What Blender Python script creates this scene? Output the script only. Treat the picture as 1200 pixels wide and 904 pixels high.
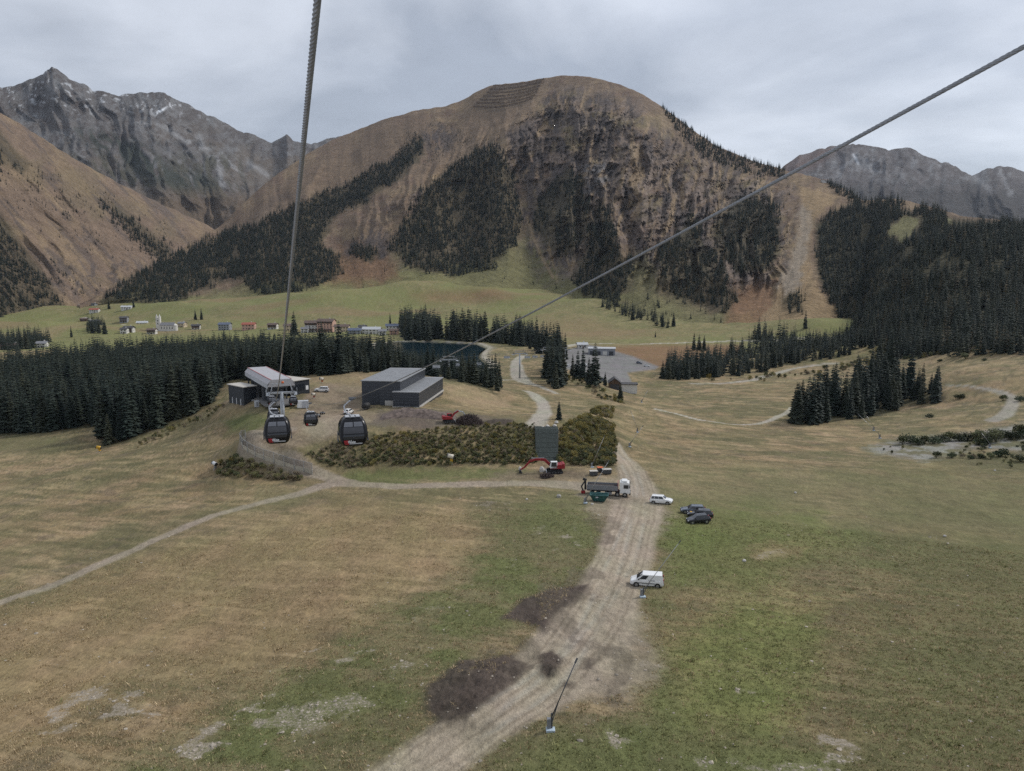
import bpy, bmesh, math, random
import numpy as np
from mathutils import Vector, Matrix

random.seed(11)
RNG = np.random.default_rng(11)
scene = bpy.context.scene
COL = scene.collection
for o in list(bpy.data.objects):
    bpy.data.objects.remove(o, do_unlink=True)

# ------------------------------------------------------------------ camera
W0, H0, F0 = 1200.0, 904.0, 857.0          # photograph size and focal length in its pixels
PITCH = math.atan(127.0 / 857.0)
cam_data = bpy.data.cameras.new('camera')
cam_data.sensor_width = 36.0
cam_data.lens = F0 / W0 * 36.0
cam_data.clip_start = 0.1
cam_data.clip_end = 20000.0
cam = bpy.data.objects.new('camera', cam_data)
cam.location = (0, 0, 0)
cam.rotation_euler = (math.pi / 2 - PITCH, 0, 0)
COL.objects.link(cam)
scene.camera = cam

# ------------------------------------------------------------------ sky, sun, exposure
SUN_EL, SUN_AZ = math.radians(42), math.radians(65)      # azimuth clockwise from the view direction (+Y)
world = bpy.data.worlds.new('World')
scene.world = world
world.use_nodes = True
nt = world.node_tree
nt.nodes.clear()
def wn(t, **kw):
    n = nt.nodes.new(t)
    for k, v in kw.items():
        setattr(n, k, v)
    return n
w_out = wn('ShaderNodeOutputWorld'); w_bg = wn('ShaderNodeBackground')
w_sky = wn('ShaderNodeTexSky', sky_type='NISHITA', sun_disc=False, sun_elevation=SUN_EL, sun_rotation=SUN_AZ,
           air_density=1.2, dust_density=2.0, altitude=1400)
w_sc = wn('ShaderNodeVectorMath', operation='SCALE'); w_sc.inputs['Scale'].default_value = 0.1
w_tc = wn('ShaderNodeTexCoord'); w_sep = wn('ShaderNodeSeparateXYZ')
w_add = wn('ShaderNodeMath', operation='ADD'); w_add.inputs[1].default_value = 0.22
w_mx = wn('ShaderNodeMath', operation='MAXIMUM'); w_mx.inputs[1].default_value = 0.12
w_dx = wn('ShaderNodeMath', operation='DIVIDE'); w_dy = wn('ShaderNodeMath', operation='DIVIDE')
w_cmb = wn('ShaderNodeCombineXYZ'); w_cmb.inputs[2].default_value = 3.7
w_n1 = wn('ShaderNodeTexNoise'); w_n1.inputs['Scale'].default_value = 1.15; w_n1.inputs['Detail'].default_value = 7; w_n1.inputs['Roughness'].default_value = 0.5; w_n1.inputs['Distortion'].default_value = 0.35
w_n2 = wn('ShaderNodeTexNoise'); w_n2.inputs['Scale'].default_value = 3.1; w_n2.inputs['Detail'].default_value = 9; w_n2.inputs['Roughness'].default_value = 0.58
w_r1 = wn('ShaderNodeValToRGB')
w_r1.color_ramp.elements[0].position = 0.38; w_r1.color_ramp.elements[0].color = (0.262, 0.288, 0.336, 1)
w_r1.color_ramp.elements[1].position = 0.57; w_r1.color_ramp.elements[1].color = (0.440, 0.466, 0.516, 1)
w_r2 = wn('ShaderNodeMapRange'); w_r2.inputs[1].default_value = 0.3; w_r2.inputs[2].default_value = 0.7; w_r2.inputs[3].default_value = 0.90; w_r2.inputs[4].default_value = 1.07
w_mul = wn('ShaderNodeVectorMath', operation='SCALE')
w_mix = wn('ShaderNodeMix', data_type='RGBA'); w_mix.inputs[0].default_value = 0.9
L = nt.links.new
L(w_tc.outputs['Generated'], w_sep.inputs[0]); L(w_sep.outputs[2], w_mx.inputs[0]); L(w_mx.outputs[0], w_add.inputs[0])
L(w_sep.outputs[0], w_dx.inputs[0]); L(w_add.outputs[0], w_dx.inputs[1]); L(w_sep.outputs[1], w_dy.inputs[0]); L(w_add.outputs[0], w_dy.inputs[1])
L(w_dx.outputs[0], w_cmb.inputs[0]); L(w_dy.outputs[0], w_cmb.inputs[1])
L(w_cmb.outputs[0], w_n1.inputs['Vector']); L(w_cmb.outputs[0], w_n2.inputs['Vector'])
L(w_n1.outputs[0], w_r1.inputs[0]); L(w_n2.outputs[0], w_r2.inputs[0])
L(w_r1.outputs[0], w_mul.inputs[0]); L(w_r2.outputs[0], w_mul.inputs['Scale'])
L(w_sky.outputs[0], w_sc.inputs[0]); L(w_sc.outputs[0], w_mix.inputs[6]); L(w_mul.outputs[0], w_mix.inputs[7])
L(w_mix.outputs[2], w_bg.inputs[0]); w_bg.inputs[1].default_value = 1.0
L(w_bg.outputs[0], w_out.inputs[0])

sun_data = bpy.data.lights.new('sun', 'SUN')
sun_data.energy = 1.5
sun_data.angle = math.radians(10)
sun_data.color = (1.0, 0.97, 0.93)
sun = bpy.data.objects.new('sun', sun_data)
sdir = Vector((math.sin(SUN_AZ) * math.cos(SUN_EL), math.cos(SUN_AZ) * math.cos(SUN_EL), math.sin(SUN_EL)))
sun.rotation_euler = sdir.to_track_quat('Z', 'Y').to_euler()
COL.objects.link(sun)

vs = scene.view_settings
vs.view_transform = 'Standard'; vs.look = 'None'; vs.exposure = 0.7; vs.gamma = 1.0; vs.use_curve_mapping = False
scene.render.engine = 'CYCLES'
cy = scene.cycles
cy.use_denoising = False; cy.denoising_prefilter = 'ACCURATE'; cy.denoising_input_passes = 'RGB_ALBEDO_NORMAL'
cy.max_bounces = 6; cy.diffuse_bounces = 2; cy.glossy_bounces = 3; cy.transmission_bounces = 4; cy.transparent_max_bounces = 8
cy.volume_bounces = 0
cy.caustics_reflective = False; cy.caustics_refractive = False

# ------------------------------------------------------------------ projection helpers (photograph pixel <-> ray)
SP, CP = math.sin(PITCH), math.cos(PITCH)
def ray(px, py):
    """direction of the sight line through a photograph pixel, scaled to horizontal length 1"""
    x = (np.asarray(px, float) - 600.0) / F0; y = (452.0 - np.asarray(py, float)) / F0
    dx = x; dy = CP + y * SP; dz = -SP + y * CP
    h = np.hypot(dx, dy)
    return dx / h, dy / h, dz / h
def at(px, py, r):
    d = ray(px, py); return np.array([d[0] * r, d[1] * r, d[2] * r])
def at_y(px, py, Y):
    d = ray(px, py); k = Y / d[1]; return np.array([d[0] * k, Y, d[2] * k])
def on_z(px, py, z):
    d = ray(px, py); return at(px, py, z / d[2])
def proj(x, y, z):
    f = y * CP - z * SP; u = y * SP + z * CP
    f = np.maximum(f, 1e-3)
    return 600 + F0 * x / f, 452 - F0 * u / f

# ------------------------------------------------------------------ noise
def _hash(ix, iy, seed):
    h = (ix.astype(np.int64) * 374761393 + iy.astype(np.int64) * 668265263 + seed * 974634777) & 0xffffffff
    h = ((h ^ (h >> 13)) * 1274126177) & 0xffffffff
    h = ((h ^ (h >> 16)) * 2246822519) & 0xffffffff
    return ((h ^ (h >> 15)) & 0xffffff) / float(0xffffff)
def vnoise(x, y, seed=0):
    x = np.asarray(x, float); y = np.asarray(y, float)
    ix = np.floor(x); iy = np.floor(y); fx = x - ix; fy = y - iy
    fx = fx * fx * (3 - 2 * fx); fy = fy * fy * (3 - 2 * fy)
    a = _hash(ix, iy, seed); b = _hash(ix + 1, iy, seed); c = _hash(ix, iy + 1, seed); d = _hash(ix + 1, iy + 1, seed)
    return (a + (b - a) * fx) * (1 - fy) + (c + (d - c) * fx) * fy
def fbm(x, y, octv=4, seed=0, gain=0.5):
    s = 0.0; a = 1.0; t = 0.0
    for k in range(octv):
        s = s + a * vnoise(x * 2.03 ** k + 17.3 * k, y * 2.03 ** k - 9.1 * k, seed + k * 13); t += a; a *= gain
    return s / t
def ridged(x, y, octv=4, seed=0, gain=0.5):
    s = 0.0; a = 1.0; t = 0.0
    for k in range(octv):
        n = 1 - np.abs(2 * vnoise(x * 2.03 ** k + 5.3 * k, y * 2.03 ** k + 3.1 * k, seed + k * 7) - 1); s = s + a * n; t += a; a *= gain
    return s / t
def sstep(a, b, x):
    t = np.clip((x - a) / (b - a), 0, 1); return t * t * (3 - 2 * t)
def lerp(a, b, t):
    return a + (b - a) * t
def _seg_d2(px, py, a, b):
    ax, ay = a[0], a[1]; bx, by = b[0], b[1]; vx, vy = bx - ax, by - ay
    L2 = vx * vx + vy * vy + 1e-12
    t = np.clip(((px - ax) * vx + (py - ay) * vy) / L2, 0, 1)
    return (px - ax - t * vx) ** 2 + (py - ay - t * vy) ** 2, t
def pmask(poly, px, py, soft=4.0):
    """0..1 inside a polygon with a soft edge"""
    out = np.zeros(np.shape(px)); P = np.asarray(poly, float)
    sel = (px > P[:, 0].min() - soft) & (px < P[:, 0].max() + soft) & (py > P[:, 1].min() - soft) & (py < P[:, 1].max() + soft)
    if not sel.any(): return out
    x = px[sel]; y = py[sel]; ins = np.zeros(x.shape, bool); d2 = np.full(x.shape, 1e18)
    n = len(P)
    for i in range(n):
        a = P[i]; b = P[(i + 1) % n]
        c = ((a[1] > y) != (b[1] > y)) & (x < (b[0] - a[0]) * (y - a[1]) / (b[1] - a[1] + 1e-12) + a[0])
        ins ^= c
        d2 = np.minimum(d2, _seg_d2(x, y, a, b)[0])
    sd = np.where(ins, 1, -1) * np.sqrt(d2)
    out[sel] = sstep(-soft, soft, sd)
    return out
def lmask(pts, wid, x, y, soft=0.3, signed=False):
    """0..1 along a polyline of changing half-width (same units as x, y)"""
    P = np.asarray(pts, float); wid = np.asarray(wid, float)
    m = wid.max() + soft * 4 + 1
    out = np.zeros(np.shape(x))
    sel = (x > P[:, 0].min() - m) & (x < P[:, 0].max() + m) & (y > P[:, 1].min() - m) & (y < P[:, 1].max() + m)
    if not sel.any(): return out
    X = x[sel]; Y = y[sel]; best = np.full(X.shape, -1e9)
    for i in range(len(P) - 1):
        d2, t = _seg_d2(X, Y, P[i], P[i + 1])
        best = np.maximum(best, wid[i] + (wid[i + 1] - wid[i]) * t - np.sqrt(d2))
    out[sel] = sstep(-soft, soft, best)
    return out
def interp(pairs, x):
    P = np.asarray(pairs, float); return np.interp(x, P[:, 0], P[:, 1])
def smooth_interp(pairs, x, rad):
    x = np.asarray(x, float)
    return sum(interp(pairs, x + rad * k) * w for k, w in ((-1, .25), (-.5, .2), (0, .1), (.5, .2), (1, .25)))
# ================================================================== GROUND (one sheet from under the cable car to the foot of the mountains)
# survey points: photograph pixel and metres below the camera
CTRL = [
 (-250,904,44),(0,904,42),(200,904,40.5),(400,904,38.5),(600,904,37),(800,904,36),(1000,904,35),(1200,904,34),(1450,904,33),
 (0,800,45),(300,800,42),(600,800,39),(900,800,38),(1200,800,37),(-250,760,48),(1450,760,36),
 (0,708,48),(250,700,45),(480,700,42),(750,690,41),(950,700,40.5),(1200,700,40),(1450,660,39.5),
 (0,640,50),(200,640,47),(420,640,44),(720,640,42.5),(900,640,42.5),(1200,640,43),(-250,640,53),
 (0,600,51),(200,600,48),(400,600,45),(560,600,44.2),(720,600,43.8),(860,600,44),(1000,600,45),(1200,600,44.5),
 (0,550,53.5),(0,512,56),(100,560,50.5),(100,530,53),(118,528,52.3),(180,500,49.5),(180,560,49),(250,490,43),(250,560,47.5),(300,566,46.5),(370,572,45.5),(-250,520,58),
 (262,476,39.5),(225,490,46.5),(300,495,39),(300,480,38),(262,520,44.5),(240,535,46.5),
 (365,556,45),(345,549,44.2),(330,541,43),(305,532,41.6),(290,523,40.3),(281,514,39.3),(345,535,41.8),(320,520,39.8),(300,508,39.1),(265,553,47),(300,560,46.1),(340,563,45.6),
 (400,552,44.9),(450,549,44.8),(520,547,44.7),(570,546,44.6),(620,545,44.6),(650,544,44.6),(690,547,44.6),(722,548,44.8),
 (372,527,41.2),(400,518,39.8),(430,509,38.7),(470,502,38.2),(510,497,38),(560,494,38),(600,493,38.2),(630,497,38.5),(655,498,38.8),(685,492,39.8),(700,485,42),
 (725,528,45.4),(730,505,46.6),(760,480,49),(715,470,48.5),
 (400,567,45.3),(500,570,45),(600,568,44.8),(680,570,44.6),(745,562,44.9),
 (350,482,37.6),(400,482,37.4),(430,484,37.2),(500,478,37),(540,483,37.3),(470,470,36.8),(400,462,36.5),(400,442,35.6),(350,447,36.6),(440,437,35.6),(500,443,36.2),(330,440,38),(380,438,37),
 (525,450,37),(545,449,38.2),(560,456,39.8),(585,470,43),(570,485,39.5),(600,482,41.5),(620,470,44.5),(640,484,41),(655,480,44),(632,464,44.6),(610,456,46.6),
 (610,444,48.5),(606,430,51),(585,446,48),(652,460,47.5),(580,440,52),
 (50,500,57),(50,450,59),(50,418,62),(150,470,57),(200,440,58),(200,416,60),(260,446,49),(300,432,52),(300,416,58),(400,416,57.5),(450,426,57),(-250,430,62),(400,428,50),(460,432,49),(520,438,50),
 (470,402,56),(500,400,56),(560,402,56),(582,409,56),(583,430,55),(552,438,55),(520,431,56),
 (690,450,50),(660,440,50.5),(720,463,51.2),(700,470,50),(740,478,51.2),(650,428,53),(680,434,53),
 (680,410,60),(720,410,60.5),(700,428,61),(740,440,61),(738,454,61.3),(770,440,61.5),(800,450,61),(665,405,60),
 (760,466,57),(800,470,57),(850,470,57.5),(800,490,52.5),(850,497,52),(900,486,54),(930,500,53.5),(850,520,49.5),(770,500,49.5),(800,530,48),(900,530,48.5),(1000,530,49.5),(1000,502,53),(960,480,56),
 (880,450,60.5),(830,458,59.5),(950,440,61),(1000,425,60),(850,410,64),(770,402,64),(900,400,65),(1000,397,63),(650,402,62),(600,398,60.5),(540,390,61),
 (1050,490,52),(1110,475,50),(1060,460,52),(1100,440,45),(1050,440,52),(1190,480,46),(1190,440,40),(1190,403,35),(1120,412,40),(1070,420,47),(1300,480,44),(1300,400,32),(1450,480,41),(1450,400,30),
 (1050,530,49),(1100,530,48.2),(1190,540,46.5),(1190,510,47),(1100,507,50),(1030,520,49.8),(1320,580,43),
 (100,385,72),(30,402,74),(-250,402,76),(30,380,72),(150,374,66),(200,380,68),(300,378,66),(380,382,65),(450,385,63.5),(500,380,62),(550,376,60),
 (90,360,58),(0,385,74),(130,354,44),(200,350,38),(300,346,32),(400,340,22),(470,337,17),(560,337,17),(650,346,29),(700,360,42),(760,380,56),(850,388,60),(900,382,54),(950,376,47),(1000,378,50),
 (350,360,45),(450,360,46),(550,356,42),(620,375,57),(700,385,61),(1040,402,50)]
_cw = []
for px, py, d in CTRL:
    p = on_z(px, py, -d); _cw.append((math.atan2(p[0], p[1]), math.log(math.hypot(p[0], p[1])), -d))
for X, Y, Z in ((0, 9, -33), (-8, 9, -33.6), (8, 9, -32.4), (0, 25, -34.6), (-20, 22, -36), (20, 22, -33.4)):
    _cw.append((math.atan2(X, Y), math.log(math.hypot(X, Y)), Z))
for px in range(-250, 1451, 170):
    a = math.atan((px - 600) / F0); _cw.append((a, math.log(2000.0), -90.0)); _cw.append((a, math.log(2600.0), -120.0))
_cw = np.array(_cw)
RB_C = 0.018
def _rk(u, v, cu, cv):
    return np.sqrt((u - cu) ** 2 + (v - cv) ** 2 + RB_C ** 2)
_A = _rk(_cw[:, None, 0], _cw[:, None, 1], _cw[None, :, 0], _cw[None, :, 1])
_n = len(_cw)
_Pm = np.stack([np.ones(_n), _cw[:, 0], _cw[:, 1]], 1)
_M = np.block([[_A + 0.0 * np.eye(_n), _Pm], [_Pm.T, np.zeros((3, 3))]])
_wt = np.linalg.lstsq(_M, np.concatenate([_cw[:, 2], np.zeros(3)]), rcond=None)[0]
def ground_base(x, y):
    x = np.asarray(x, float); y = np.asarray(y, float); shp = x.shape
    x = x.ravel(); y = y.ravel()
    u = np.arctan2(x, y); v = np.log(np.maximum(np.hypot(x, y), 6.0))
    z = _wt[_n] + _wt[_n + 1] * u + _wt[_n + 2] * v
    for i in range(_n):
        z = z + _wt[i] * _rk(u, v, _cw[i, 0], _cw[i, 1])
    return z.reshape(shp)
POND_Z = -57.0
POND_PX = [(446,403),(470,401),(520,402),(555,404),(567,409),(560,414),(558,419),(566,427),(564,434),(548,439),(520,440),(480,432),(450,420)]
POND = np.array([on_z(px, py, POND_Z)[:2] for px, py in POND_PX])
def ground_z(x, y):
    x = np.asarray(x, float); y = np.asarray(y, float)
    z = ground_base(x, y)
    r = np.hypot(x, y)
    z = z + (fbm(x / 14.0, y / 14.0, 4, 3) - 0.5) * 0.9 * sstep(20, 160, r) + (fbm(x / 1.7, y / 1.7, 3, 5) - 0.5) * 0.34 + (fbm((x * .35 + y * .94) / 1.4, (x * .94 - y * .35) / 7, 3, 7) - 0.5) * 0.3 + (fbm(x / 60.0, y / 60.0, 3, 9) - 0.5) * 5.0 * sstep(250, 900, r) + (fbm(x / 150.0, y / 110.0, 3, 15) - 0.5) * 26.0 * sstep(900, 1250, r)
    # reservoir: level rim and a basin
    rim = pmask(POND, x, y, 22.0); z = lerp(z, POND_Z + 1.1, np.clip(rim * 2, 0, 1)); z = z - 6.5 * pmask(POND, x, y, 5.0)
    # spoil heaps beside the track
    for poly, h in MUD_W:
        m = pmask(poly, x, y, 1.6)
        if m.any(): z = z + m * h * (0.15 + 1.5 * (fbm(x / .9, y / .9, 4, 21, .6) - .25))
    for q, w, dep in RUTS_W:
        z = z - dep * lmask(q, w, x, y, 0.35)
    return z
MUD_W = []; RUTS_W = []
def hit(px, py, rmin=25.0, rmax=1900.0):
    """where the sight line through a photograph pixel meets the ground"""
    d = ray(px, py)
    rs = np.exp(np.linspace(math.log(rmin), math.log(rmax), 700))
    g = ground_base(d[0] * rs, d[1] * rs) - d[2] * rs
    k = np.argmax(g > 0)
    if not g[k] > 0: k = len(rs) - 1
    if k == 0: k = 1
    a, b = rs[k - 1], rs[k]; ga, gb = g[k - 1], g[k]
    r = a + (b - a) * (-ga) / (gb - ga + 1e-12)
    return np.array([d[0] * r, d[1] * r, d[2] * r])
def hitg(px, py):
    """same, with the fine relief included, for things that stand on the ground"""
    p = hit(px, py)
    for _ in range(3):
        z = float(ground_z(np.array([p[0]]), np.array([p[1]]))[0]); q = on_z(px, py, z)
        if abs(np.hypot(q[0], q[1]) - np.hypot(p[0], p[1])) > 0.2 * np.hypot(p[0], p[1]): break
        p = q
    z = float(ground_z(np.array([p[0]]), np.array([p[1]]))[0])
    return np.array([p[0], p[1], z])
def hits(pts): return np.array([hit(a, b) for a, b in pts])
def gz(x, y): return float(ground_z(np.array([float(x)]), np.array([float(y)]))[0])
# ------------------------------------------------------------------ object helpers
def tag(o, label=None, cat=None, group=None, kind=None):
    if label: o['label'] = label
    if cat: o['category'] = cat
    if group: o['group'] = group
    if kind: o['kind'] = kind
    return o
def grid_mesh(name, X, Y, Z, attrs, mat, smooth=True, split=None):
    """rows x columns height sheet -> mesh object(s); split: integer per face (rows-1 x cols-1) -> {id: object}"""
    nr, nc = X.shape
    co = np.stack([X, Y, Z], -1).reshape(-1, 3)
    i = np.arange(nr * nc).reshape(nr, nc)
    quads = np.stack([i[:-1, :-1], i[:-1, 1:], i[1:, 1:], i[1:, :-1]], -1).reshape(-1, 4)
    def make(nm, q):
        used, inv = np.unique(q.ravel(), return_inverse=True)
        return mesh_np(nm, co[used], inv.reshape(-1, 4), {k: (v.reshape(-1, v.shape[-1])[used] if v.ndim == 3 else v.ravel()[used]) for k, v in attrs.items()}, mat, smooth)
    if split is None:
        return make(name, quads)
    s = split.ravel()
    return {k: make(name[k], quads[s == k]) for k in np.unique(s)}
def mesh_np(name, co, quads, attrs, mat, smooth=True):
    me = bpy.data.meshes.new(name)
    n = quads.shape[1]
    me.vertices.add(len(co)); me.vertices.foreach_set('co', np.ascontiguousarray(co, np.float32).ravel())
    me.loops.add(quads.size); me.loops.foreach_set('vertex_index', np.ascontiguousarray(quads, np.int32).ravel())
    me.polygons.add(len(quads)); me.polygons.foreach_set('loop_start', np.arange(0, quads.size, n, dtype=np.int32))
    me.polygons.foreach_set('loop_total', np.full(len(quads), n, np.int32))
    me.polygons.foreach_set('use_smooth', np.full(len(quads), smooth, bool))
    me.update(calc_edges=True)
    for k, v in attrs.items():
        if v.ndim == 2:
            a = me.attributes.new(k, 'FLOAT_COLOR', 'POINT'); c = np.ones((len(v), 4), np.float32); c[:, :3] = v; a.data.foreach_set('color', c.ravel())
        else:
            a = me.attributes.new(k, 'FLOAT', 'POINT'); a.data.foreach_set('value', np.ascontiguousarray(v, np.float32))
    me.materials.append(mat)
    o = bpy.data.objects.new(name, me); COL.objects.link(o)
    return o

# ------------------------------------------------------------------ materials
MATS = {}
def nodes_of(name):
    m = bpy.data.materials.new(name); m.use_nodes = True; t = m.node_tree
    return m, t, t.nodes['Principled BSDF']
def simple(name, col, rough=0.6, metal=0.0, var=0.12, scale=6.0, bump=0.0, spec=0.4, coat=0.0):
    """plain painted / cast material with a little dirt variation"""
    if name in MATS: return MATS[name]
    m, t, b = nodes_of(name)
    n = t.nodes.new('ShaderNodeTexNoise'); n.inputs['Scale'].default_value = scale; n.inputs['Detail'].default_value = 5
    tc = t.nodes.new('ShaderNodeTexCoord'); t.links.new(tc.outputs['Object'], n.inputs['Vector'])
    mr = t.nodes.new('ShaderNodeMapRange'); mr.inputs[1].default_value = 0.3; mr.inputs[2].default_value = 0.7; mr.inputs[3].default_value = 1 - var; mr.inputs[4].default_value = 1 + var
    t.links.new(n.outputs[0], mr.inputs[0])
    sc = t.nodes.new('ShaderNodeVectorMath'); sc.operation = 'SCALE'; sc.inputs[0].default_value = col[:3]
    t.links.new(mr.outputs[0], sc.inputs['Scale']); t.links.new(sc.outputs[0], b.inputs['Base Color'])
    b.inputs['Roughness'].default_value = rough; b.inputs['Metallic'].default_value = metal; b.inputs['Specular IOR Level'].default_value = spec
    b.inputs['Coat Weight'].default_value = coat
    if bump:
        bp = t.nodes.new('ShaderNodeBump'); bp.inputs['Strength'].default_value = bump; bp.inputs['Distance'].default_value = 0.05
        t.links.new(n.outputs[0], bp.inputs['Height']); t.links.new(bp.outputs[0], b.inputs['Normal'])
    MATS[name] = m
    return m
def ground_material(name, scales, amps, bump_scale, bump_dist, rough=0.95, stone=True, stretch=(1, 1, 1), drift=(0.93, 1.0, 0.92)):
    """surface colour stored per point (soil, grass, gravel, rock) broken up by fine procedural noise and relief"""
    m, t, b = nodes_of(name)
    N = t.nodes.new; K = t.links.new
    at_ = N('ShaderNodeAttribute'); at_.attribute_name = 'col'
    tc = N('ShaderNodeTexCoord'); mp = N('ShaderNodeMapping'); mp.inputs['Scale'].default_value = stretch; mp.inputs['Rotation'].default_value = (0, 0, 0.5)
    K(tc.outputs['Object'], mp.inputs['Vector'])
    prev = None
    for s, a in zip(scales, amps):
        n = N('ShaderNodeTexNoise'); n.inputs['Scale'].default_value = s; n.inputs['Detail'].default_value = 4; n.inputs['Roughness'].default_value = 0.65
        K(mp.outputs[0], n.inputs['Vector'])
        r = N('ShaderNodeMapRange'); r.inputs[1].default_value = 0.25; r.inputs[2].default_value = 0.75; r.inputs[3].default_value = 1 - a; r.inputs[4].default_value = 1 + a
        r.clamp = False
        K(n.outputs[0], r.inputs[0])
        if prev is None: prev = r.outputs[0]
        else:
            q = N('ShaderNodeMath'); q.operation = 'MULTIPLY'; K(prev, q.inputs[0]); K(r.outputs[0], q.inputs[1]); prev = q.outputs[0]
    sc = N('ShaderNodeVectorMath'); sc.operation = 'SCALE'; K(at_.outputs['Color'], sc.inputs[0]); K(prev, sc.inputs['Scale'])
    # hue drift between straw and green
    hn = N('ShaderNodeTexNoise'); hn.inputs['Scale'].default_value = scales[0] * 2.7; hn.inputs['Detail'].default_value = 3; K(mp.outputs[0], hn.inputs['Vector'])
    hr = N('ShaderNodeMapRange'); hr.inputs[1].default_value = 0.35; hr.inputs[2].default_value = 0.65; K(hn.outputs[0], hr.inputs[0])
    hm = N('ShaderNodeMix'); hm.data_type = 'RGBA'; hm.blend_type = 'MULTIPLY'; hm.inputs[7].default_value = (*drift, 1)
    K(hr.outputs[0], hm.inputs[0]); K(sc.outputs[0], hm.inputs[6])
    out = hm.outputs[2]
    if stone:
        sa = N('ShaderNodeAttribute'); sa.attribute_name = 'stone'
        vn = N('ShaderNodeTexNoise'); vn.inputs['Scale'].default_value = 3.2; vn.inputs['Detail'].default_value = 8; vn.inputs['Roughness'].default_value = 0.85
        K(tc.outputs['Object'], vn.inputs['Vector'])
        a1 = N('ShaderNodeMath'); a1.operation = 'ADD'; K(vn.outputs[0], a1.inputs[0]); K(sa.outputs['Fac'], a1.inputs[1])
        r = N('ShaderNodeMapRange'); r.inputs[1].default_value = 0.97; r.inputs[2].default_value = 1.13; K(a1.outputs[0], r.inputs[0])
        mx = N('ShaderNodeMix'); mx.data_type = 'RGBA'; K(r.outputs[0], mx.inputs[0]); K(out, mx.inputs[6]); mx.inputs[7].default_value = (0.345, 0.295, 0.235, 1)
        out = mx.outputs[2]
    K(out, b.inputs['Base Color'])
    b.inputs['Roughness'].default_value = rough; b.inputs['Specular IOR Level'].default_value = 0.15
    bn = N('ShaderNodeTexNoise'); bn.inputs['Scale'].default_value = bump_scale; bn.inputs['Detail'].default_value = 6; bn.inputs['Roughness'].default_value = 0.7
    K(mp.outputs[0], bn.inputs['Vector'])
    bp = N('ShaderNodeBump'); bp.inputs['Strength'].default_value = 0.8; bp.inputs['Distance'].default_value = bump_dist
    K(bn.outputs[0], bp.inputs['Height']); K(bp.outputs[0], b.inputs['Normal'])
    return m

# ------------------------------------------------------------------ ground colours (surface colours, linear; the heath red also paints a glass reflection)
STRAW = np.array([0.275, 0.196, 0.112]); TAN = np.array([0.335, 0.244, 0.148]); OLIVE = np.array([0.155, 0.137, 0.072])
GREEN = np.array([0.128, 0.136, 0.054]); LUSH = np.array([0.150, 0.166, 0.054]); GRAVEL = np.array([0.345, 0.280, 0.215]); PALE = np.array([0.39, 0.345, 0.29])
MUD = np.array([0.066, 0.050, 0.042]); SOIL = np.array([0.205, 0.155, 0.11]); LOT = np.array([0.215, 0.20, 0.20]); HEATH_AND_REFLECTION = np.array([0.215, 0.125, 0.07])
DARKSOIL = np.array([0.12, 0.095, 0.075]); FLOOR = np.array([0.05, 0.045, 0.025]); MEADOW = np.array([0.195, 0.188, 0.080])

def track(px_pts, widths):
    """a track surveyed in photograph pixels -> world polyline and half-widths in metres, subdivided smoothly"""
    P = hits(px_pts)[:, :2]; w = np.asarray(widths, float) / 2
    t = np.arange(len(P)); tt = np.linspace(0, len(P) - 1, (len(P) - 1) * 5 + 1)
    def cr(v):
        out = []
        for q in tt:
            i = min(int(q), len(v) - 2); f = q - i
            p0 = v[max(i - 1, 0)]; p1 = v[i]; p2 = v[i + 1]; p3 = v[min(i + 2, len(v) - 1)]
            out.append(0.5 * ((2 * p1) + (p2 - p0) * f + (2 * p0 - 5 * p1 + 4 * p2 - p3) * f * f + (3 * p1 - p0 - 3 * p2 + p3) * f ** 3))
        return np.array(out)
    return cr(P), np.interp(tt, t, w)
T_MAIN = track([(455,925),(510,885),(585,835),(645,792),(685,745),(712,695),(733,645),(746,600),(748,572),(738,548),(722,526),(712,510)], [7,7.2,7.4,10,11,8.8,8.6,9.5,8.5,6,4.6,3.5])
T_FAN = track([(718,700),(728,735),(735,770),(725,798),(690,812)], [3,4,5,4.5,3])
T_LEFT = track([(-120,742),(0,706),(60,688),(130,656),(200,624),(280,596),(350,579),(400,567),(500,570),(600,566),(690,571),(735,585)], [3,3,3,3,3,3.2,3.6,6,4.4,5,7,8])
T_RAMP = track([(415,568),(385,560),(355,551),(325,538),(298,527),(287,517),(300,508),(335,503)], [5,5,4.6,4.4,4.4,4.4,5,6])
T_UP = track([(628,497),(636,486),(637,476),(630,466),(616,458)], [5.5,5,4.6,5,4])
T_UP2 = track([(652,461),(632,453),(612,446),(606,434),(605,424),(612,417)], [2.4,3.5,8,8,7,6])
T_UP3 = track([(558,447),(585,446),(612,446)], [3,3.4,4])
T_MID = track([(768,479),(800,487),(850,496),(890,496),(918,486),(928,478)], [2.6]*6)
T_FAR = track([(812,450),(850,449),(880,446),(905,439),(930,432),(962,427),(992,425)], [4,5,7,7,6,5,5])
T_ROAD = track([(664,406),(690,404),(760,402.5),(830,400.5),(900,399),(960,397),(1010,397)], [8,8,7,7,7,7,7])
T_RIGHT = track([(1110,452),(1140,454),(1165,458),(1186,468),(1180,484),(1165,492)], [2,2,3,4,5,6])
T_VIL = track([(103,372),(118,378),(135,381),(146,386)], [6,6,6,6])
T_VIL2 = track([(96,368),(103,372)], [6,6])
T_DIAG = track([(0,555),(60,550),(110,543)], [1.2,1.2,1.0])
T_DIAG2 = track([(120,605),(200,588),(260,577),(330,568)], [0.9,0.9,0.9,0.9])
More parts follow.
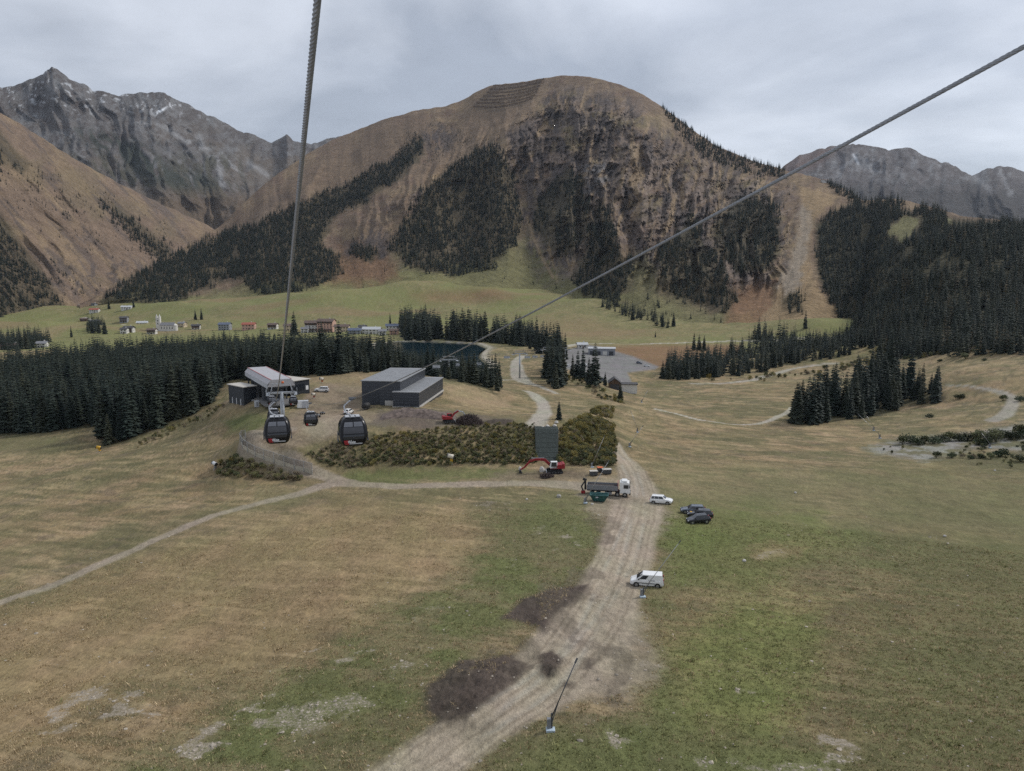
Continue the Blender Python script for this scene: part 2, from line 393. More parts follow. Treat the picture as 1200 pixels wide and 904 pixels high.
MUD_PX = [([(497,838),(500,806),(540,776),(600,769),(625,784),(592,812),(545,842),(515,853)], 0.5), ([(588,726),(612,704),(650,691),(688,686),(680,704),(652,722),(640,744),(620,731)], 0.35),
          ([(634,792),(634,770),(650,764),(662,774),(660,790),(646,797)], 0.8), ([(688,786),(688,773),(697,774),(698,786)], 0.3), ([(662,806),(664,800),(675,801),(674,807)], 0.3),
          ([(560,497),(580,491),(603,493),(600,499)], 0.6)]
MUD_W = [(hits(p)[:, :2], h) for p, h in MUD_PX]
RUTS_W = []
for off in (-1.6, -0.2, 1.3):
    q, w = T_MAIN; tn = np.gradient(q, axis=0); tn /= np.linalg.norm(tn, axis=1, keepdims=True); nn = np.stack([tn[:, 1], -tn[:, 0]], 1)
    wob = np.array([math.sin(k * 0.33 + off * 3) * 0.5 for k in range(len(q))])[:, None]
    RUTS_W.append((q + nn * (off + wob), np.full(len(q), 0.28), 0.07))

def paint_ground(x, y, z):
    px, py = proj(x, y, z); r = np.hypot(x, y)
    wpx = px + (fbm(x / 2.2, y / 2.2, 3, 31) - 0.5) * 26 * np.clip(90 / r, .1, 1.0) * 1.4; wpy = py + (fbm(x / 2.2 + 90, y / 2.2, 3, 37) - 0.5) * 16 * np.clip(90 / r, .1, 1.0) * 1.4
    def mix(c, col, m): return c + (np.asarray(col) - c) * np.clip(m, 0, 1)[..., None]
    n1 = fbm(x / 22, y / 22, 4, 41); n2 = fbm(x / 6, y / 6, 4, 43); n3 = fbm(x / 90, y / 90, 3, 47); st = fbm((x * .5 + y) / 3.5, (x - y * .5) / 16, 4, 53)
    c = np.zeros(x.shape + (3,)) + STRAW
    c = mix(c, TAN, sstep(.45, .7, st) * .7); c = mix(c, OLIVE, sstep(.42, .66, n1) * .75); c = mix(c, OLIVE * .8, sstep(.5, .75, n2) * .45)
    n4 = fbm((x * .35 + y * .94) / 1.1, (x * .94 - y * .35) / 8, 4, 303, .6); c = mix(c, OLIVE * .75, sstep(.50, .62, n4) * .6); c = mix(c, TAN * 1.15, sstep(.52, .68, fbm((x * .35 + y * .94) / 1.3 + 40, (x * .94 - y * .35) / 10, 4, 305, .6)) * .6)
    c = mix(c, OLIVE * .85, sstep(.50, .62, fbm(x / 11, y / 8, 5, 309, .6)) * .5)
    c = mix(c, DARKSOIL, sstep(.64, .72, fbm(x / 4.5, y / 4.5, 5, 307, .6)) * .35)
    # valley meadows beyond
    far = sstep(520, 760, r); c = mix(c, MEADOW, far * (.55 + .45 * sstep(.35, .6, n3))); c = mix(c, STRAW * .85, far * sstep(.52, .7, fbm(x / 130, y / 55, 4, 59)) * .7)
    G = lambda poly, col, k, soft=14: mix(c, col, pmask(poly, wpx, wpy, soft) * k)
    # straw field on the left
    c = G([(-300,760),(0,720),(200,640),(400,585),(540,600),(560,640),(430,720),(300,790),(160,800),(0,900),(-300,960)], np.array([.31,.22,.122]), .65, 25)
    gm = pmask([(90,930),(230,850),(330,800),(430,735),(520,690),(580,625),(655,580),(700,590),(706,640),(690,680),(600,730),(560,770),(500,800),(480,850),(400,930)], wpx, wpy, 22)
    c = mix(c, OLIVE * 1.05, gm * .75); c = mix(c, GREEN * 1.05, gm * sstep(.42, .62, n2 * .6 + st * .4) * .8)
    gm = pmask([(760,600),(800,585),(900,585),(1010,610),(1060,650),(1000,690),(900,680),(800,700),(770,760),(800,830),(960,860),(1000,930),(560,930),(650,860),(760,840),(770,760),(745,690),(770,640)], wpx, wpy, 26)
    c = mix(c, OLIVE, gm * .8); c = mix(c, GREEN * 1.1, gm * sstep(.38, .6, n1 * .5 + n2 * .5) * .85)
    c = G([(780,760),(870,690),(960,720),(960,800),(900,870),(800,850)], LUSH * 1.1, .75, 40); c = G([(770,600),(820,590),(960,610),(1000,640),(900,680),(790,690)], LUSH * 1.05, .6, 25)
    c = G([(1000,560),(1260,560),(1260,930),(1000,930),(960,800),(1040,700)], np.array([.142,.134,.062]), .75, 60)
    c = G([(760,540),(1260,560),(1260,640),(1010,600),(780,590)], OLIVE * 1.15, .6, 14)
    c = G([(395,556),(450,550),(620,549),(640,556),(560,562),(420,566)], GREEN, .8, 4); c = G([(560,610),(640,585),(700,600),(690,640),(600,680)], GREEN, .35, 20)
    c = G([(262,492),(300,484),(335,490),(350,500),(300,508),(270,505)], GREEN, .85, 6); c = G([(0,506),(60,512),(100,520),(60,534),(0,530)], OLIVE, .8, 5)
    c = G([(300,570),(370,572),(400,575),(330,600),(300,585)], OLIVE, .6, 5)
    c = G([(880,640),(905,636),(945,640),(930,652),(890,660)], STRAW * 1.1, .5, 6)
    # far meadow features
    c = G([(640,374),(690,372),(740,392),(660,398),(600,388)], STRAW * .9, .7, 8); c = G([(690,408),(760,404),(870,404),(870,416),(770,432),(740,420)], HEATH_AND_REFLECTION, .9, 4)
    c = G([(0,405),(60,384),(100,376),(60,396),(20,412)], STRAW, .5, 5); c = G([(480,345),(580,336),(600,350),(500,356)], HEATH_AND_REFLECTION * .95, .5, 8)
    c = G([(340,336),(470,332),(480,345),(400,352)], MEADOW * 1.1, .6, 8)
    c = G([(470,392),(500,390),(498,402),(475,402)], PALE * .8, .7, 4)
    c = G([(520,452),(560,452),(590,466),(600,478),(560,480),(530,470)], TAN * .95, .7, 4); c = G([(300,446),(440,432),(440,446),(380,452)], TAN * .9, .6, 4)
    # forest floor
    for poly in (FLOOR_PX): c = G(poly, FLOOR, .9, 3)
    # works areas
    c = G([(286,521),(300,507),(345,482),(362,456),(384,450),(426,452),(428,480),(470,484),(440,497),(400,512),(368,520),(330,528)], SOIL * 1.25, .95, 5)
    c = mix(c, SOIL * .7, pmask([(286,521),(345,482),(362,456),(426,452),(470,484),(400,512),(330,528)], wpx, wpy, 5) * sstep(.5, .62, st) * .6)
    c = G([(355,500),(380,488),(420,487),(432,494),(400,507),(365,515)], GRAVEL * .95, .6, 5)
    c = G([(432,500),(446,480),(500,480),(560,487),(600,493),(560,500),(480,502)], DARKSOIL * 1.25, .95, 4); c = G([(590,553),(640,549),(690,552),(700,562),(620,565),(560,566)], SOIL * .95, .8, 4)
    c = G([(675,566),(700,560),(760,566),(768,600),(730,615),(690,604)], GRAVEL * .9, .75, 8); c = G([(600,640),(640,600),(690,585),(740,600),(725,650),(690,690),(640,680)], OLIVE, .2, 12)
    c = G([(300,474),(262,480),(262,470),(285,466)], SOIL, .6, 3)
    # pond rim
    rim = pmask(POND, x, y, 2.0); ring = sstep(.02, .3, pmask(POND, x, y, 16.0)) * (1 - rim); c = mix(c, PALE * .95, ring * .95); c = mix(c, PALE * .6, rim)
    q2 = sstep(.3, .38, pmask(POND, x, y, 16.0)) * (1 - sstep(.5, .58, pmask(POND, x, y, 16.0))); c = mix(c, OLIVE, q2 * .8)
    # tracks
    road = np.zeros(x.shape)
    nw = (n2 - .5) * 1.2
    def trk(T, col, soft=.7, wob=1.0, k=1.0):
        nonlocal c, road
        m = lmask(T[0], T[1] - .1, x + nw * wob, y + (st - .5) * wob, soft); c = mix(c, col, m * k); road = np.maximum(road, m * k)
    ap = pmask([(640,775),(665,735),(700,700),(735,700),(760,745),(772,790),(735,820),(690,835),(640,825),(600,850)], wpx, wpy, 16) * sstep(.30, .52, n2 * .6 + st * .4); c = mix(c, GRAVEL * .85, ap * .8)
    c = G([(690,690),(745,690),(765,640),(790,600),(770,580),(720,600)], GRAVEL * .85, .6, 10)
    trk(T_MAIN, GRAVEL * 1.08, .8); trk(T_FAN, GRAVEL * .9, 2.5, 2.5, .6); trk(T_LEFT, GRAVEL * .9, .5, .5); trk(T_RAMP, GRAVEL * .8, .5, .4)
    trk(T_UP, PALE * .95); trk(T_UP2, PALE * .9); trk(T_UP3, PALE * .8, .5); trk(T_MID, PALE, .4, .3); trk(T_FAR, PALE * .9, 1.5, 2); trk(T_ROAD, PALE * 1.0, .8, .2); trk(T_RIGHT, PALE * .8, .8); trk(T_VIL, PALE, 1, .2); trk(T_VIL2, PALE, 1, .2)
    # wheel lines on the main track
    for q, w, d_ in RUTS_W: c = mix(c, PALE * .95, lmask(q, w, x, y, .45) * .75 * sstep(.3, .55, n2))
    q, w = T_MAIN; tn = np.gradient(q, axis=0); tn /= np.linalg.norm(tn, axis=1, keepdims=True); nn = np.stack([tn[:, 1], -tn[:, 0]], 1)
    for off, kk in ((-3.3, .6), (-2.4, .5), (-.9, .35), (.6, .55), (2.3, .5), (3.2, .6)):
        c = mix(c, SOIL * .8, lmask(q + nn * off, np.full(len(q), .12), x + nw * .6, y, .3) * kk)
    c = mix(c, DARKSOIL, lmask(T_DIAG[0], T_DIAG[1] * .6, x, y, .5) * .6); c = mix(c, DARKSOIL, lmask(T_DIAG2[0], T_DIAG2[1] * .5, x, y, .5) * .5)
    # car park
    lot = pmask([(655,416),(668,409),(690,404.5),(704,407),(742,418),(772,430),(768,433),(735,437),(742,452),(728,459),(700,440),(660,432)], px, py, 1.5); c = mix(c, LOT, lot)
    c = mix(c, LOT * .82, lot * sstep(.5, .6, fbm(x / 30, y / 8, 3, 61)) * .6)
    # gravel bed on the right
    gb = pmask([(1012,527),(1040,517),(1090,513),(1140,508),(1200,497),(1300,492),(1300,528),(1205,530),(1150,524),(1120,532),(1085,541)], wpx, wpy, 4); c = mix(c, np.array([.27,.255,.235]), gb * .9); c = mix(c, OLIVE * .9, gb * sstep(.42, .56, fbm(x / 4, y / 4, 4, 79)) * .9)
    c = G([(1090,540),(1200,530),(1300,528),(1300,552),(1200,552),(1130,548)], OLIVE * .85, .8, 5)
    # bare patches and mud
    for (poly, h) in MUD_W: c = mix(c, MUD * (0.8 + .9 * n2)[..., None], pmask(poly, x + nw * .9, y + (st - .5) * 1.6, .7))
    mud2 = sstep(.62, .68, fbm(x / 5, y / 9, 4, 71)) * pmask([(600,700),(690,640),(690,600),(760,600),(780,800),(700,850),(560,860),(500,860)], px, py, 20) * .5; c = mix(c, DARKSOIL, mud2)
    stone = np.zeros(x.shape)
    for poly, k in STONE_PX: stone = np.maximum(stone, pmask(poly, wpx, wpy, 16) * k)
    stone = np.maximum(stone, .30 * gm * sstep(.5, .7, n1)); stone = np.minimum(stone, .57) * sstep(.36, .62, fbm(x / 2.3, y / 2.3, 4, 73) * .6 + st * .4)
    stone = np.maximum(stone, .27 * (r < 140)); stone = np.maximum(stone, road * .38); stone = np.maximum(stone, gb * .42); stone = stone * (r < 420)
    return np.clip(c, .01, .8), stone, road, lot
STONE_PX = [([(330,775),(380,755),(440,738),(480,742),(470,760),(420,775),(370,785)], .78), ([(430,740),(540,695),(560,700),(480,735)], .62), ([(36,862),(80,815),(150,800),(200,815),(190,840),(110,850),(60,870)], .80),
            ([(180,904),(230,850),(320,810),(340,830),(250,890),(230,930)], .72), ([(300,830),(420,800),(500,740),(540,720),(600,640),(640,600),(660,610),(560,720),(420,850),(280,890)], .52),
            ([(845,800),(900,800),(960,840),(1000,860),(1060,904),(960,904),(930,850),(860,830)], .66), ([(860,660),(900,640),(935,642),(930,655),(880,665)], .6), ([(540,590),(590,582),(620,590),(560,600)], .7), ([(395,595),(420,590),(430,602),(400,606)], .4),
            ([(700,850),(740,840),(760,870),(720,880)], .62), ([(740,775),(760,765),(765,782),(748,785)], .85), ([(800,880),(1000,890),(1000,930),(800,930)], .5), ([(640,630),(670,610),(690,640),(650,660)], .6)]
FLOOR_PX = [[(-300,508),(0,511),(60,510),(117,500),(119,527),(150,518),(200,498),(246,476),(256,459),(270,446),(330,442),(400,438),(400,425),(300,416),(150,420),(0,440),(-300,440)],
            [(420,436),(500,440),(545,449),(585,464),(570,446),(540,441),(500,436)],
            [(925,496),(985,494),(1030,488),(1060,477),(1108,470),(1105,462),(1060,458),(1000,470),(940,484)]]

# polar sheet: columns by azimuth, rows by distance
_cols = np.concatenate([np.arange(-260, -10, 8.0), np.arange(-10, 1210, 1.45), np.arange(1210, 1461, 8.0)])
_az = np.arctan((_cols - 600) / F0)
_rs = [8.0]
while _rs[-1] < 1750:
    r_ = _rs[-1]; drop = interp([(8, 33), (50, 37), (170, 45), (220, 46), (400, 56), (800, 62), (1200, 75)], r_)
    _rs.append(r_ + min(max(1.15 * (r_ * r_ + drop * drop) / (drop * F0), 0.05), 7.0) * (1 if r_ > 42 else 4))
_rs = np.array(_rs)
GX = _rs[:, None] * np.sin(_az)[None, :]; GY = _rs[:, None] * np.cos(_az)[None, :]
GZ = ground_z(GX, GY)
gcol, gstone, groad, glot = paint_ground(GX, GY, GZ)
M_GROUND = ground_material('meadow_soil', (0.05, 0.35, 1.6, 7.0), (0.10, 0.18, 0.28, 0.30), 3.0, 0.28, stretch=(1.0, 0.55, 1.0))
_fr = .25 * (groad[:-1, :-1] + groad[1:, :-1] + groad[:-1, 1:] + groad[1:, 1:]); _fl = .25 * (glot[:-1, :-1] + glot[1:, :-1] + glot[:-1, 1:] + glot[1:, 1:])
_sp = np.where(_fl > .5, 2, np.where(_fr > .5, 1, 0))
GR = grid_mesh({0: 'meadow_ground', 1: 'gravel_track', 2: 'gravel_car_park'}, GX, GY, GZ, {'col': gcol, 'stone': gstone}, M_GROUND, True, _sp)
for o in GR.values(): o['kind'] = 'structure'
print('ground', GX.shape)

# reservoir water
m_w, t_, b_ = nodes_of('reservoir_water')
b_.inputs['Base Color'].default_value = (0.006, 0.02, 0.028, 1); b_.inputs['Roughness'].default_value = 0.12; b_.inputs['Specular IOR Level'].default_value = 0.25
_n1 = t_.nodes.new('ShaderNodeTexNoise'); _n1.inputs['Scale'].default_value = 0.9; _bp = t_.nodes.new('ShaderNodeBump'); _bp.inputs['Strength'].default_value = 0.25; _bp.inputs['Distance'].default_value = 0.05
t_.links.new(_n1.outputs[0], _bp.inputs['Height']); t_.links.new(_bp.outputs[0], b_.inputs['Normal'])
_c = POND.mean(0); _P = (POND - _c) * 1.05 + _c
me = bpy.data.meshes.new('reservoir_water'); me.from_pydata([(p[0], p[1], POND_Z) for p in _P], [], [list(range(len(_P)))]); me.materials.append(m_w)
wat = bpy.data.objects.new('reservoir_water', me); COL.objects.link(wat); wat['kind'] = 'structure'
# ================================================================== MOUNTAINS
ROCK = np.array([0.150, 0.118, 0.098]); ROCKD = np.array([0.084, 0.069, 0.062]); MBROWN = np.array([0.192, 0.138, 0.094]); MRED = np.array([0.155, 0.096, 0.076]); MOLIVE = np.array([0.14, 0.125, 0.06]); MGREEN = np.array([0.160, 0.148, 0.072])
LIME = np.array([0.27, 0.265, 0.265]); SNOW = np.array([0.7, 0.72, 0.75])
M_MOUNT = ground_material('mountain_slope', (0.012, 0.05, 0.22), (0.14, 0.26, 0.36), 0.07, 9.0, stone=False, drift=(1, 1, 1))
M_ROCKY = ground_material('limestone_range', (0.006, 0.03, 0.10), (0.10, 0.18, 0.22), 0.03, 22.0, stone=False, drift=(.98, 1, 1))
def mountain(name, cols, rb, zb, ridge_y, ridge_r, nrows, relief, paint, mat, gpow=6, gmix=.15, back=((80, -40), (300, -220), (700, -500)), under=(-30, -14)):
    cols = np.asarray(cols, float); s = np.linspace(0, 1, nrows)[:, None]
    tr = ray(cols, ridge_y)[2]; tb = zb / rb
    g = s * (1 - gmix) + gmix * s ** gpow
    T = tb + (tr - tb) * s; R = rb + (ridge_r - rb) * g
    az = np.arctan((cols - 600) / F0)
    PX = np.broadcast_to(cols, R.shape)
    _, PY = proj(R * np.sin(az), R * np.cos(az), R * T)
    R2 = R - relief(PX, PY, s)
    Z = R2 * T
    # rows under the meadow and behind the crest
    R_ = [R2[:1] + under[0]] + [R2] + [R2[-1:] + d for d, _ in back]
    Z_ = [Z[:1] + under[1]] + [Z] + [Z[-1:] + dz for _, dz in back]
    R3 = np.concatenate(R_, 0); Z3 = np.concatenate(Z_, 0)
    X = R3 * np.sin(az); Y = R3 * np.cos(az)
    px, py = proj(X, Y, Z3)
    S = np.concatenate([np.zeros((1, 1)), s, np.ones((len(back), 1))], 0) + 0 * px
    c = paint(px, np.concatenate([PY[:1], PY, np.repeat(PY[-1:], len(back), 0)], 0), X, Y, Z3, S)
    o = grid_mesh(name, X, Y, Z3, {'col': c}, mat, True)
    o['kind'] = 'structure'
    return {'o': o, 'X': X[1:1 + nrows], 'Y': Y[1:1 + nrows], 'Z': Z3[1:1 + nrows], 'px': PX, 'py': PY}
def mixc(c, col, m): return c + (np.asarray(col) - c) * np.clip(m, 0, 1)[..., None]

# --- central mountain with its forested right flank
c1 = np.concatenate([np.arange(96, 1215, 1.25), np.arange(1215, 1480, 8)])
RIDGE1 = [(90,358),(110,350),(150,330),(200,303),(262,268),(300,232),(330,207),(365,183),(400,163),(430,151),(460,139),(495,129),(523,126),(545,117),(562,107),(578,99),(610,97),(640,91),(655,88),(690,91),(715,97),(740,107),(775,130),(800,151),(830,171),(870,188),(910,200),(950,210),(985,225),(1000,236),(1040,234),(1080,243),(1120,255),(1160,258),(1200,264),(1300,270),(1500,275)]
RR1 = [(90,1560),(150,1680),(200,1880),(262,2250),(300,2420),(400,2680),(520,2520),(650,2300),(800,2080),(900,1880),(960,1760),(1000,1650),(1050,1450),(1100,1330),(1200,1230),(1500,1150)]
BASEY = [(90,361),(130,351),(200,343),(330,336),(400,335),(470,334),(560,334),(650,341),(700,353),(760,373),(850,383),(900,376),(1000,372)]
_rb = []; _zb = []
for q in c1:
    a_ = math.atan((q - 600) / F0)
    if q <= 1000:
        p = hit(q, float(interp(BASEY, q))); r_ = float(np.hypot(p[0], p[1]))
    else:
        r_ = float(interp([(1000, 940), (1025, 640), (1045, 520), (1080, 470), (1120, 440), (1200, 425), (1500, 420)], q))
    _rb.append(r_)
_rb = np.array(_rb); _rb = np.convolve(np.pad(_rb, 12, 'edge'), np.ones(25) / 25, 'valid')
_a1 = np.arctan((c1 - 600) / F0); _zb = ground_z(_rb * np.sin(_a1), _rb * np.cos(_a1)) - 0.5
ry1 = smooth_interp(RIDGE1, c1, 4) + (fbm(c1 / 9, c1 * 0, 3, 81) - .5) * 2.5
def relief1(px, py, s):
    u = px + (py - 200) * .18 + (fbm(px / 60, py / 60, 3, 83) - .5) * 50
    big = ridged(u / 70, py / 190, 3, 85) - .55; fine = ridged(u / 17, py / 70, 4, 87) - .5
    env = sstep(0, .25, s) * (1 - .85 * sstep(.82, 1, s))
    craggy = pmask([(430,260),(520,200),(600,150),(640,100),(720,100),(800,150),(900,200),(910,330),(780,340),(700,300),(640,300),(610,200),(480,240)], px, py, 30)
    spur = np.exp(-(_line_d(px, py, [(640,95),(602,150),(548,186),(485,220),(425,262)]) / 26) ** 2) * 70
    gul = np.exp(-(_line_d(px, py, [(612,230),(622,275),(640,320)]) / 14) ** 2) * 45 + np.exp(-(_line_d(px, py, [(700,150),(712,220),(740,280),(760,330)]) / 12) ** 2) * 35
    bowl = pmask([(480,180),(560,115),(630,100),(595,150),(540,185),(490,215)], px, py, 30) * 50
    return env * (big * 110 + fine * (26 + 105 * craggy) + (ridged(u / 7, py / 20, 4, 89, .6) ** 1.5 - .4) * 55 * craggy + (fbm((py + .35 * px) / 5, u / 30, 4, 90, .6) - .5) * 30 * craggy + spur - gul - bowl)
def _line_d(px, py, pts):
    d = np.full(px.shape, 1e18)
    for i in range(len(pts) - 1): d = np.minimum(d, _seg_d2(px, py, pts[i], pts[i + 1])[0])
    return np.sqrt(d)
SKI = [(930,214),(985,232),(966,245),(952,262),(948,300),(958,340),(985,365),(1000,388),(880,390),(900,362),(910,335),(926,310),(934,270),(940,240)]
CRAG = [(440,262),(470,238),(540,190),(600,152),(628,112),(650,105),(700,104),(760,128),(820,180),(900,205),(930,222),(932,280),(915,330),(860,340),(790,330),(700,270),(680,320),(640,330),(616,280),(608,210),(570,175),(520,205),(480,235)]
def paint1(px, py, X, Y, Z, S):
    wx = px + (fbm(px / 7, py / 7, 3, 91) - .5) * 14; wy = py + (fbm(px / 7 + 50, py / 7, 3, 93) - .5) * 14
    n1 = fbm(px / 26, py / 16, 4, 95); n2 = fbm(px / 7, py / 5, 4, 97)
    u = px + (py - 200) * .15 + (fbm(px / 40, py / 40, 3, 99) - .5) * 26
    streak = fbm(u / 7.0, py / 17, 5, 101, .62); streak2 = fbm(u / 18, py / 34, 5, 103, .6)
    c = np.zeros(px.shape + (3,)) + MBROWN
    c = mixc(c, TAN * .85, sstep(.45, .7, n1) * .6); c = mixc(c, MRED, sstep(.5, .72, n2) * .4)
    # green lower slopes
    low = 1 - sstep(.03, .15, S + (fbm(px / 34, py / 20, 4, 107) - .5) * .28); c = mixc(c, MEADOW * .98, low * .9)
    c = mixc(c, MGREEN, pmask([(540,330),(590,290),(632,265),(648,300),(690,345),(700,356),(620,345)], wx, wy, 12) * .9)
    c = mixc(c, MGREEN, pmask([(735,372),(735,310),(748,290),(768,300),(775,340),(860,375),(850,390),(760,380)], wx, wy, 10) * .8)
    c = mixc(c, MGREEN * .95, pmask([(100,362),(150,335),(200,336),(160,360)], wx, wy, 6) * .8); c = mixc(c, MGREEN, pmask([(230,352),(245,340),(300,330),(330,337),(320,350)], wx, wy, 5) * .7)
    c = mixc(c, HEATH_AND_REFLECTION * .95, pmask([(380,330),(395,290),(430,285),(462,310),(470,328),(420,336)], wx, wy, 8) * .75)
    c = mixc(c, HEATH_AND_REFLECTION, pmask([(846,390),(860,330),(905,320),(920,345),(900,385)], wx, wy, 8) * .8)  # orange window-glass reflection painted into the slope colour
    # crags
    crag = pmask(CRAG, wx, wy, 16)
    c = mixc(c, MOLIVE, crag * sstep(.5, .7, n1) * .5)
    rk = crag * sstep(.44, .54, streak * .55 + streak2 * .45); c = mixc(c, ROCK, rk * .6); c = mixc(c, ROCKD, crag * sstep(.52, .60, streak * .6 + n2 * .4) * .8)
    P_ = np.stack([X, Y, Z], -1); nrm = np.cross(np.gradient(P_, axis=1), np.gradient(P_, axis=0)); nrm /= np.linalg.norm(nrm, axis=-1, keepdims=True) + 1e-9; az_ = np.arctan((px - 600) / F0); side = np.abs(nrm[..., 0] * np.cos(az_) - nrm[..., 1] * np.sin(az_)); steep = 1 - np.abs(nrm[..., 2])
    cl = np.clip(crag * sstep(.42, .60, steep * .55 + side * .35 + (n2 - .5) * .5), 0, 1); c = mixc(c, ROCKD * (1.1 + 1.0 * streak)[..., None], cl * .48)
    c = mixc(c, ROCK * 1.5, crag * sstep(.56, .62, fbm((py + .35 * px) / 6, u / 26, 5, 106, .62)) * .6)
    c = mixc(c, TAN * .95, crag * sstep(.60, .66, fbm(u / 5 + 70, py / 30, 4, 105)) * .7)
    for poly in ([(490,150),(520,145),(540,160),(530,180),(500,178),(492,165)], [(655,150),(668,170),(672,225),(655,250),(640,235),(644,180)], [(685,115),(705,110),(722,150),(716,190),(700,185),(690,150)], [(730,112),(745,125),(762,165),(770,190),(752,175),(736,140)],
                 [(590,160),(625,140),(636,200),(620,235),(606,200)], [(672,180),(700,182),(706,232),(686,236)], [(780,230),(830,250),(840,310),(800,300)], [(850,215),(900,225),(905,290),(860,300)], [(400,300),(420,270),(450,265),(455,295),(440,308)]):
        c = mixc(c, ROCKD * (0.8 + .6 * streak)[..., None], pmask(poly, wx, wy, 7) * sstep(.36, .52, streak) * .9)
    for poly in ([(680,195),(715,190),(720,215),(690,225)],): c = mixc(c, LIME * .8, pmask(poly, wx, wy, 6) * sstep(.45, .6, n2) * .6)
    c = mixc(c, TAN * .95, np.exp(-(_line_d(px, py, [(618,255),(624,275),(634,300),(648,325)]) / 2.0) ** 2) * .8); c = mixc(c, TAN * .9, np.exp(-(_line_d(px, py, [(505,215),(560,165),(615,135)]) / 4) ** 2) * .6)
    # smooth bowl and avalanche terraces
    c = mixc(c, MBROWN * 1.08, pmask([(555,120),(640,95),(632,130),(600,150),(545,185),(500,210),(470,225),(520,180)], wx, wy, 8) * .8)
    c = mixc(c, DARKSOIL * 1.1, pmask([(556,122),(578,101),(608,98),(636,92),(624,118),(612,124),(580,131),(560,131)], px, py, 2.5) * .75)
    for k in range(7): c = mixc(c, TAN * .9, np.exp(-(_line_d(px, py, [(561 - k * .6, 111 + k * 3.3), (600, 106 + k * 3.2), (628, 100 + k * 2.6)]) / .7) ** 2) * .75 * pmask([(552,124),(578,101),(608,98),(636,92),(626,116),(612,122),(580,131),(560,131)], px, py, 2))
    # left shoulder
    c = mixc(c, MBROWN * .95, pmask([(262,270),(400,163),(500,130),(500,155),(430,205),(330,250)], wx, wy, 8) * .7); c = mixc(c, ROCKD, pmask([(280,262),(330,225),(350,225),(300,262)], wx, wy, 6) * .35)
    # ski run and clearings
    c = mixc(c, STRAW * 1.0, pmask(SKI, wx, wy, 4) * .95); c = mixc(c, PALE * .75, pmask([(938,240),(950,250),(945,300),(938,330),(918,350),(912,330),(930,300)], wx, wy, 5) * .6)
    for poly in ([(1040,278),(1045,262),(1060,256),(1080,254),(1078,266),(1058,284)], [(1098,252),(1112,254),(1119,261),(1108,268),(1098,264)]): c = mixc(c, MGREEN * 1.15, pmask(poly, wx, wy, 3))
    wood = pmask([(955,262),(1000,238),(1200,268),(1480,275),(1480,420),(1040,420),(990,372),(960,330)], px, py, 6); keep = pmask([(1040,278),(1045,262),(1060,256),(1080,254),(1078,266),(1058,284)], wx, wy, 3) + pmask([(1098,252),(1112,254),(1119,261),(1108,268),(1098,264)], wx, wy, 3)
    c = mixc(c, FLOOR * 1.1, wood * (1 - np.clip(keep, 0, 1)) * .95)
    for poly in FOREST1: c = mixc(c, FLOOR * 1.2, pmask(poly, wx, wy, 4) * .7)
    return np.clip(c, .01, .8)
F_BIG = [(458,292),(470,265),(485,242),(500,224),(520,207),(545,190),(560,178),(580,172),(594,190),(605,215),(610,245),(612,265),(600,290),(580,312),(560,318),(530,325),(500,316),(475,308)]
F_MID = [(622,262),(633,232),(650,212),(665,195),(680,215),(690,240),(692,265),(680,287),(665,300),(655,300),(640,285)]
F_LOW = [(690,270),(700,240),(715,260),(725,290),(738,315),(735,335),(722,352),(700,354),(680,345),(672,325),(685,300)]
F_R1 = [(770,290),(790,275),(805,252),(830,290),(850,330),(864,352),(850,368),(800,352),(780,345),(772,320)]
F_R2 = [(836,262),(850,240),(872,230),(905,240),(915,270),(912,300),(890,320),(860,318),(842,295)]
F_R3 = [(918,352),(930,340),(938,348),(940,364),(925,366)]
F_LB = [(125,352),(160,325),(200,303),(260,279),(310,262),(350,241),(390,224),(430,207),(470,182),(490,162),(500,166),(485,196),(460,216),(440,226),(430,236),(400,247),(388,264),(378,288),(400,300),(402,320),(370,336),(340,345),(320,350),(298,345),(290,330),(270,325),(240,340),(215,352),(165,356)]
F_LB2 = [(412,296),(425,285),(440,292),(442,304),(428,308)]
FOREST1 = [F_BIG, F_MID, F_LOW, F_R1, F_R2, F_R3, F_LB, F_LB2]
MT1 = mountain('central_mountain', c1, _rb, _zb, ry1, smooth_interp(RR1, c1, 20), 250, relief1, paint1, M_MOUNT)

# --- brown grass slope on the left
c2 = np.concatenate([np.arange(-300, -10, 8), np.arange(-10, 290, 1.6)])
ry2 = smooth_interp([(-300,20),(0,118),(50,150),(100,185),(150,214),(200,240),(250,264),(275,282),(300,300)], c2, 6) + (fbm(c2 / 8, c2 * 0, 3, 111) - .5) * 3
b2y = interp([(-300,392),(0,386),(40,377),(80,366),(100,360),(150,345),(200,322),(262,292),(300,305)], c2)
b2r = interp([(-300,1300),(0,1480),(60,1560),(100,1640),(150,1780),(200,1980),(262,2330),(300,2500)], c2)
def relief2(px, py, s):
    u = px - (py - 200) * .75 + (fbm(px / 60, py / 60, 3, 113) - .5) * 30
    return sstep(0, .2, s) * (1 - .8 * sstep(.85, 1, s)) * ((ridged(u / 50, py / 160, 3, 115) - .5) * 60 + (ridged(u / 13, py / 60, 3, 117) - .5) * 22)
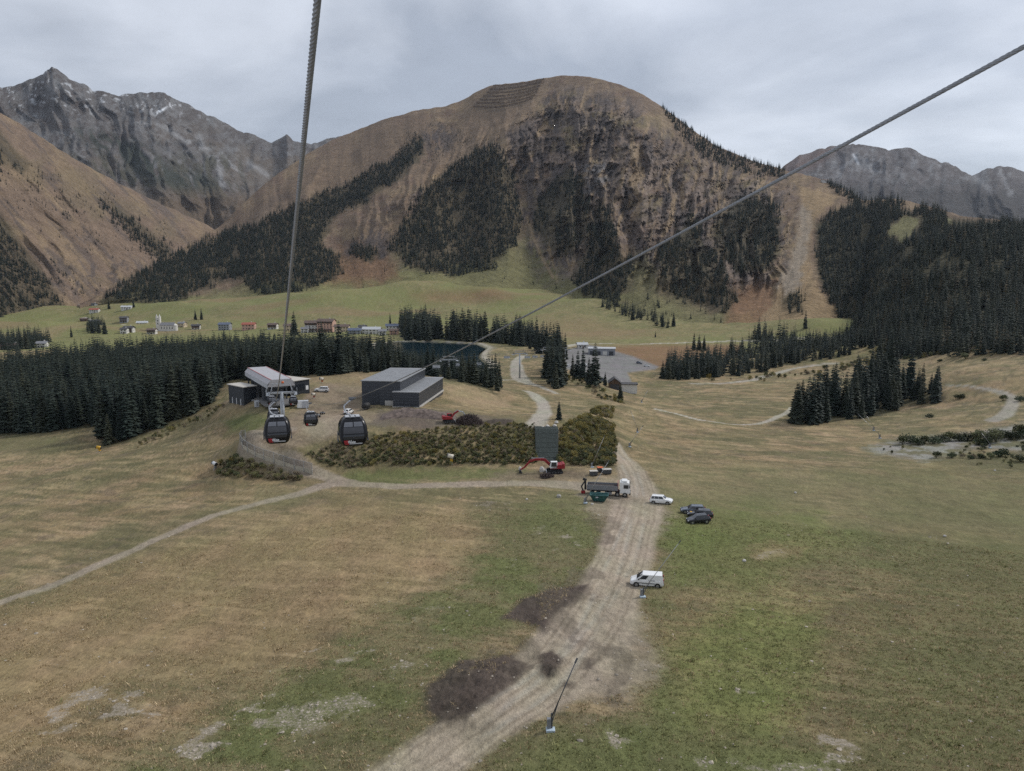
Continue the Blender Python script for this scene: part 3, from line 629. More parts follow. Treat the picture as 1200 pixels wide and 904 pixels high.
def paint2(px, py, X, Y, Z, S):
    u = px - (py - 200) * .9; n = fbm(u / 14, py / 40, 4, 119); n2 = fbm(px / 9, py / 9, 4, 121)
    c = np.zeros(px.shape + (3,)) + MBROWN * np.array([1.0, 1.0, 1.05]); c = mixc(c, TAN * .8, sstep(.45, .7, n) * .6); c = mixc(c, MOLIVE, sstep(.5, .7, fbm(px / 50, py / 30, 3, 123)) * .25)
    c = mixc(c, ROCKD * 1.1, sstep(.56, .66, n2) * pmask([(60,290),(120,290),(170,310),(150,345),(90,350),(60,330)], px, py, 20) * .8)
    c = mixc(c, ROCKD * 1.2, sstep(.56, .64, fbm(u / 9, py / 30, 5, 125, .62)) * .6)
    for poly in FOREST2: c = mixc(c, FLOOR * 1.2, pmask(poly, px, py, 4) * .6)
    return np.clip(c, .01, .8)
F_L1 = [(-300,215),(-20,240),(0,250),(20,277),(45,310),(65,342),(80,364),(50,374),(0,380),(-300,388)]
F_L2 = [(123,232),(150,250),(178,272),(202,292),(196,306),(182,300),(165,282),(145,262)]
F_L3 = [(-60,120),(0,152),(18,175),(36,192),(27,206),(10,194),(-60,190)]
F_L4 = [(55,300),(75,305),(95,330),(125,335),(110,352),(85,352),(65,330)]
FOREST2 = [F_L1, F_L2, F_L3]
_t2 = ray(c2, b2y)[2]
MT2 = mountain('left_grass_slope', c2, b2r, _t2 * b2r - 3, ry2, interp([(-300,1900),(0,2150),(100,2330),(200,2600),(262,2720),(300,2800)], c2), 190, relief2, paint2, M_MOUNT, under=(-60, -60))

# --- grey limestone range far left
c3 = np.concatenate([np.arange(-320, -10, 8), np.arange(-10, 440, 1.5)])
RIDGE3 = [(-320,150),(-100,118),(-20,112),(0,106),(18,100),(30,106),(45,104),(62,97),(75,92),(88,82),(100,90),(115,99),(122,100),(132,108),(148,110),(160,114),(178,112),(198,108),(210,111),(225,118),(250,131),(270,142),(290,152),(310,160),(328,167),(338,163),(346,157),(353,166),(375,168),(395,163),(412,158),(440,160)]
ry3 = interp(RIDGE3, c3) + (ridged(c3 / 14, c3 * 0, 4, 131) - .5) * 5
b3y = np.full(len(c3), 305.0)
def relief3(px, py, s):
    u = px + (fbm(px / 50, py / 50, 3, 133) - .5) * 60 - (py - 150) * .25
    return sstep(0, .15, s) * (1 - .6 * sstep(.9, 1, s)) * ((ridged(u / 75, py / 150, 4, 135) - .5) * 330 + (ridged(u / 20, py / 45, 4, 137) - .5) * 130)
def paint3(px, py, X, Y, Z, S):
    u = px - (py - 150) * .5 + (fbm(px / 30, py / 30, 3, 139) - .5) * 30; n = fbm(u / 9, py / 16, 5, 141, .65); n2 = fbm(px / 6, py / 5, 5, 143, .65); n3 = fbm(px / 40, py / 25, 3, 145)
    c = np.zeros(px.shape + (3,)) + np.array([.135, .126, .122]); c = mixc(c, LIME * .7, sstep(.48, .68, n) * .7); c = mixc(c, ROCKD, sstep(.48, .58, n2) * .7); c = mixc(c, np.array([.15, .12, .09]), sstep(.5, .68, n3) * .5 * sstep(120, 190, py))
    # scree fans
    for a, b, w in (((185,145),(222,168),4), ((232,160),(250,190),5), ((255,190),(260,218),4), ((258,180),(285,205),3), ((290,190),(315,206),5), ((240,168),(236,176),3)):
        c = mixc(c, LIME * 1.05, np.exp(-(_line_d(px + (n2 - .5) * 12, py, [a, b]) / (w * .6)) ** 2) * .75)
    veg = sstep(165, 205, py + (n - .5) * 60) * (1 - sstep(275, 300, px)); c = mixc(c, np.array([.075, .07, .05]), veg * sstep(.42, .58, fbm(u / 7, py / 16, 4, 147)) * .9)
    c = mixc(c, np.array([.05, .055, .045]), pmask([(82,150),(120,155),(160,165),(200,195),(255,210),(235,225),(180,215),(120,180)], px, py, 10) * sstep(.42, .55, fbm(u / 6, py / 20, 4, 149)))
    snow = .6 * sstep(.69, .73, fbm(u / 4, py / 4, 4, 151)) * sstep(160, 110, py); c = mixc(c, SNOW, snow * .8); c = mixc(c, SNOW, np.exp(-(_line_d(px, py + (n2 - .5) * 8, [(183,134),(200,124),(221,116)]) / 1.5) ** 2) * sstep(.45, .55, n2))
    c = mixc(c, MBROWN * .7, sstep(215, 240, py) * .8)
    return np.clip(c, .01, .8)
_t3 = ray(c3, b3y)[2]
MT3 = mountain('far_limestone_range', c3, np.full(len(c3), 3050.0), _t3 * 3050, ry3, interp([(-320,3700),(90,4100),(200,4300),(330,4700),(440,4800)], c3), 170, relief3, paint3, M_ROCKY, gmix=.05, back=((150, -150), (600, -700)), under=(-100, -150))

# --- blue-grey range far right
c4 = np.concatenate([np.arange(850, 1215, 1.6), np.arange(1215, 1520, 8)])
RIDGE4 = [(850,225),(895,206),(912,191),(925,182),(945,176),(965,171),(985,169),(1000,172),(1010,172),(1025,176),(1050,175),(1068,184),(1085,191),(1095,192),(1110,201),(1122,206),(1135,201),(1155,195),(1175,199),(1200,207),(1300,215),(1400,190),(1520,210)]
ry4 = interp(RIDGE4, c4) + (ridged(c4 / 12, c4 * 0, 4, 161) - .5) * 4
def paint4(px, py, X, Y, Z, S):
    u = px + (py - 200) * .4 + (fbm(px / 30, py / 30, 3, 163) - .5) * 30; n = fbm(u / 10, py / 14, 5, 165, .65); n2 = fbm(px / 6, py / 5, 5, 167, .65)
    c = np.zeros(px.shape + (3,)) + np.array([.14, .125, .12]); c = mixc(c, LIME * .85, sstep(.52, .62, n) * .7); c = mixc(c, ROCKD, sstep(.48, .58, n2) * .7)
    c = mixc(c, np.array([.055, .05, .045]), sstep(205, 232, py + (n - .5) * 40) * .85)
    for a, b, w in (((1000,185),(978,208),5), ((1140,205),(1160,222),7), ((1172,200),(1184,228),5), ((1005,178),(1020,200),3)): c = mixc(c, LIME * 1.05, np.exp(-(_line_d(px + (n2 - .5) * 14, py, [a, b]) / (w * .6)) ** 2) * .6)
    c = mixc(c, SNOW, np.exp(-(_line_d(px, py, [(1000,181),(1006,192)]) / 1.5) ** 2) * .7)
    c = mixc(c, MRED, pmask([(908,196),(930,182),(965,173),(985,172),(960,195),(930,205)], px, py, 6) * .6)
    return np.clip(c, .01, .8)
_t4 = ray(c4, np.full(len(c4), 296.0))[2]
MT4 = mountain('far_right_range', c4, np.full(len(c4), 3600.0), _t4 * 3600, ry4, interp([(850,4500),(1000,5000),(1200,5300),(1520,5200)], c4), 110,
               lambda px, py, s: relief3(px + 700, py + 20, s) * 1.2, paint4, M_ROCKY, gmix=.05, back=((150, -150), (600, -700)), under=(-100, -150))

# --- dark wooded hill on the right, in front of the mountain flank
c5 = np.concatenate([np.arange(985, 1215, 1.6), np.arange(1215, 1480, 8)])
rb5 = interp([(985, 720), (1020, 640), (1045, 560), (1080, 490), (1120, 450), (1200, 430), (1500, 420)], c5)
_a5 = np.arctan((c5 - 600) / F0); zb5 = ground_z(rb5 * np.sin(_a5), rb5 * np.cos(_a5)) - 1.0
_, by5 = proj(rb5 * np.sin(_a5), rb5 * np.cos(_a5), zb5)
ry5 = np.minimum(smooth_interp([(980,400),(1000,385),(1030,345),(1060,305),(1085,283),(1120,270),(1160,268),(1200,274),(1300,282),(1500,290)], c5, 8), by5 - 3)
def paint5(px, py, X, Y, Z, S):
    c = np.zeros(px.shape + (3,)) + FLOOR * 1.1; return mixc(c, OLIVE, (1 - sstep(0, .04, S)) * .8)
MT5 = mountain('wooded_hill', c5, rb5, zb5, ry5, interp([(985, 760), (1030, 820), (1085, 960), (1200, 1000), (1500, 980)], c5), 90,
               lambda px, py, s: sstep(0, .3, s) * (1 - sstep(.8, 1, s)) * (fbm(px / 40, py / 60, 3, 171) - .5) * 60, paint5, M_MOUNT, back=((60, -20), (160, -90)), under=(-12, -6))
# ================================================================== TREES
class MB:
    """collects faces for one mesh object"""
    def __init__(s): s.v = []; s.f = []
    def add(s, vs, fs):
        n = len(s.v); s.v += [tuple(float(q) for q in p) for p in vs]; s.f += [tuple(n + i for i in f) for f in fs]; return s
    def box(s, c, d, rz=0.0, rx=0.0, ry=0.0, top=None):
        hx, hy, hz = d[0] / 2, d[1] / 2, d[2] / 2; k = top or (1, 1)
        P = [(-hx, -hy, -hz), (hx, -hy, -hz), (hx, hy, -hz), (-hx, hy, -hz), (-hx * k[0], -hy * k[1], hz), (hx * k[0], -hy * k[1], hz), (hx * k[0], hy * k[1], hz), (-hx * k[0], hy * k[1], hz)]
        if rz or rx or ry:
            R = Matrix.Rotation(rz, 3, 'Z') @ Matrix.Rotation(ry, 3, 'Y') @ Matrix.Rotation(rx, 3, 'X'); P = [tuple(R @ Vector(p)) for p in P]
        return s.add([(p[0] + c[0], p[1] + c[1], p[2] + c[2]) for p in P], [(3, 2, 1, 0), (4, 5, 6, 7), (0, 1, 5, 4), (1, 2, 6, 5), (2, 3, 7, 6), (3, 0, 4, 7)])
    def cyl(s, a, b, r0, r1=None, n=10, cap=True):
        r1 = r0 if r1 is None else r1; a = Vector(a); b = Vector(b); d = (b - a).normalized()
        u = d.orthogonal().normalized(); w = d.cross(u)
        P = [a + (u * math.cos(2 * math.pi * i / n) + w * math.sin(2 * math.pi * i / n)) * r0 for i in range(n)] + [b + (u * math.cos(2 * math.pi * i / n) + w * math.sin(2 * math.pi * i / n)) * r1 for i in range(n)]
        F = [(i, (i + 1) % n, n + (i + 1) % n, n + i) for i in range(n)]
        if cap: F += [tuple(range(n - 1, -1, -1)), tuple(range(n, 2 * n))]
        return s.add(P, F)
    def tube(s, path, r, n=8):
        for i in range(len(path) - 1): s.cyl(path[i], path[i + 1], r if not hasattr(r, '__len__') else r[i], r if not hasattr(r, '__len__') else r[i + 1], n)
        return s
    def prism(s, outline, y0, y1, k=1.0, cx=0.0, cz=0.0):
        """outline in x,z extruded along y; k shrinks the far end"""
        n = len(outline)
        P = [(x, y0, z) for x, z in outline] + [(cx + (x - cx) * k, y1, cz + (z - cz) * k) for x, z in outline]
        return s.add(P, [tuple(range(n)), tuple(range(2 * n - 1, n - 1, -1))] + [(i, n + i, n + (i + 1) % n, (i + 1) % n) for i in range(n)])
    def mesh(s, name, mat, smooth=False):
        me = bpy.data.meshes.new(name); me.from_pydata(s.v, [], s.f); me.materials.append(mat)
        if smooth: me.polygons.foreach_set('use_smooth', [True] * len(me.polygons))
        me.update(); return me
    def build(s, name, mat, parent=None, smooth=False, bevel=0.0, loc=None, rz=None, fix=True):
        me = s.mesh(name, mat, smooth)
        if fix:
            bm = bmesh.new(); bm.from_mesh(me); bmesh.ops.recalc_face_normals(bm, faces=bm.faces); bm.to_mesh(me); bm.free()
        o = bpy.data.objects.new(name, me); COL.objects.link(o)
        if parent: o.parent = parent
        if loc is not None: o.location = loc
        if rz is not None: o.rotation_euler[2] = rz
        if bevel:
            b = o.modifiers.new('bevel', 'BEVEL'); b.width = bevel; b.segments = 2; b.limit_method = 'ANGLE'; b.angle_limit = 0.6
        return o
def thing(name, label, cat, loc, rz=0.0, group=None):
    o = bpy.data.objects.new(name, None); COL.objects.link(o); o.empty_display_size = 0.2
    o.location = tuple(float(q) for q in loc); o.rotation_euler[2] = rz
    return tag(o, label, cat, group)
def copy_tree(o, parent=None):
    c = o.copy(); COL.objects.link(c); c.parent = parent
    if parent is not None: c.matrix_parent_inverse = o.matrix_parent_inverse
    for ch in list(o.children): copy_tree(ch, c)
    return c

def leaf_material(name, cols, rough=0.75, tr=0.0):
    m, t, b = nodes_of(name)
    oi = t.nodes.new('ShaderNodeObjectInfo'); rp = t.nodes.new('ShaderNodeValToRGB')
    el = rp.color_ramp.elements
    while len(el) < len(cols): el.new(0.5)
    for i, c in enumerate(cols): el[i].position = i / (len(cols) - 1); el[i].color = (*c, 1)
    t.links.new(oi.outputs['Random'], rp.inputs[0])
    g = t.nodes.new('ShaderNodeNewGeometry'); n = t.nodes.new('ShaderNodeTexNoise'); n.inputs['Scale'].default_value = 0.7; n.inputs['Detail'].default_value = 3
    tc = t.nodes.new('ShaderNodeTexCoord'); t.links.new(tc.outputs['Object'], n.inputs['Vector'])
    mr = t.nodes.new('ShaderNodeMapRange'); mr.inputs[1].default_value = .3; mr.inputs[2].default_value = .7; mr.inputs[3].default_value = .6; mr.inputs[4].default_value = 1.45; t.links.new(n.outputs[0], mr.inputs[0])
    sc = t.nodes.new('ShaderNodeVectorMath'); sc.operation = 'SCALE'; t.links.new(rp.outputs[0], sc.inputs[0]); t.links.new(mr.outputs[0], sc.inputs['Scale'])
    t.links.new(sc.outputs[0], b.inputs['Base Color']); b.inputs['Roughness'].default_value = rough; b.inputs['Specular IOR Level'].default_value = 0.2
    return m
M_SPRUCE = leaf_material('spruce_needles', [(0.021, 0.031, 0.026), (0.034, 0.044, 0.031), (0.024, 0.036, 0.030), (0.050, 0.055, 0.034), (0.029, 0.041, 0.035)])
M_LARCH = leaf_material('larch_needles', [(0.075, 0.060, 0.032), (0.095, 0.072, 0.034), (0.060, 0.052, 0.032)])
M_BARK = simple('bark', (0.07, 0.055, 0.045), .95, var=.25)

def spruce_crown(seed, h, rmax, whorls, per, thin=0.0, low=0.07):
    rg = random.Random(seed); m = MB()
    for w in range(whorls):
        t = (w + rg.uniform(-.3, .3)) / whorls
        z = h * (low + (0.985 - low) * max(t, 0))
        R = rmax * ((1 - max(t, 0)) ** 0.82) * (0.55 + 0.45 * min(1, t * 6 + .5)) + 0.28
        n = max(4, int(per * (1 - .45 * t))); a0 = rg.uniform(0, 6.28)
        for k in range(n):
            if rg.random() < thin: continue
            a = a0 + 6.283 * k / n + rg.uniform(-.28, .28); ln = R * rg.uniform(.68, 1.22); dr = ln * rg.uniform(.22, .5) * (1.15 - t)
            wd = ln * rg.uniform(.20, .34) + .12; ca, sa = math.cos(a), math.sin(a); lift = h * .012
            p0 = (ca * .05, sa * .05, z + lift); mid = ln * .55; zm = z - dr * .35
            pl = (ca * mid - sa * wd, sa * mid + ca * wd, zm - wd * .35); pr = (ca * mid + sa * wd, sa * mid - ca * wd, zm - wd * .35); tip = (ca * ln, sa * ln, z - dr * rg.uniform(.7, 1.0)); top = (ca * mid, sa * mid, zm + wd * .12)
            m.add([p0, pl, tip, pr, top, (ca * mid * .9, sa * mid * .9, zm - wd * rg.uniform(.9, 1.5))], [(0, 1, 4), (1, 2, 4), (4, 2, 3), (0, 4, 3), (0, 5, 2)])
    m.add([(0.1, 0, h * .955), (-.05, .09, h * .955), (-.05, -.09, h * .955), (0, 0, h)], [(0, 1, 3), (1, 2, 3), (2, 0, 3)])
    return m
TREE_H = 20.0
SPRUCES = []
for sd, rm, wh, pr, th in ((1, 3.3, 26, 11, .02), (2, 2.8, 28, 10, .06), (3, 3.7, 24, 12, .05), (4, 2.5, 27, 10, .12), (5, 3.2, 22, 11, .10)):
    SPRUCES.append((spruce_crown(sd, TREE_H, rm, wh, pr, th).mesh('crown', M_SPRUCE), MB().cyl((0, 0, -.8), (0, 0, TREE_H * .93), .30, .03, 7).mesh('trunk', M_BARK)))
LARCH = (spruce_crown(9, TREE_H, 3.0, 20, 9, .2).mesh('crown', M_LARCH), SPRUCES[0][1])
# low-cost kinds for the far woods (kept outside the scene, shown only through the woods' instances)
kinds = bpy.data.collections.new('woodland_kinds')
def joined(name, crown, trunk, mat):
    o = bpy.data.objects.new(name, crown); kinds.objects.link(o); return o
for i, (sd, rm, wh, pr, th) in enumerate(((11, 3.3, 15, 8, .05), (12, 2.7, 15, 7, .1), (13, 3.6, 14, 8, .08), (14, 2.4, 15, 7, .2))):
    joined('kind_%d' % i, spruce_crown(sd, TREE_H, rm, wh, pr, th, .04).mesh('wood_crown', M_SPRUCE), None, None)
joined('kind_8', spruce_crown(15, TREE_H, 3.0, 13, 7, .2, .05).mesh('wood_crown', M_LARCH), None, None)

ng = bpy.data.node_groups.new('woodland', 'GeometryNodeTree'); ng.is_modifier = True
ng.interface.new_socket('Geometry', in_out='INPUT', socket_type='NodeSocketGeometry'); ng.interface.new_socket('Geometry', in_out='OUTPUT', socket_type='NodeSocketGeometry')
gi = ng.nodes.new('NodeGroupInput'); go = ng.nodes.new('NodeGroupOutput'); iop = ng.nodes.new('GeometryNodeInstanceOnPoints'); ci = ng.nodes.new('GeometryNodeCollectionInfo')
ci.inputs['Collection'].default_value = kinds; ci.inputs['Separate Children'].default_value = True; ci.inputs['Reset Children'].default_value = True
def named(nm, ty):
    n = ng.nodes.new('GeometryNodeInputNamedAttribute'); n.data_type = ty; n.inputs['Name'].default_value = nm; return n.outputs['Attribute']
cx_ = ng.nodes.new('ShaderNodeCombineXYZ'); ng.links.new(named('rot', 'FLOAT'), cx_.inputs[2])
ng.links.new(gi.outputs[0], iop.inputs['Points']); ng.links.new(ci.outputs[0], iop.inputs['Instance']); iop.inputs['Pick Instance'].default_value = True
ng.links.new(named('kind_id', 'INT'), iop.inputs['Instance Index']); ng.links.new(cx_.outputs[0], iop.inputs['Rotation']); ng.links.new(named('scl', 'FLOAT_VECTOR'), iop.inputs['Scale'])
ng.links.new(iop.outputs[0], go.inputs[0])
def wood(name, P, H, label, larch=.05, wide=1.0):
    """one far wood that reads as a single mass"""
    P = np.asarray(P, float); n = len(P)
    if n == 0: return None
    me = bpy.data.meshes.new(name); me.vertices.add(n); me.vertices.foreach_set('co', P.astype(np.float32).ravel())
    a = me.attributes.new('rot', 'FLOAT', 'POINT'); a.data.foreach_set('value', RNG.uniform(0, 6.28, n).astype(np.float32))
    k = RNG.integers(0, 4, n); k[RNG.random(n) < larch] = 4
    a = me.attributes.new('kind_id', 'INT', 'POINT'); a.data.foreach_set('value', k.astype(np.int32))
    s = np.asarray(H) / TREE_H; sx = s * RNG.uniform(.8, 1.15, n) * wide
    a = me.attributes.new('scl', 'FLOAT_VECTOR', 'POINT'); a.data.foreach_set('vector', np.stack([sx, sx, s], 1).astype(np.float32).ravel())
    o = bpy.data.objects.new(name, me); COL.objects.link(o)
    md = o.modifiers.new('woodland', 'NODES'); md.node_group = ng
    return tag(o, label, None, None, 'stuff')
def scatter(grid, poly, spacing, warp=8.0, soft=4.0, gap=0.0, rr=None, seed=0, gapscale=14.0):
    """random points on a height sheet inside a polygon surveyed in photograph pixels"""
    X, Y, Z, px, py = grid['X'], grid['Y'], grid['Z'], grid['px'], grid['py']
    P = np.stack([X, Y, Z], -1); d1 = P[1:, :-1] - P[:-1, :-1]; d2 = P[:-1, 1:] - P[:-1, :-1]
    A = np.abs(d1[..., 0] * d2[..., 1] - d1[..., 1] * d2[..., 0])          # plan area
    cx = px[:-1, :-1] + 0 * A; cyy = py[:-1, :-1] + 0 * A
    wx = cx + (fbm(cx / 9, cyy / 9, 3, 201 + seed) - .5) * warp * 2; wy = cyy + (fbm(cx / 9 + 31, cyy / 9, 3, 203 + seed) - .5) * warp * 2
    m = pmask(poly, wx, wy, soft)
    if gap: m = m * sstep(gap - .06, gap + .06, fbm(cx / gapscale, cyy / gapscale * .7, 4, 207 + seed))
    if rr is not None:
        R = np.hypot(X, Y)[:-1, :-1]; m = m * ((R > rr[0]) & (R < rr[1]))
    lam = A * m / spacing ** 2
    n = RNG.poisson(lam); i, j = np.nonzero(n)
    rep = n[i, j]; i = np.repeat(i, rep); j = np.repeat(j, rep)
    u = RNG.random(len(i))[:, None]; v = RNG.random(len(i))[:, None]
    return P[i, j] + d1[i, j] * u + d2[i, j] * v

# --- woods on the mountains
def hh(n, a, b): return RNG.uniform(a, b, n) * RNG.choice([1.05, 1, .85, .7, .5], n)
def mwood(name, items, label, larch=.06):
    P = np.concatenate([scatter(*a, **k) for a, k, _ in items]); H = np.concatenate([hh(len(q), *h) for q, h in []]) if False else None
    Hs = []; Ps = []
    for a, k, h in items:
        q = scatter(*a, **k); Ps.append(q); Hs.append(hh(len(q), *h))
    return wood(name, np.concatenate(Ps), np.concatenate(Hs), label, larch)
def I(grid, poly, sp, h=(10, 17), **k): return ((grid, poly, sp * .86), k, h)
mwood('mountain_wood', [I(MT1, F_BIG, 6.2, gap=.30, gapscale=30, seed=1)], 'large dark spruce wood in the middle of the brown mountain face', .08)
mwood('mountain_wood', [I(MT1, F_MID, 6.8, gap=.45, seed=2), I(MT1, F_LOW, 6.0, gap=.2, seed=3)], 'narrow dark spruce woods hanging below the mountain crags, right of the big wood', .06)
mwood('mountain_wood', [I(MT1, F_R1, 6.4, gap=.34, seed=4), I(MT1, F_R2, 7, gap=.45, seed=5), I(MT1, F_R3, 6, seed=6)], 'spruce woods on the mountain side left of the ski run', .16)
mwood('mountain_wood', [I(MT1, F_LB, 6.3, gap=.24, seed=7), I(MT1, F_LB2, 6, seed=8)], 'long spruce wood climbing the left shoulder of the brown mountain', .05)
CRAGW = [(490,215),(560,170),(600,160),(640,150),(700,170),(780,180),(860,200),(920,225),(925,300),(880,335),(770,330),(700,300),(640,260),(600,200),(520,205)]
mwood('crag_trees', [I(MT1, CRAGW, 16, (5, 12), gap=.57, gapscale=9, seed=9), I(MT1, [(640,120),(700,112),(760,140),(780,190),(700,180),(650,180)], 11, (4, 9), gap=.57, gapscale=7, seed=10), I(MT1, [(470,150),(520,140),(560,165),(500,200)], 11, (4, 9), gap=.5, gapscale=8, seed=11)], 'scattered stunted trees dotted over the mountain crags', .12)
mwood('ridge_trees', [I(MT1, [(765,122),(790,140),(830,168),(880,186),(910,198),(912,212),(870,204),(820,190),(780,150)], 7.5, (9, 17), gap=.36, seed=12, warp=3, soft=2), I(MT1, [(955,208),(985,222),(1010,238),(990,240),(960,220)], 7, (10, 17), seed=13, warp=2, soft=2)], 'dark trees along the right skyline of the brown mountain', .03)
mwood('slope_scrub', [I(MT1, [(380,335),(460,260),(480,225),(470,300),(465,320),(430,335)], 14, (4, 10), gap=.48, gapscale=8, seed=14), I(MT1, [(560,325),(600,300),(640,290),(690,345),(760,375),(860,385),(700,358),(600,345)], 24, (3, 10), gap=.5, gapscale=8, seed=15), I(MT1, [(735,372),(770,350),(860,372),(850,388),(760,382)], 17, (8, 15), gap=.46, gapscale=9, seed=16)], 'single small trees dotted over the green foot of the mountain', .1)
RWOOD = [(955,255),(975,246),(1000,238),(1040,236),(1096,249),(1099,268),(1120,268),(1160,260),(1210,266),(1470,276),(1470,425),(1010,425),(985,380),(962,345),(950,300)]
RW2 = [(1040,280),(1044,262),(1060,255),(1082,253),(1080,268),(1058,286)]
_g = dict(MT1); P_ = scatter(MT1, RWOOD, 5.4, warp=3, soft=2, gap=.27, gapscale=24, seed=17); _q = proj(P_[:, 0], P_[:, 1], P_[:, 2]); P_ = P_[pmask(RW2, _q[0], _q[1], 2) < .5]
P2_ = scatter(MT5, [(900,200),(1480,200),(1480,460),(900,460)], 4.9, gap=.26, gapscale=22, seed=18)
wood('hill_wood', np.concatenate([P_, P2_]), hh(len(P_) + len(P2_), 10, 18), 'vast dark spruce forest covering the hill on the right', .07)
mwood('slope_wood', [I(MT2, F_L1, 5.6, gap=.1, seed=19), I(MT2, F_L2, 6.5, gap=.3, seed=20), I(MT2, F_L3, 6.5, gap=.4, seed=21), I(MT2, F_L4, 9, (4, 12), gap=.48, gapscale=7, seed=22), I(MT2, [(60,180),(230,270),(225,300),(120,300),(40,230)], 15, (4, 11), gap=.53, gapscale=9, seed=23), I(MT2, [(0,180),(60,190),(130,260),(120,300),(60,280),(0,230)], 13, (5, 12), gap=.52, gapscale=8, seed=24)], 'dark spruce stands on the brown grass slope at the far left', .03)

# --- woods on the valley floor and beside the station
gpx, gpy = proj(GX, GY, GZ)
GG = {'X': GX, 'Y': GY, 'Z': GZ, 'px': gpx, 'py': gpy}
VALLEY = [  # polygon of tree feet, distance limits, spacing, heights, wood name, label of the mass, label of its single trees, group
 ([(-250,508),(0,509),(60,508),(116,498),(119,527),(150,517),(200,497),(246,475),(256,458),(268,447),(330,442),(398,438),(440,433),(460,431),(455,424),(400,416),(300,414),(200,415),(120,423),(60,432),(0,440),(-250,440)], (205, 620), 3.4, (11.5, 20), 'dark spruce in the dense forest left of the lift station'),
 ([(420,436),(500,440),(545,449),(588,464),(586,455),(570,446),(545,440),(500,432),(450,424)], (262, 470), 3.8, (7.5, 13.5), 'dark young spruce between the black hall and the reservoir'),
 ([(468,384),(500,381),(518,398),(500,402),(470,396)], (600, 1000), 6.5, (20, 30), 'tall spruce in the grove left of the reservoir'),
 ([(524,399),(568,402),(566,394),(530,391)], (560, 1000), 6.5, (20, 30), 'tall spruce in the grove behind the reservoir'),
 ([(574,402),(600,406),(640,416),(662,425),(656,412),(612,396),(580,396)], (420, 900), 6.5, (17, 26), 'spruce in the wood right of the reservoir'),
 ([(638,447),(650,455),(664,452),(662,440),(650,432),(640,434)], (300, 470), 4.6, (15, 22), 'spruce in the clump on the knoll before the car park'),
 ([(775,448),(800,447),(880,438),(930,430),(1000,416),(1030,405),(1000,402),(900,408),(880,412),(780,428)], (400, 800), 5.4, (10, 17), 'spruce in the wood across the valley below the ski run'),
 ([(925,497),(945,500),(985,494),(1030,489),(1060,478),(1108,471),(1106,462),(1060,458),(1040,440),(1020,440),(1000,470),(940,484)], (235, 520), 5.0, (11, 22), 'dark spruce in the isolated grove on the right meadow'),
 ([(872,404),(930,402),(930,396),(885,392)], (600, 1000), 6.5, (14, 22), 'spruce in the copse beside the valley road'),
 ([(100,390),(124,392),(120,384),(102,383)], (700, 1500), 7, (14, 22), 'spruce in the copse below the village'),
 ([(0,412),(50,408),(58,400),(30,396),(0,400)], (600, 1500), 7, (12, 20), 'spruce in the copse at the left valley edge'),
 ([(706,352),(740,362),(790,382),(785,386),(735,374),(705,360)], (800, 1400), 8, (12, 18), 'spruce in the row at the foot of the mountain'),
]
trees = []
for wi, (poly, rr, sp, hr, lab) in enumerate(VALLEY):
    q = scatter(GG, poly, sp, warp=3, soft=1.5, rr=rr, seed=40 + wi)
    q[:, 2] -= .15
    for p, h in zip(q, RNG.uniform(hr[0], hr[1], len(q)) * RNG.choice([1.05, 1, .9, .8, .6], len(q))): trees.append((p[0], p[1], p[2], h, wi))
SINGLE = [(651,456,13,'small single spruce just above the gravel bend'),(671,441,12,'short spruce at the left of the row before the car park'),(677,444,15,'second spruce of the row before the car park'),(683,447,17,'bushy spruce in the middle of the row before the car park'),(690,450,13,'shorter spruce left of the tallest one before the car park'),(697,453,21,'tallest spruce of the row in front of the car park'),(709,452,7,'tiny spruce beside the white shed at the car park'),
          (727,470,8,'lone small spruce on the meadow below the car park'),(813,411,16,'clump spruce standing alone by the valley road'),(819,411,15,'spruce right beside the lone one by the valley road'),(825,411,14,'rightmost of three spruces by the valley road'),(944,376,20,'slim lone tree at the bottom of the ski run'),
          (228,357,17,'left of two lone spruces on the upper village meadow'),(235,355,18,'right of two lone spruces on the upper village meadow'),(129,377,18,'lone spruce on the meadow beside the village houses'),(84,397,15,'lone spruce on the meadow below the hamlet'),(158,377,16,'spruce beside the flat roofed village house'),(457,371,16,'lone round spruce on the green slope above the village'),
          (345,393,30,'tall spruce sticking out before the village hotel'),(768,395,7,'tiny lone spruce by the pale valley road'),(766,490,0,''),(655,492,5.5,'small bushy spruce on top of the geogrid wall')]
for sx, sy, h, lab in SINGLE:
    if h: p = hitg(sx, sy); trees.append((p[0], p[1], p[2] - .1, h, lab))
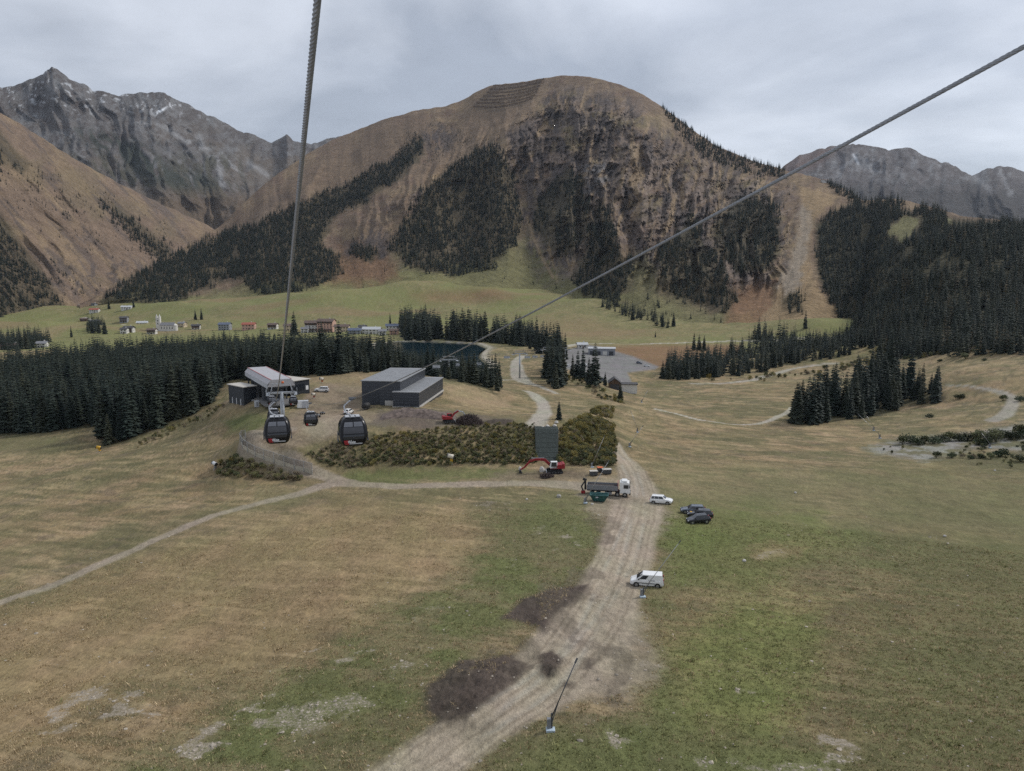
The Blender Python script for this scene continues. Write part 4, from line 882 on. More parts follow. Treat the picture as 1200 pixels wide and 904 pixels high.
# which of them show largest in the photograph
zb_ = np.zeros((452, 600), bool); order = sorted(range(len(trees)), key=lambda i: math.hypot(trees[i][0], trees[i][1]))
vis = np.zeros(len(trees))
for i in order:
    x, y, z, h, wi = trees[i]; a, b = proj(x, y, z), proj(x, y, z + h); hp = (a[1] - b[1]) / 2
    for k in range(max(1, int(hp))):
        yy = int(b[1] / 2 + k); hw = max(.5, .17 * k); x0 = int(a[0] / 2 - hw); x1 = int(a[0] / 2 + hw) + 1
        if 0 <= yy < 452 and x1 > 0 and x0 < 600:
            sl = zb_[yy, max(x0, 0):min(x1, 600)]; vis[i] += (~sl).sum(); sl[:] = True
    if isinstance(wi, str): vis[i] += 1e6
pick = set(np.argsort(-vis)[:300].tolist())
rest = {}
for i, (x, y, z, h, wi) in enumerate(trees):
    if i in pick:
        lab = wi if isinstance(wi, str) else VALLEY[wi][4]
        t = thing('spruce_tree', lab, 'tree', (x, y, z), random.uniform(0, 6.28), None if isinstance(wi, str) else lab.replace('dark ', '').replace('spruce in', 'spruces in').replace('young spruce', 'young spruces').replace('tall ', ''))
        k = random.randrange(len(SPRUCES)); s = h / TREE_H; w_ = s * random.uniform(.85, 1.2); t.scale = (w_, w_, s)
        for nm, me in zip(('crown', 'trunk'), SPRUCES[k]):
            o = bpy.data.objects.new(nm, me); COL.objects.link(o); o.parent = t
    else:
        rest.setdefault(wi, []).append((x, y, z, h))
REST_LAB = ['deep interior of the dark spruce forest on the left', 'back rows of young spruces between the hall and the reservoir', 'back of the tall spruce grove left of the reservoir', 'back of the tall grove behind the reservoir', 'dense spruce wood stretching right of the reservoir', 'back of the spruce clump on the knoll', 'dark wood stretching across the valley below the ski run', 'back rows of the isolated grove on the right meadow', 'copse beside the valley road', 'small copse below the village', 'copse at the left valley edge', 'row of small spruces at the mountain foot']
for wi, q in rest.items():
    q = np.array(q); wood('valley_wood', q[:, :3], q[:, 3], REST_LAB[wi], .0)
print('trees', len(trees), 'rest', sum(len(v) for v in rest.values()))

# ------------------------------------------------------------------ air: pale even haze round the whole valley
hm = bpy.data.materials.new('valley_haze'); hm.use_nodes = True; t_ = hm.node_tree; t_.nodes.clear()
ho = t_.nodes.new('ShaderNodeOutputMaterial'); hv = t_.nodes.new('ShaderNodeVolumePrincipled')
hv.inputs['Color'].default_value = (0.74, 0.84, 1.0, 1); hv.inputs['Density'].default_value = 0.000020; hv.inputs['Anisotropy'].default_value = 0.2
t_.links.new(hv.outputs[0], ho.inputs['Volume'])
hz = MB().box((300, 2900, 390), (10400, 6900, 1120)).build('haze', hm)
tag(hz, 'thin pale autumn haze filling the whole valley', None, None, 'stuff')
# ================================================================== GONDOLA LIFT
M_STEEL = simple('galvanised_steel', (0.42, 0.44, 0.46), .45, .6, .12, 3); M_STEELD = simple('dark_steel', (0.10, 0.105, 0.115), .5, .5, .15, 3)
M_ROPE = simple('wire_rope', (0.23, 0.235, 0.245), .40, .7, .2, 30); M_BLACK = simple('black_paint', (0.006, 0.006, 0.008), .28, 0, .15, 3, spec=.3)
M_GLASS = simple('tinted_glass', (0.03, 0.033, 0.038), .08, 0, .05, 2, spec=.6); M_WINTOP = simple('sky_reflection_glass', (0.13, 0.135, 0.15), .25, 0, .1, 2); M_RED = simple('red_paint', (0.27, 0.02, 0.025), .45, 0, .15, 4); M_WHITE = simple('white_paint', (0.72, 0.72, 0.71), .45, 0, .06, 3)
M_CONC = simple('concrete', (0.42, 0.40, 0.37), .9, 0, .15, 2); M_LGREY = simple('light_grey_paint', (0.45, 0.46, 0.48), .5, 0, .1, 3); M_MIDGREY = simple('mid_grey_paint', (0.2, 0.205, 0.215), .45, 0, .1, 3)
def quad3(p1, p2, p3):
    """quadratic z(y) and linear x(y) through three surveyed points"""
    ys = np.array([p1[1], p2[1], p3[1]]); cz = np.polyfit(ys, [p1[2], p2[2], p3[2]], 2); cxx = np.polyfit(ys, [p1[0], p2[0], p3[0]], 2)
    return lambda y: np.array([np.polyval(cxx, y), y, np.polyval(cz, y)])
TOW_Y = 178.0
ropeL = quad3(at_y(372, 0, 4.5), at_y(323.5, 470, 57.0), at_y(318, 457, TOW_Y)); ropeR = quad3(at_y(1200, 55, 5.6), at_y(412, 468, 52.0), at_y(342, 457, TOW_Y))
def rope(name, fn, label, y1, tail, R=.0235):
    m = MB(); n = 24
    ys = np.concatenate([np.arange(-9, 2, .08), np.arange(2, 16, .009), np.arange(16, 40, .05), np.arange(40, y1 + .01, 2.0)])
    P = [Vector(fn(y)) for y in ys] + [Vector(q) for q in tail]
    s = 0.0; V = []
    for i, p in enumerate(P):
        if i: s += (p - P[i - 1]).length
        d = (P[min(i + 1, len(P) - 1)] - P[max(i - 1, 0)]).normalized(); u = Vector((1, 0, 0)); u = (u - d * u.dot(d)).normalized(); w = d.cross(u)
        tw = s / .30 * 2 * math.pi
        for k in range(n):
            a = 2 * math.pi * k / n; rr = R * (1 - .34 * (1 - abs(math.cos(3 * a - 3 * tw)))) if i < len(ys) else R
            V.append(p + (u * math.cos(a) + w * math.sin(a)) * rr)
    F = [(i * n + k, i * n + (k + 1) % n, (i + 1) * n + (k + 1) % n, (i + 1) * n + k) for i in range(len(P) - 1) for k in range(n)]
    m.v = [tuple(v) for v in V]; m.f = F
    o = m.build(name, M_ROPE, None, True, fix=False); return tag(o, label, 'cable')
ST_F = np.array([-66.0, 207.0]); ST_B = np.array([-83.0, 236.0]); ST_Z = gz(*(ST_F * .6 + ST_B * .4)) - .2
_ax = (ST_B - ST_F) / np.linalg.norm(ST_B - ST_F); _pp = np.array([_ax[1], -_ax[0]])
rope('haul_rope', ropeL, 'twisted steel cable hanging steeply from the top edge down to the lift tower', TOW_Y, [(ST_F[0] - _pp[0] * 2.7, ST_F[1] - _pp[1] * 2.7, ST_Z + 6.0)])
rope('haul_rope', ropeR, 'steel cable crossing the whole sky diagonally up to the right edge', TOW_Y, [(ST_F[0] + _pp[0] * 2.7, ST_F[1] + _pp[1] * 2.7, ST_Z + 6.0)], .0195)

# ---- cabin (end face towards -y), origin at the rope grip
M_CABW = simple('cabin_window', (0.06, 0.06, 0.066), .15, 0, .1, 2)
CW, CL, CH, HANG = 2.25, 2.3, 2.30, 1.45
PROF = [(0.0, .70, .70), (.10, .80, .80), (.35, .90, .93), (.85, 1.0, 1.0), (1.25, 1.0, 1.0), (1.65, .95, .93), (1.95, .86, .82), (2.15, .77, .68), (2.30, .60, .50)]
def cab_hw(z):
    P = np.array(PROF); return np.interp(z, P[:, 0], P[:, 1]) * CW / 2, np.interp(z, P[:, 0], P[:, 2]) * CL / 2
def build_cabin():
    root = thing('gondola_cabin', 'x', 'gondola', (0, 0, 0)); z0 = -HANG - CH
    def ring(hx, hy, z, c=.30):
        c = min(c, hx * .5, hy * .5); P = []
        for sx, sy in ((1, -1), (1, 1), (-1, 1), (-1, -1)):
            a0 = {(1, -1): -90, (1, 1): 0, (-1, 1): 90, (-1, -1): 180}[(sx, sy)]
            for k in range(5): a = math.radians(a0 + 22.5 * k); P.append((sx * (hx - c) + c * math.cos(a), sy * (hy - c) + c * math.sin(a), z0 + z))
        return P
    m = MB(); n = 20; V = []
    for z, a, b in PROF: V += ring(a * CW / 2, b * CL / 2, z)
    F = [(i * n + k, i * n + (k + 1) % n, (i + 1) * n + (k + 1) % n, (i + 1) * n + k) for i in range(len(PROF) - 1) for k in range(n)] + [tuple(range(n - 1, -1, -1)), tuple(range((len(PROF) - 1) * n, len(PROF) * n))]
    m.add(V, F); m.build('body', M_BLACK, root, True)
    def panel(z_a, z_b, xa, xb, face, off=.014, nz=5):
        """skin panel on an end (face 'y-','y+') or side ('x-','x+') following the curved wall; xa,xb in -1..1"""
        p = MB(); V = []
        for i in range(nz + 1):
            z = z_a + (z_b - z_a) * i / nz; hx, hy = cab_hw(z)
            for u in (xa, xb):
                if face[0] == 'y': V.append((u * hx, (hy + off) * (-1 if face[1] == '-' else 1), z0 + z))
                else: V.append(((hx + off) * (-1 if face[1] == '-' else 1), u * hy, z0 + z))
        p.add(V, [(2 * i, 2 * i + 1, 2 * i + 3, 2 * i + 2) for i in range(nz)]); return p
    for f in ('y-', 'y+'):
        panel(1.10, 1.62, -.72, .72, f).build('window', M_CABW if f == 'y-' else M_GLASS, root)
        for a, b in ((-.72, -.04), (.04, .72)): panel(1.66, 2.02, a, b, f, .016, 3).build('upper_window', M_WINTOP, root)  # upper panes coloured paler to imitate the sky reflected in them
        pn = panel(.62, 1.02, -.74, .74, f).build('window', M_GLASS, root)
        dec = panel(.16, .56, -.76, -.40, f, .016, 3).build('red_emblem', M_RED, root)
        band = panel(.20, .30, -.36, .70, f, .016, 2).build('grey_stripe', M_LGREY, root)
        for k, (a, b, za, zb) in enumerate(((-.44, -.40, .26, .52), (-.36, -.31, .32, .54), (-.30, -.25, .32, .46), (-.23, -.19, .32, .58), (-.17, -.10, .32, .44), (-.08, -.04, .32, .50), (-.02, .06, .32, .44), (.08, .12, .26, .46))): panel(za, zb, a, b, f, .018, 2).build('lettering', M_WHITE, root)
    for f in ('x-', 'x+'):
        for a, b in ((-.70, -.03), (.03, .70)):
            d = panel(.12, 1.95, a, b, f).build('door', M_BLACK, root); panel(.65, 1.9, a + .06, b - .06, f, .022).build('door_window', M_GLASS, d)
        s = -1 if f[1] == '-' else 1
        rk = MB()
        for k in range(3): rk.cyl((s * (CW / 2 + .07), -.4 + .4 * k, z0 + .35), (s * (CW / 2 + .06), -.4 + .4 * k, z0 + 1.05), .025, n=6)
        rk.box((s * (CW / 2 + .06), 0, z0 + .36), (.10, 1.0, .05)); rk.box((s * (CW / 2 + .06), 0, z0 + 1.0), (.05, 1.0, .05)); rk.build('ski_rack', M_STEELD, root)
    rf = MB(); rf.box((0, 0, z0 + CH + .03), (1.25, 1.0, .07)); rf.build('roof', M_MIDGREY, root, bevel=.02)
    for x in (-.42, 0, .42): MB().box((x, -.15, z0 + CH + .09), (.32, .85, .06)).build('roof_panel', M_LGREY, root, bevel=.015)
    # C-shaped hanger: from the roof it swings out to the right and back over to the grip
    hg = MB(); path = [(-.35, 0, z0 + CH + .12), (.1, 0, z0 + CH + .16), (.42, 0, z0 + CH + .30), (.60, 0, z0 + CH + .58), (.62, 0, z0 + CH + .95), (.50, 0, -.42), (.22, 0, -.16), (0, 0, -.06)]
    hg.tube(path, .055, 8); hg.build('hanger', M_LGREY, root, True)
    gp = MB(); gp.box((0, 0, .02), (.16, .75, .16)); gp.cyl((-.22, -.22, .06), (.22, -.22, .06), .09, n=10); gp.cyl((-.22, .22, .06), (.22, .22, .06), .09, n=10); gp.box((.18, 0, .10), (.3, .18, .12)); gp.build('grip', M_STEELD, root, bevel=.015)
    return root
cab0 = build_cabin()
CABS = [('L', 57.0, 'near black cabin with red emblem hanging in front of the tower foot'), ('R', 52.0, 'black cabin with red emblem hanging lowest on the right cable, nearest the hall'), ('R', 107.0, 'second black cabin on the right cable, above the dirt yard'), ('L', 116.0, 'black cabin hidden half behind the near left one'), ('R', 172.0, 'small far cabin on the right cable just outside the station'), ('L', 172.0, 'small far cabin left of the tower top outside the station')]
for i, (side, yy, lab) in enumerate(CABS):
    o = cab0 if i == 0 else copy_tree(cab0)
    p = (ropeL if side == 'L' else ropeR)(yy); o.location = p; o['label'] = lab; o['group'] = 'gondola cabins on the lift'; o.scale = (.88, .88, .88)
    o.rotation_euler[2] = math.atan(.30)
    if side == 'L':
        for ch in o.children:
            if ch.name.startswith('hanger'): ch.scale = (-1, 1, 1)

# ---- tower
def station_xy(u, v):   # u along the lift axis from the station front, v across (right positive)
    return ST_F + _ax * u + _pp * v
pl, pr = ropeL(TOW_Y), ropeR(TOW_Y); tc = (pl + pr) / 2
tz = gz(tc[0], tc[1]); T = thing('lift_tower', 'grey steel tube lift tower with wide crossarm and sheave trains', 'lift tower', (tc[0], tc[1], tz), math.atan(.30))
th = tc[2] - tz
MB().cyl((0, 0, -.3), (0, 0, th - .6), .62, .42, 16).build('mast', M_STEEL, T, True)
MB().box((0, 0, .15), (2.2, 2.2, .9)).build('footing', M_CONC, T, bevel=.05)
hw = (pr[0] - pl[0]) / 2
MB().box((0, 0, th - .75), (2 * hw + 1.4, .55, .5)).build('crossarm', M_STEEL, T, bevel=.03)
for s in (-1, 1):
    sh = MB(); sh.box((s * hw, 0, th - .32), (.16, 4.6, .3)); sh.build('sheave_beam', M_STEEL, T)
    for k in range(8):
        w = MB(); w.cyl((s * hw - .09, -2.1 + .6 * k, th - .22), (s * hw + .09, -2.1 + .6 * k, th - .22), .21, n=12); w.build('sheave', M_STEELD, T)
    cw = MB(); cw.box((s * (hw + .75), 0, th - 1.0), (.75, 5.0, .06))
    for k in range(6): cw.box((s * (hw + 1.1), -2.4 + .96 * k, th - .45), (.05, .05, 1.1))
    cw.box((s * (hw + 1.1), 0, th + .1), (.05, 5.0, .05)); cw.box((s * (hw + 1.1), 0, th - .4), (.04, 5.0, .04)); cw.build('service_walkway', M_STEEL, T)
gn = MB(); gn.cyl((-hw, 0, th - .5), (-hw * .8, 0, th + 1.5), .09, n=6).cyl((hw, 0, th - .5), (hw * .8, 0, th + 1.5), .09, n=6); gn.box((0, 0, th + 1.5), (2 * hw * .8 + .5, .2, .2)); gn.build('lifting_frame', M_STEEL, T)
ld = MB()
for k in range(int(th / .4)): ld.box((0, -.72, .5 + .4 * k), (.4, .04, .04))
ld.box((-.2, -.72, th / 2), (.05, .05, th - 1)).box((.2, -.72, th / 2), (.05, .05, th - 1)); ld.build('ladder', M_STEEL, T)
M_ORANGE = simple('orange_paint', (0.55, 0.12, 0.03), .5, 0, .1, 3)
MB().cyl((.3, 0, th + 1.62), (.3, 0, th + 2.1), .34, .28, 12).build('warning_light', M_ORANGE, T, True)

# ---- station
S = thing('lift_station', 'open lift station with long pale red-edged roof behind the tower', 'lift station', (ST_F[0], ST_F[1], ST_Z), math.atan2(_ax[1], _ax[0]))
M_ROOFW = simple('pale_roof_sheet', (0.42, 0.41, 0.42), .45, .2, .08, 1.5); M_PINK = simple('faded_red_trim', (0.40, 0.16, 0.16), .5, 0, .12, 1.5); M_CLAD = simple('anthracite_cladding', (0.035, 0.04, 0.048), .5, .2, .12, 1.5)
LN = 33.0
def loft_x(m, secs):
    n = len(secs[0][1]); V = [(x, y, z) for x, s in secs for y, z in s]; F = [(i * n + k, i * n + k + 1, (i + 1) * n + k + 1, (i + 1) * n + k) for i in range(len(secs) - 1) for k in range(n - 1)]
    return m.add(V, F)
_unused = [(-4.4, 6.2), (-4.2, 7.1), (-3.2, 8.3), (3.2, 8.3), (4.2, 7.1), (4.4, 6.2)]
MB().box((LN / 2, 0, 7.62), (LN - .3, 5.4, .14)).build('roof', M_ROOFW, S, bevel=.04)
for s in (-1, 1):
    p = MB(); p.prism([(0, 0), (LN, 0), (LN, 1.25), (0, 1.25)], 0, .1); p.v = [(x, s * (4.25 - (z / 1.25) * 1.0) + (0 if s > 0 else 0), 7.0 + z) for x, y, z in p.v]
    MB().add([(0, s * 3.9, 6.4), (LN, s * 3.9, 6.4), (LN, s * 2.8, 7.55), (0, s * 2.8, 7.55), (0, s * 3.75, 6.35), (LN, s * 3.75, 6.35), (LN, s * 2.65, 7.5), (0, s * 2.65, 7.5)], [(0, 1, 2, 3), (7, 6, 5, 4), (0, 4, 5, 1), (3, 2, 6, 7), (0, 3, 7, 4), (1, 5, 6, 2)]).build('roof_side', M_ROOFW, S)
    MB().box((LN / 2, s * 2.82, 7.66), (LN, .22, .16)).build('red_trim', M_PINK, S)
    MB().box((LN / 2, s * 3.8, 5.75), (LN - .6, .2, 1.25)).build('fascia', M_LGREY if s > 0 else M_MIDGREY, S)
    for k in range(5): MB().box((2 + k * 7, s * 3.4, 2.9), (.4, .4, 6.0)).build('column', M_STEELD, S)
MB().add([(-.1, -3.9, 5.6), (-.1, 3.9, 5.6), (-.1, 2.8, 7.6), (-.1, -2.8, 7.6), (.15, -3.9, 5.6), (.15, 3.9, 5.6), (.15, 2.8, 7.6), (.15, -2.8, 7.6)], [(3, 2, 1, 0), (4, 5, 6, 7), (0, 1, 5, 4), (2, 3, 7, 6), (1, 2, 6, 5), (3, 0, 4, 7)]).build('front_gable', M_ROOFW, S)
MB().box((LN / 2 + 3, 0, 2.6), (LN - 10, 5.0, 5.2)).build('machine_housing', M_CLAD, S); MB().box((LN / 2, 0, 5.3), (LN - 1, 4.0, .4)).build('drive_frame', M_STEELD, S); MB().box((11, 0, .1), (21, 9.0, .5)).build('platform', simple('dark_deck', (.16, .155, .15), .9, 0, .2, 1), S)
for k in range(6): MB().cyl((1.0 + k * 1.2, -2.7, 5.9), (1.0 + k * 1.2, -2.5, 5.9), .35, n=12).build('tyre_conveyor_wheel', M_BLACK, S)

def box_house(name, label, cat, corner_px, z, u_px, v_px, h, wall, roof, parts=None, ov=.35, slope=.3):
    """flat-roofed block from its nearest ground corner and the ends of its two visible walls (photograph pixels on the level z)"""
    A = on_z(*corner_px, z); U = on_z(*u_px, z); Vv = on_z(*v_px, z); eu = (U - A)[:2]; lu = np.linalg.norm(eu); eu = eu / lu; ev = np.array([-eu[1], eu[0]])
    if ev @ (Vv - A)[:2] < 0: ev = -ev
    lv = abs(ev @ (Vv - A)[:2]); rz = math.atan2(eu[1], eu[0]); s = 1 if (eu[0] * ev[1] - eu[1] * ev[0]) > 0 else -1
    t = thing(name, label, cat, (A[0], A[1], z), rz)
    MB().box((lu / 2, s * lv / 2, h / 2 - .6), (lu, lv, h + 1.2)).build('wall', wall, t)
    MB().box((lu / 2, s * lv / 2, h + .12), (lu + 2 * ov, lv + 2 * ov, .24)).build('roof', roof, t, bevel=.03)
    return t, lu, lv * s, h
M_ROOFP = simple('pale_membrane_roof', (0.47, 0.44, 0.39), .8, 0, .1, 1); M_WOOD = simple('weathered_timber', (0.24, 0.18, 0.12), .85, 0, .25, 3, bump=.2); M_DGLASS = simple('dark_window', (0.02, 0.024, 0.03), .12, 0, .1, 1)
zc = gz(*hit(286, 476)[:2])
t, lu, lv, h = box_house('control_building', 'dark grey flat roofed building with pale roof left of the lift station', 'building', (286.5, 476.5), zc, (301, 474.5), (271, 472), 5.7, M_CLAD, M_ROOFP)
for k in range(3): MB().box((-.04, lv * (.22 + .27 * k), 1.1), (.06, .42, 1.9)).build('window', M_LGREY, t)
MB().box((lu * .75, -.04, 2.6), (lu * .5, .08, 2.2)).build('window', M_DGLASS, t); MB().box((lu * .78, -.05, 1.0), (1.5, .08, 1.6)).build('door', M_LGREY, t)
for k in range(7): MB().box((lu * (k + .5) / 7, -.02 - .012, 4.3), (.05, .03, 2.4)).build('cladding_seam', M_STEELD, t)
t, lu, lv, h = box_house('operator_hut', 'low dark hut with pale flat roof right of the lift station', 'building', (341, 464), gz(*hit(345, 462)[:2]), (363, 460.5), (337, 456), 4.3, M_CLAD, M_ROOFP)
MB().box((lu * .45, -.04, 2.2), (lu * .55, .06, 2.0)).build('window', M_DGLASS, t); MB().box((lu * .86, -.04, 1.8), (1.0, .06, 1.3)).build('sign_panel', M_WHITE, t)

# ---- black hall
ZH = gz(*hit(470, 474)[:2]) - .1
A = on_z(424.5, 475, ZH); B = on_z(493, 476.5, ZH); C = on_z(521, 458, ZH)
eu = (B - A)[:2]; LU = np.linalg.norm(eu); eu /= LU; ev = np.array([-eu[1], eu[0]]); LV = float(ev @ (C - B)[:2]) * 1.0
Hh = thing('storage_hall', 'large anthracite sheet metal hall with a taller and a lower block', 'hall', (A[0], A[1], ZH), math.atan2(eu[1], eu[0]))
M_HALL = simple('anthracite_sheet', (0.052, 0.058, 0.070), .42, .3, .06, .6); M_HALLS = simple('anthracite_seam', (0.024, 0.027, 0.034), .45, .3, .06, .6); M_HALLR = simple('grey_roof_sheet', (0.31, 0.315, 0.32), .5, .2, .1, .5)
U1 = LU * .66; H1, H2 = 7.1, 4.25
MB().box((U1 / 2, LV / 2, H1 / 2 - 1), (U1, LV, H1 + 2)).build('tall_block', M_HALL, Hh)
MB().box((LU * .775 + .1, LV / 2 - .9, H2 / 2 - 1), (LU * .45 - .2, LV + 1.8, H2 + 2)).build('low_block', M_HALL, Hh)
r1 = MB().box((U1 / 2, LV / 2, H1 + .1), (U1 + .5, LV + .5, .2)).build('roof', M_HALLR, Hh); r2 = MB().box((LU * .775 + .1, LV / 2 - .9, H2 + .1), (LU * .45 + .2, LV + 2.2, .2)).build('roof', M_HALLR, Hh)
for k in range(int(LV / 1.2)): MB().box((U1 / 2, .6 + k * 1.2, H1 + .22), (U1 + .3, .05, .05)).build('roof_seam', M_HALLR, r1)
for k in range(int(LV / 1.2)): MB().box((LU * .775 + .1, .0 + k * 1.2, H2 + .22), (LU * .45, .05, .05)).build('roof_seam', M_HALLR, r2)
for k in range(1, int(H1 / .9)): MB().box((U1 / 2, -.012, k * .9), (U1 - .02, .03, .04)).build('cladding_seam', M_HALLS, Hh)
for k in range(1, int(H2 / .85)):
    MB().box((LU * .775 + .1, -1.812, k * .85), (LU * .45 - .22, .03, .04)).build('cladding_seam', M_HALLS, Hh); MB().box((LU + .012, LV / 2 - .9, k * .85), (.03, LV + 1.76, .04)).build('cladding_seam', M_HALLS, Hh)
MB().box((2.9, -.06, 2.1), (4.4, .12, 4.2)).build('roller_door', M_CLAD, Hh)
for k in range(5): MB().box((2.9, -.13, .5 + k * .8), (4.3, .03, .04)).build('roller_door_seam', M_HALL, Hh)
MB().box((U1 * .78 - .4, -.08, .75), (3.4, .16, 1.5)).build('concrete_plinth', M_CONC, Hh); MB().box((LU + .14, LV / 2 - .9, .12), (.28, LV + 1.8, .5)).build('concrete_plinth', M_CONC, Hh); MB().box((LU * .775, -1.95, .0), (LU * .45, .3, .25)).build('concrete_plinth', M_CONC, Hh)

# ---- chairlift across the valley
def ctower(base_px, r, top_y, label, arm=6.0):
    d = ray(base_px[0], base_px[1]); x, y = d[0] * r, d[1] * r; z = gz(x, y); zt = ray(base_px[0], top_y)[2] * r; h = zt - z
    t = thing('chairlift_tower', label, 'lift tower', (x, y, z), .2, 'towers of the chairlift')
    MB().cyl((0, 0, -.5), (0, 0, h), .42, .32, 12).build('mast', M_STEEL, t, True); MB().box((0, 0, h - .1), (arm, .5, .45)).build('crossarm', M_STEEL, t)
    for s in (-1, 1):
        MB().box((s * arm / 2, 0, h + .2), (.2, 4.0, .35)).build('sheave_train', M_STEELD, t); MB().box((s * (arm / 2 + .3), 0, h - .5), (.9, 4.2, .08)).build('service_walkway', M_STEEL, t)
    MB().box((0, 0, h + 1.2), (arm * .8, .2, .2)).cyl((-arm * .35, 0, h), (-arm * .35, 0, h + 1.2), .08, n=6).cyl((arm * .35, 0, h), (arm * .35, 0, h + 1.2), .08, n=6).build('lifting_frame', M_STEEL, t)
    return np.array([x, y, zt])
CT = [ctower((526, 443), 285, 421.5, 'grey chairlift tower standing right behind the black hall'), ctower((609, 447), 352, 414.5, 'tall slim chairlift tower beside the gravel path'), ctower((641, 430), 430, 409.5, 'chairlift tower before the wood right of the reservoir'), ctower((662, 428), 480, 410, 'farthest chairlift tower beside the car park')]
CL0 = CT[0] + np.array([-26.0, -40.0, -9.0])
line = [CL0] + CT
for s, lab in ((-1, 'thin left cable of the chairlift'), (1, 'thin right cable of the chairlift')):
    m = MB(); off = np.array([s * 3.0, s * .6, .45]); m.tube([tuple(p + off) for p in line], .03, 6); tag(m.build('chairlift_cable', M_STEELD), lab, 'cable')
def chair():
    t = thing('lift_chair', 'x', 'chairlift chair', (0, 0, 0)); MB().cyl((0, 0, 0), (0, 0, -2.2), .05, n=6).build('hanger', M_STEEL, t)
    MB().box((0, 0, -3.15), (2.9, .5, .12)).build('seat', M_LGREY, t); MB().box((0, .3, -2.75), (2.9, .12, .8)).build('backrest', M_LGREY, t); MB().box((0, .1, -2.2), (2.8, .1, .1)).cyl((-1.4, .1, -2.2), (-1.4, .1, -3.1), .05, n=6).cyl((1.4, .1, -2.2), (1.4, .1, -3.1), .05, n=6).build('frame', M_STEEL, t)
    MB().box((0, -.4, -3.6), (2.7, .3, .06)).build('footrest', M_STEEL, t); return t
ch0 = chair(); CHPX = [(511, 428), (538, 426), (560, 425), (594, 417.5), (618, 417.5), (627, 417), (636, 416.5), (651, 416), (658, 416)]
CHL = ['chair hanging left of the tower behind the hall', 'chair just right of the tower behind the hall', 'chair hanging over the water of the reservoir', 'chair left of the tall slim tower', 'chair right of the tall slim tower', 'chair left of the third tower, above the wood edge', 'chair just left of the third chairlift tower', 'chair between the two farthest chairlift towers', 'farthest chair beside the last chairlift tower']
for i, (q, lab) in enumerate(zip(CHPX, CHL)):
    o = ch0 if i == 0 else copy_tree(ch0); r_ = float(interp([(505, 268), (526, 285), (609, 352), (641, 430), (662, 480)], q[0])); o.location = at(q[0], q[1] - 2.2 * F0 / r_, r_); o['label'] = 'grey six-seat ' + lab; o['group'] = 'chairs of the chairlift'; o.rotation_euler[2] = -.2
# ================================================================== VEHICLES AND MACHINES
M_TYRE = simple('tyre_rubber', (0.018, 0.018, 0.019), .9, 0, .2, 5); M_RIM = simple('alloy_rim', (0.35, 0.36, 0.37), .35, .7, .1, 5); M_LAMP = simple('lamp_glass', (0.6, 0.6, 0.6), .1, 0, .05, 3); M_TAIL = simple('tail_lamp', (0.35, 0.02, 0.02), .2, 0, .05, 3)
M_CARW = simple('white_car_paint', (0.78, 0.78, 0.77), .25, 0, .05, 1, coat=.5); M_CARK = simple('black_car_paint', (0.012, 0.013, 0.018), .22, 0, .08, 1, coat=.5); M_CARB = simple('dark_blue_car_paint', (0.015, 0.02, 0.04), .22, .2, .08, 1, coat=.5); M_CARG = simple('grey_car_paint', (0.12, 0.14, 0.17), .25, .4, .08, 1, coat=.5); M_YEL = simple('yellow_paint', (0.55, 0.32, 0.03), .5, 0, .15, 3); M_PLASTIC = simple('black_plastic', (0.03, 0.03, 0.03), .7, 0, .1, 4)
def heading(a_px, b_px, z=None):
    a = hitg(*a_px); b = hitg(*b_px); return math.atan2(b[1] - a[1], b[0] - a[0])
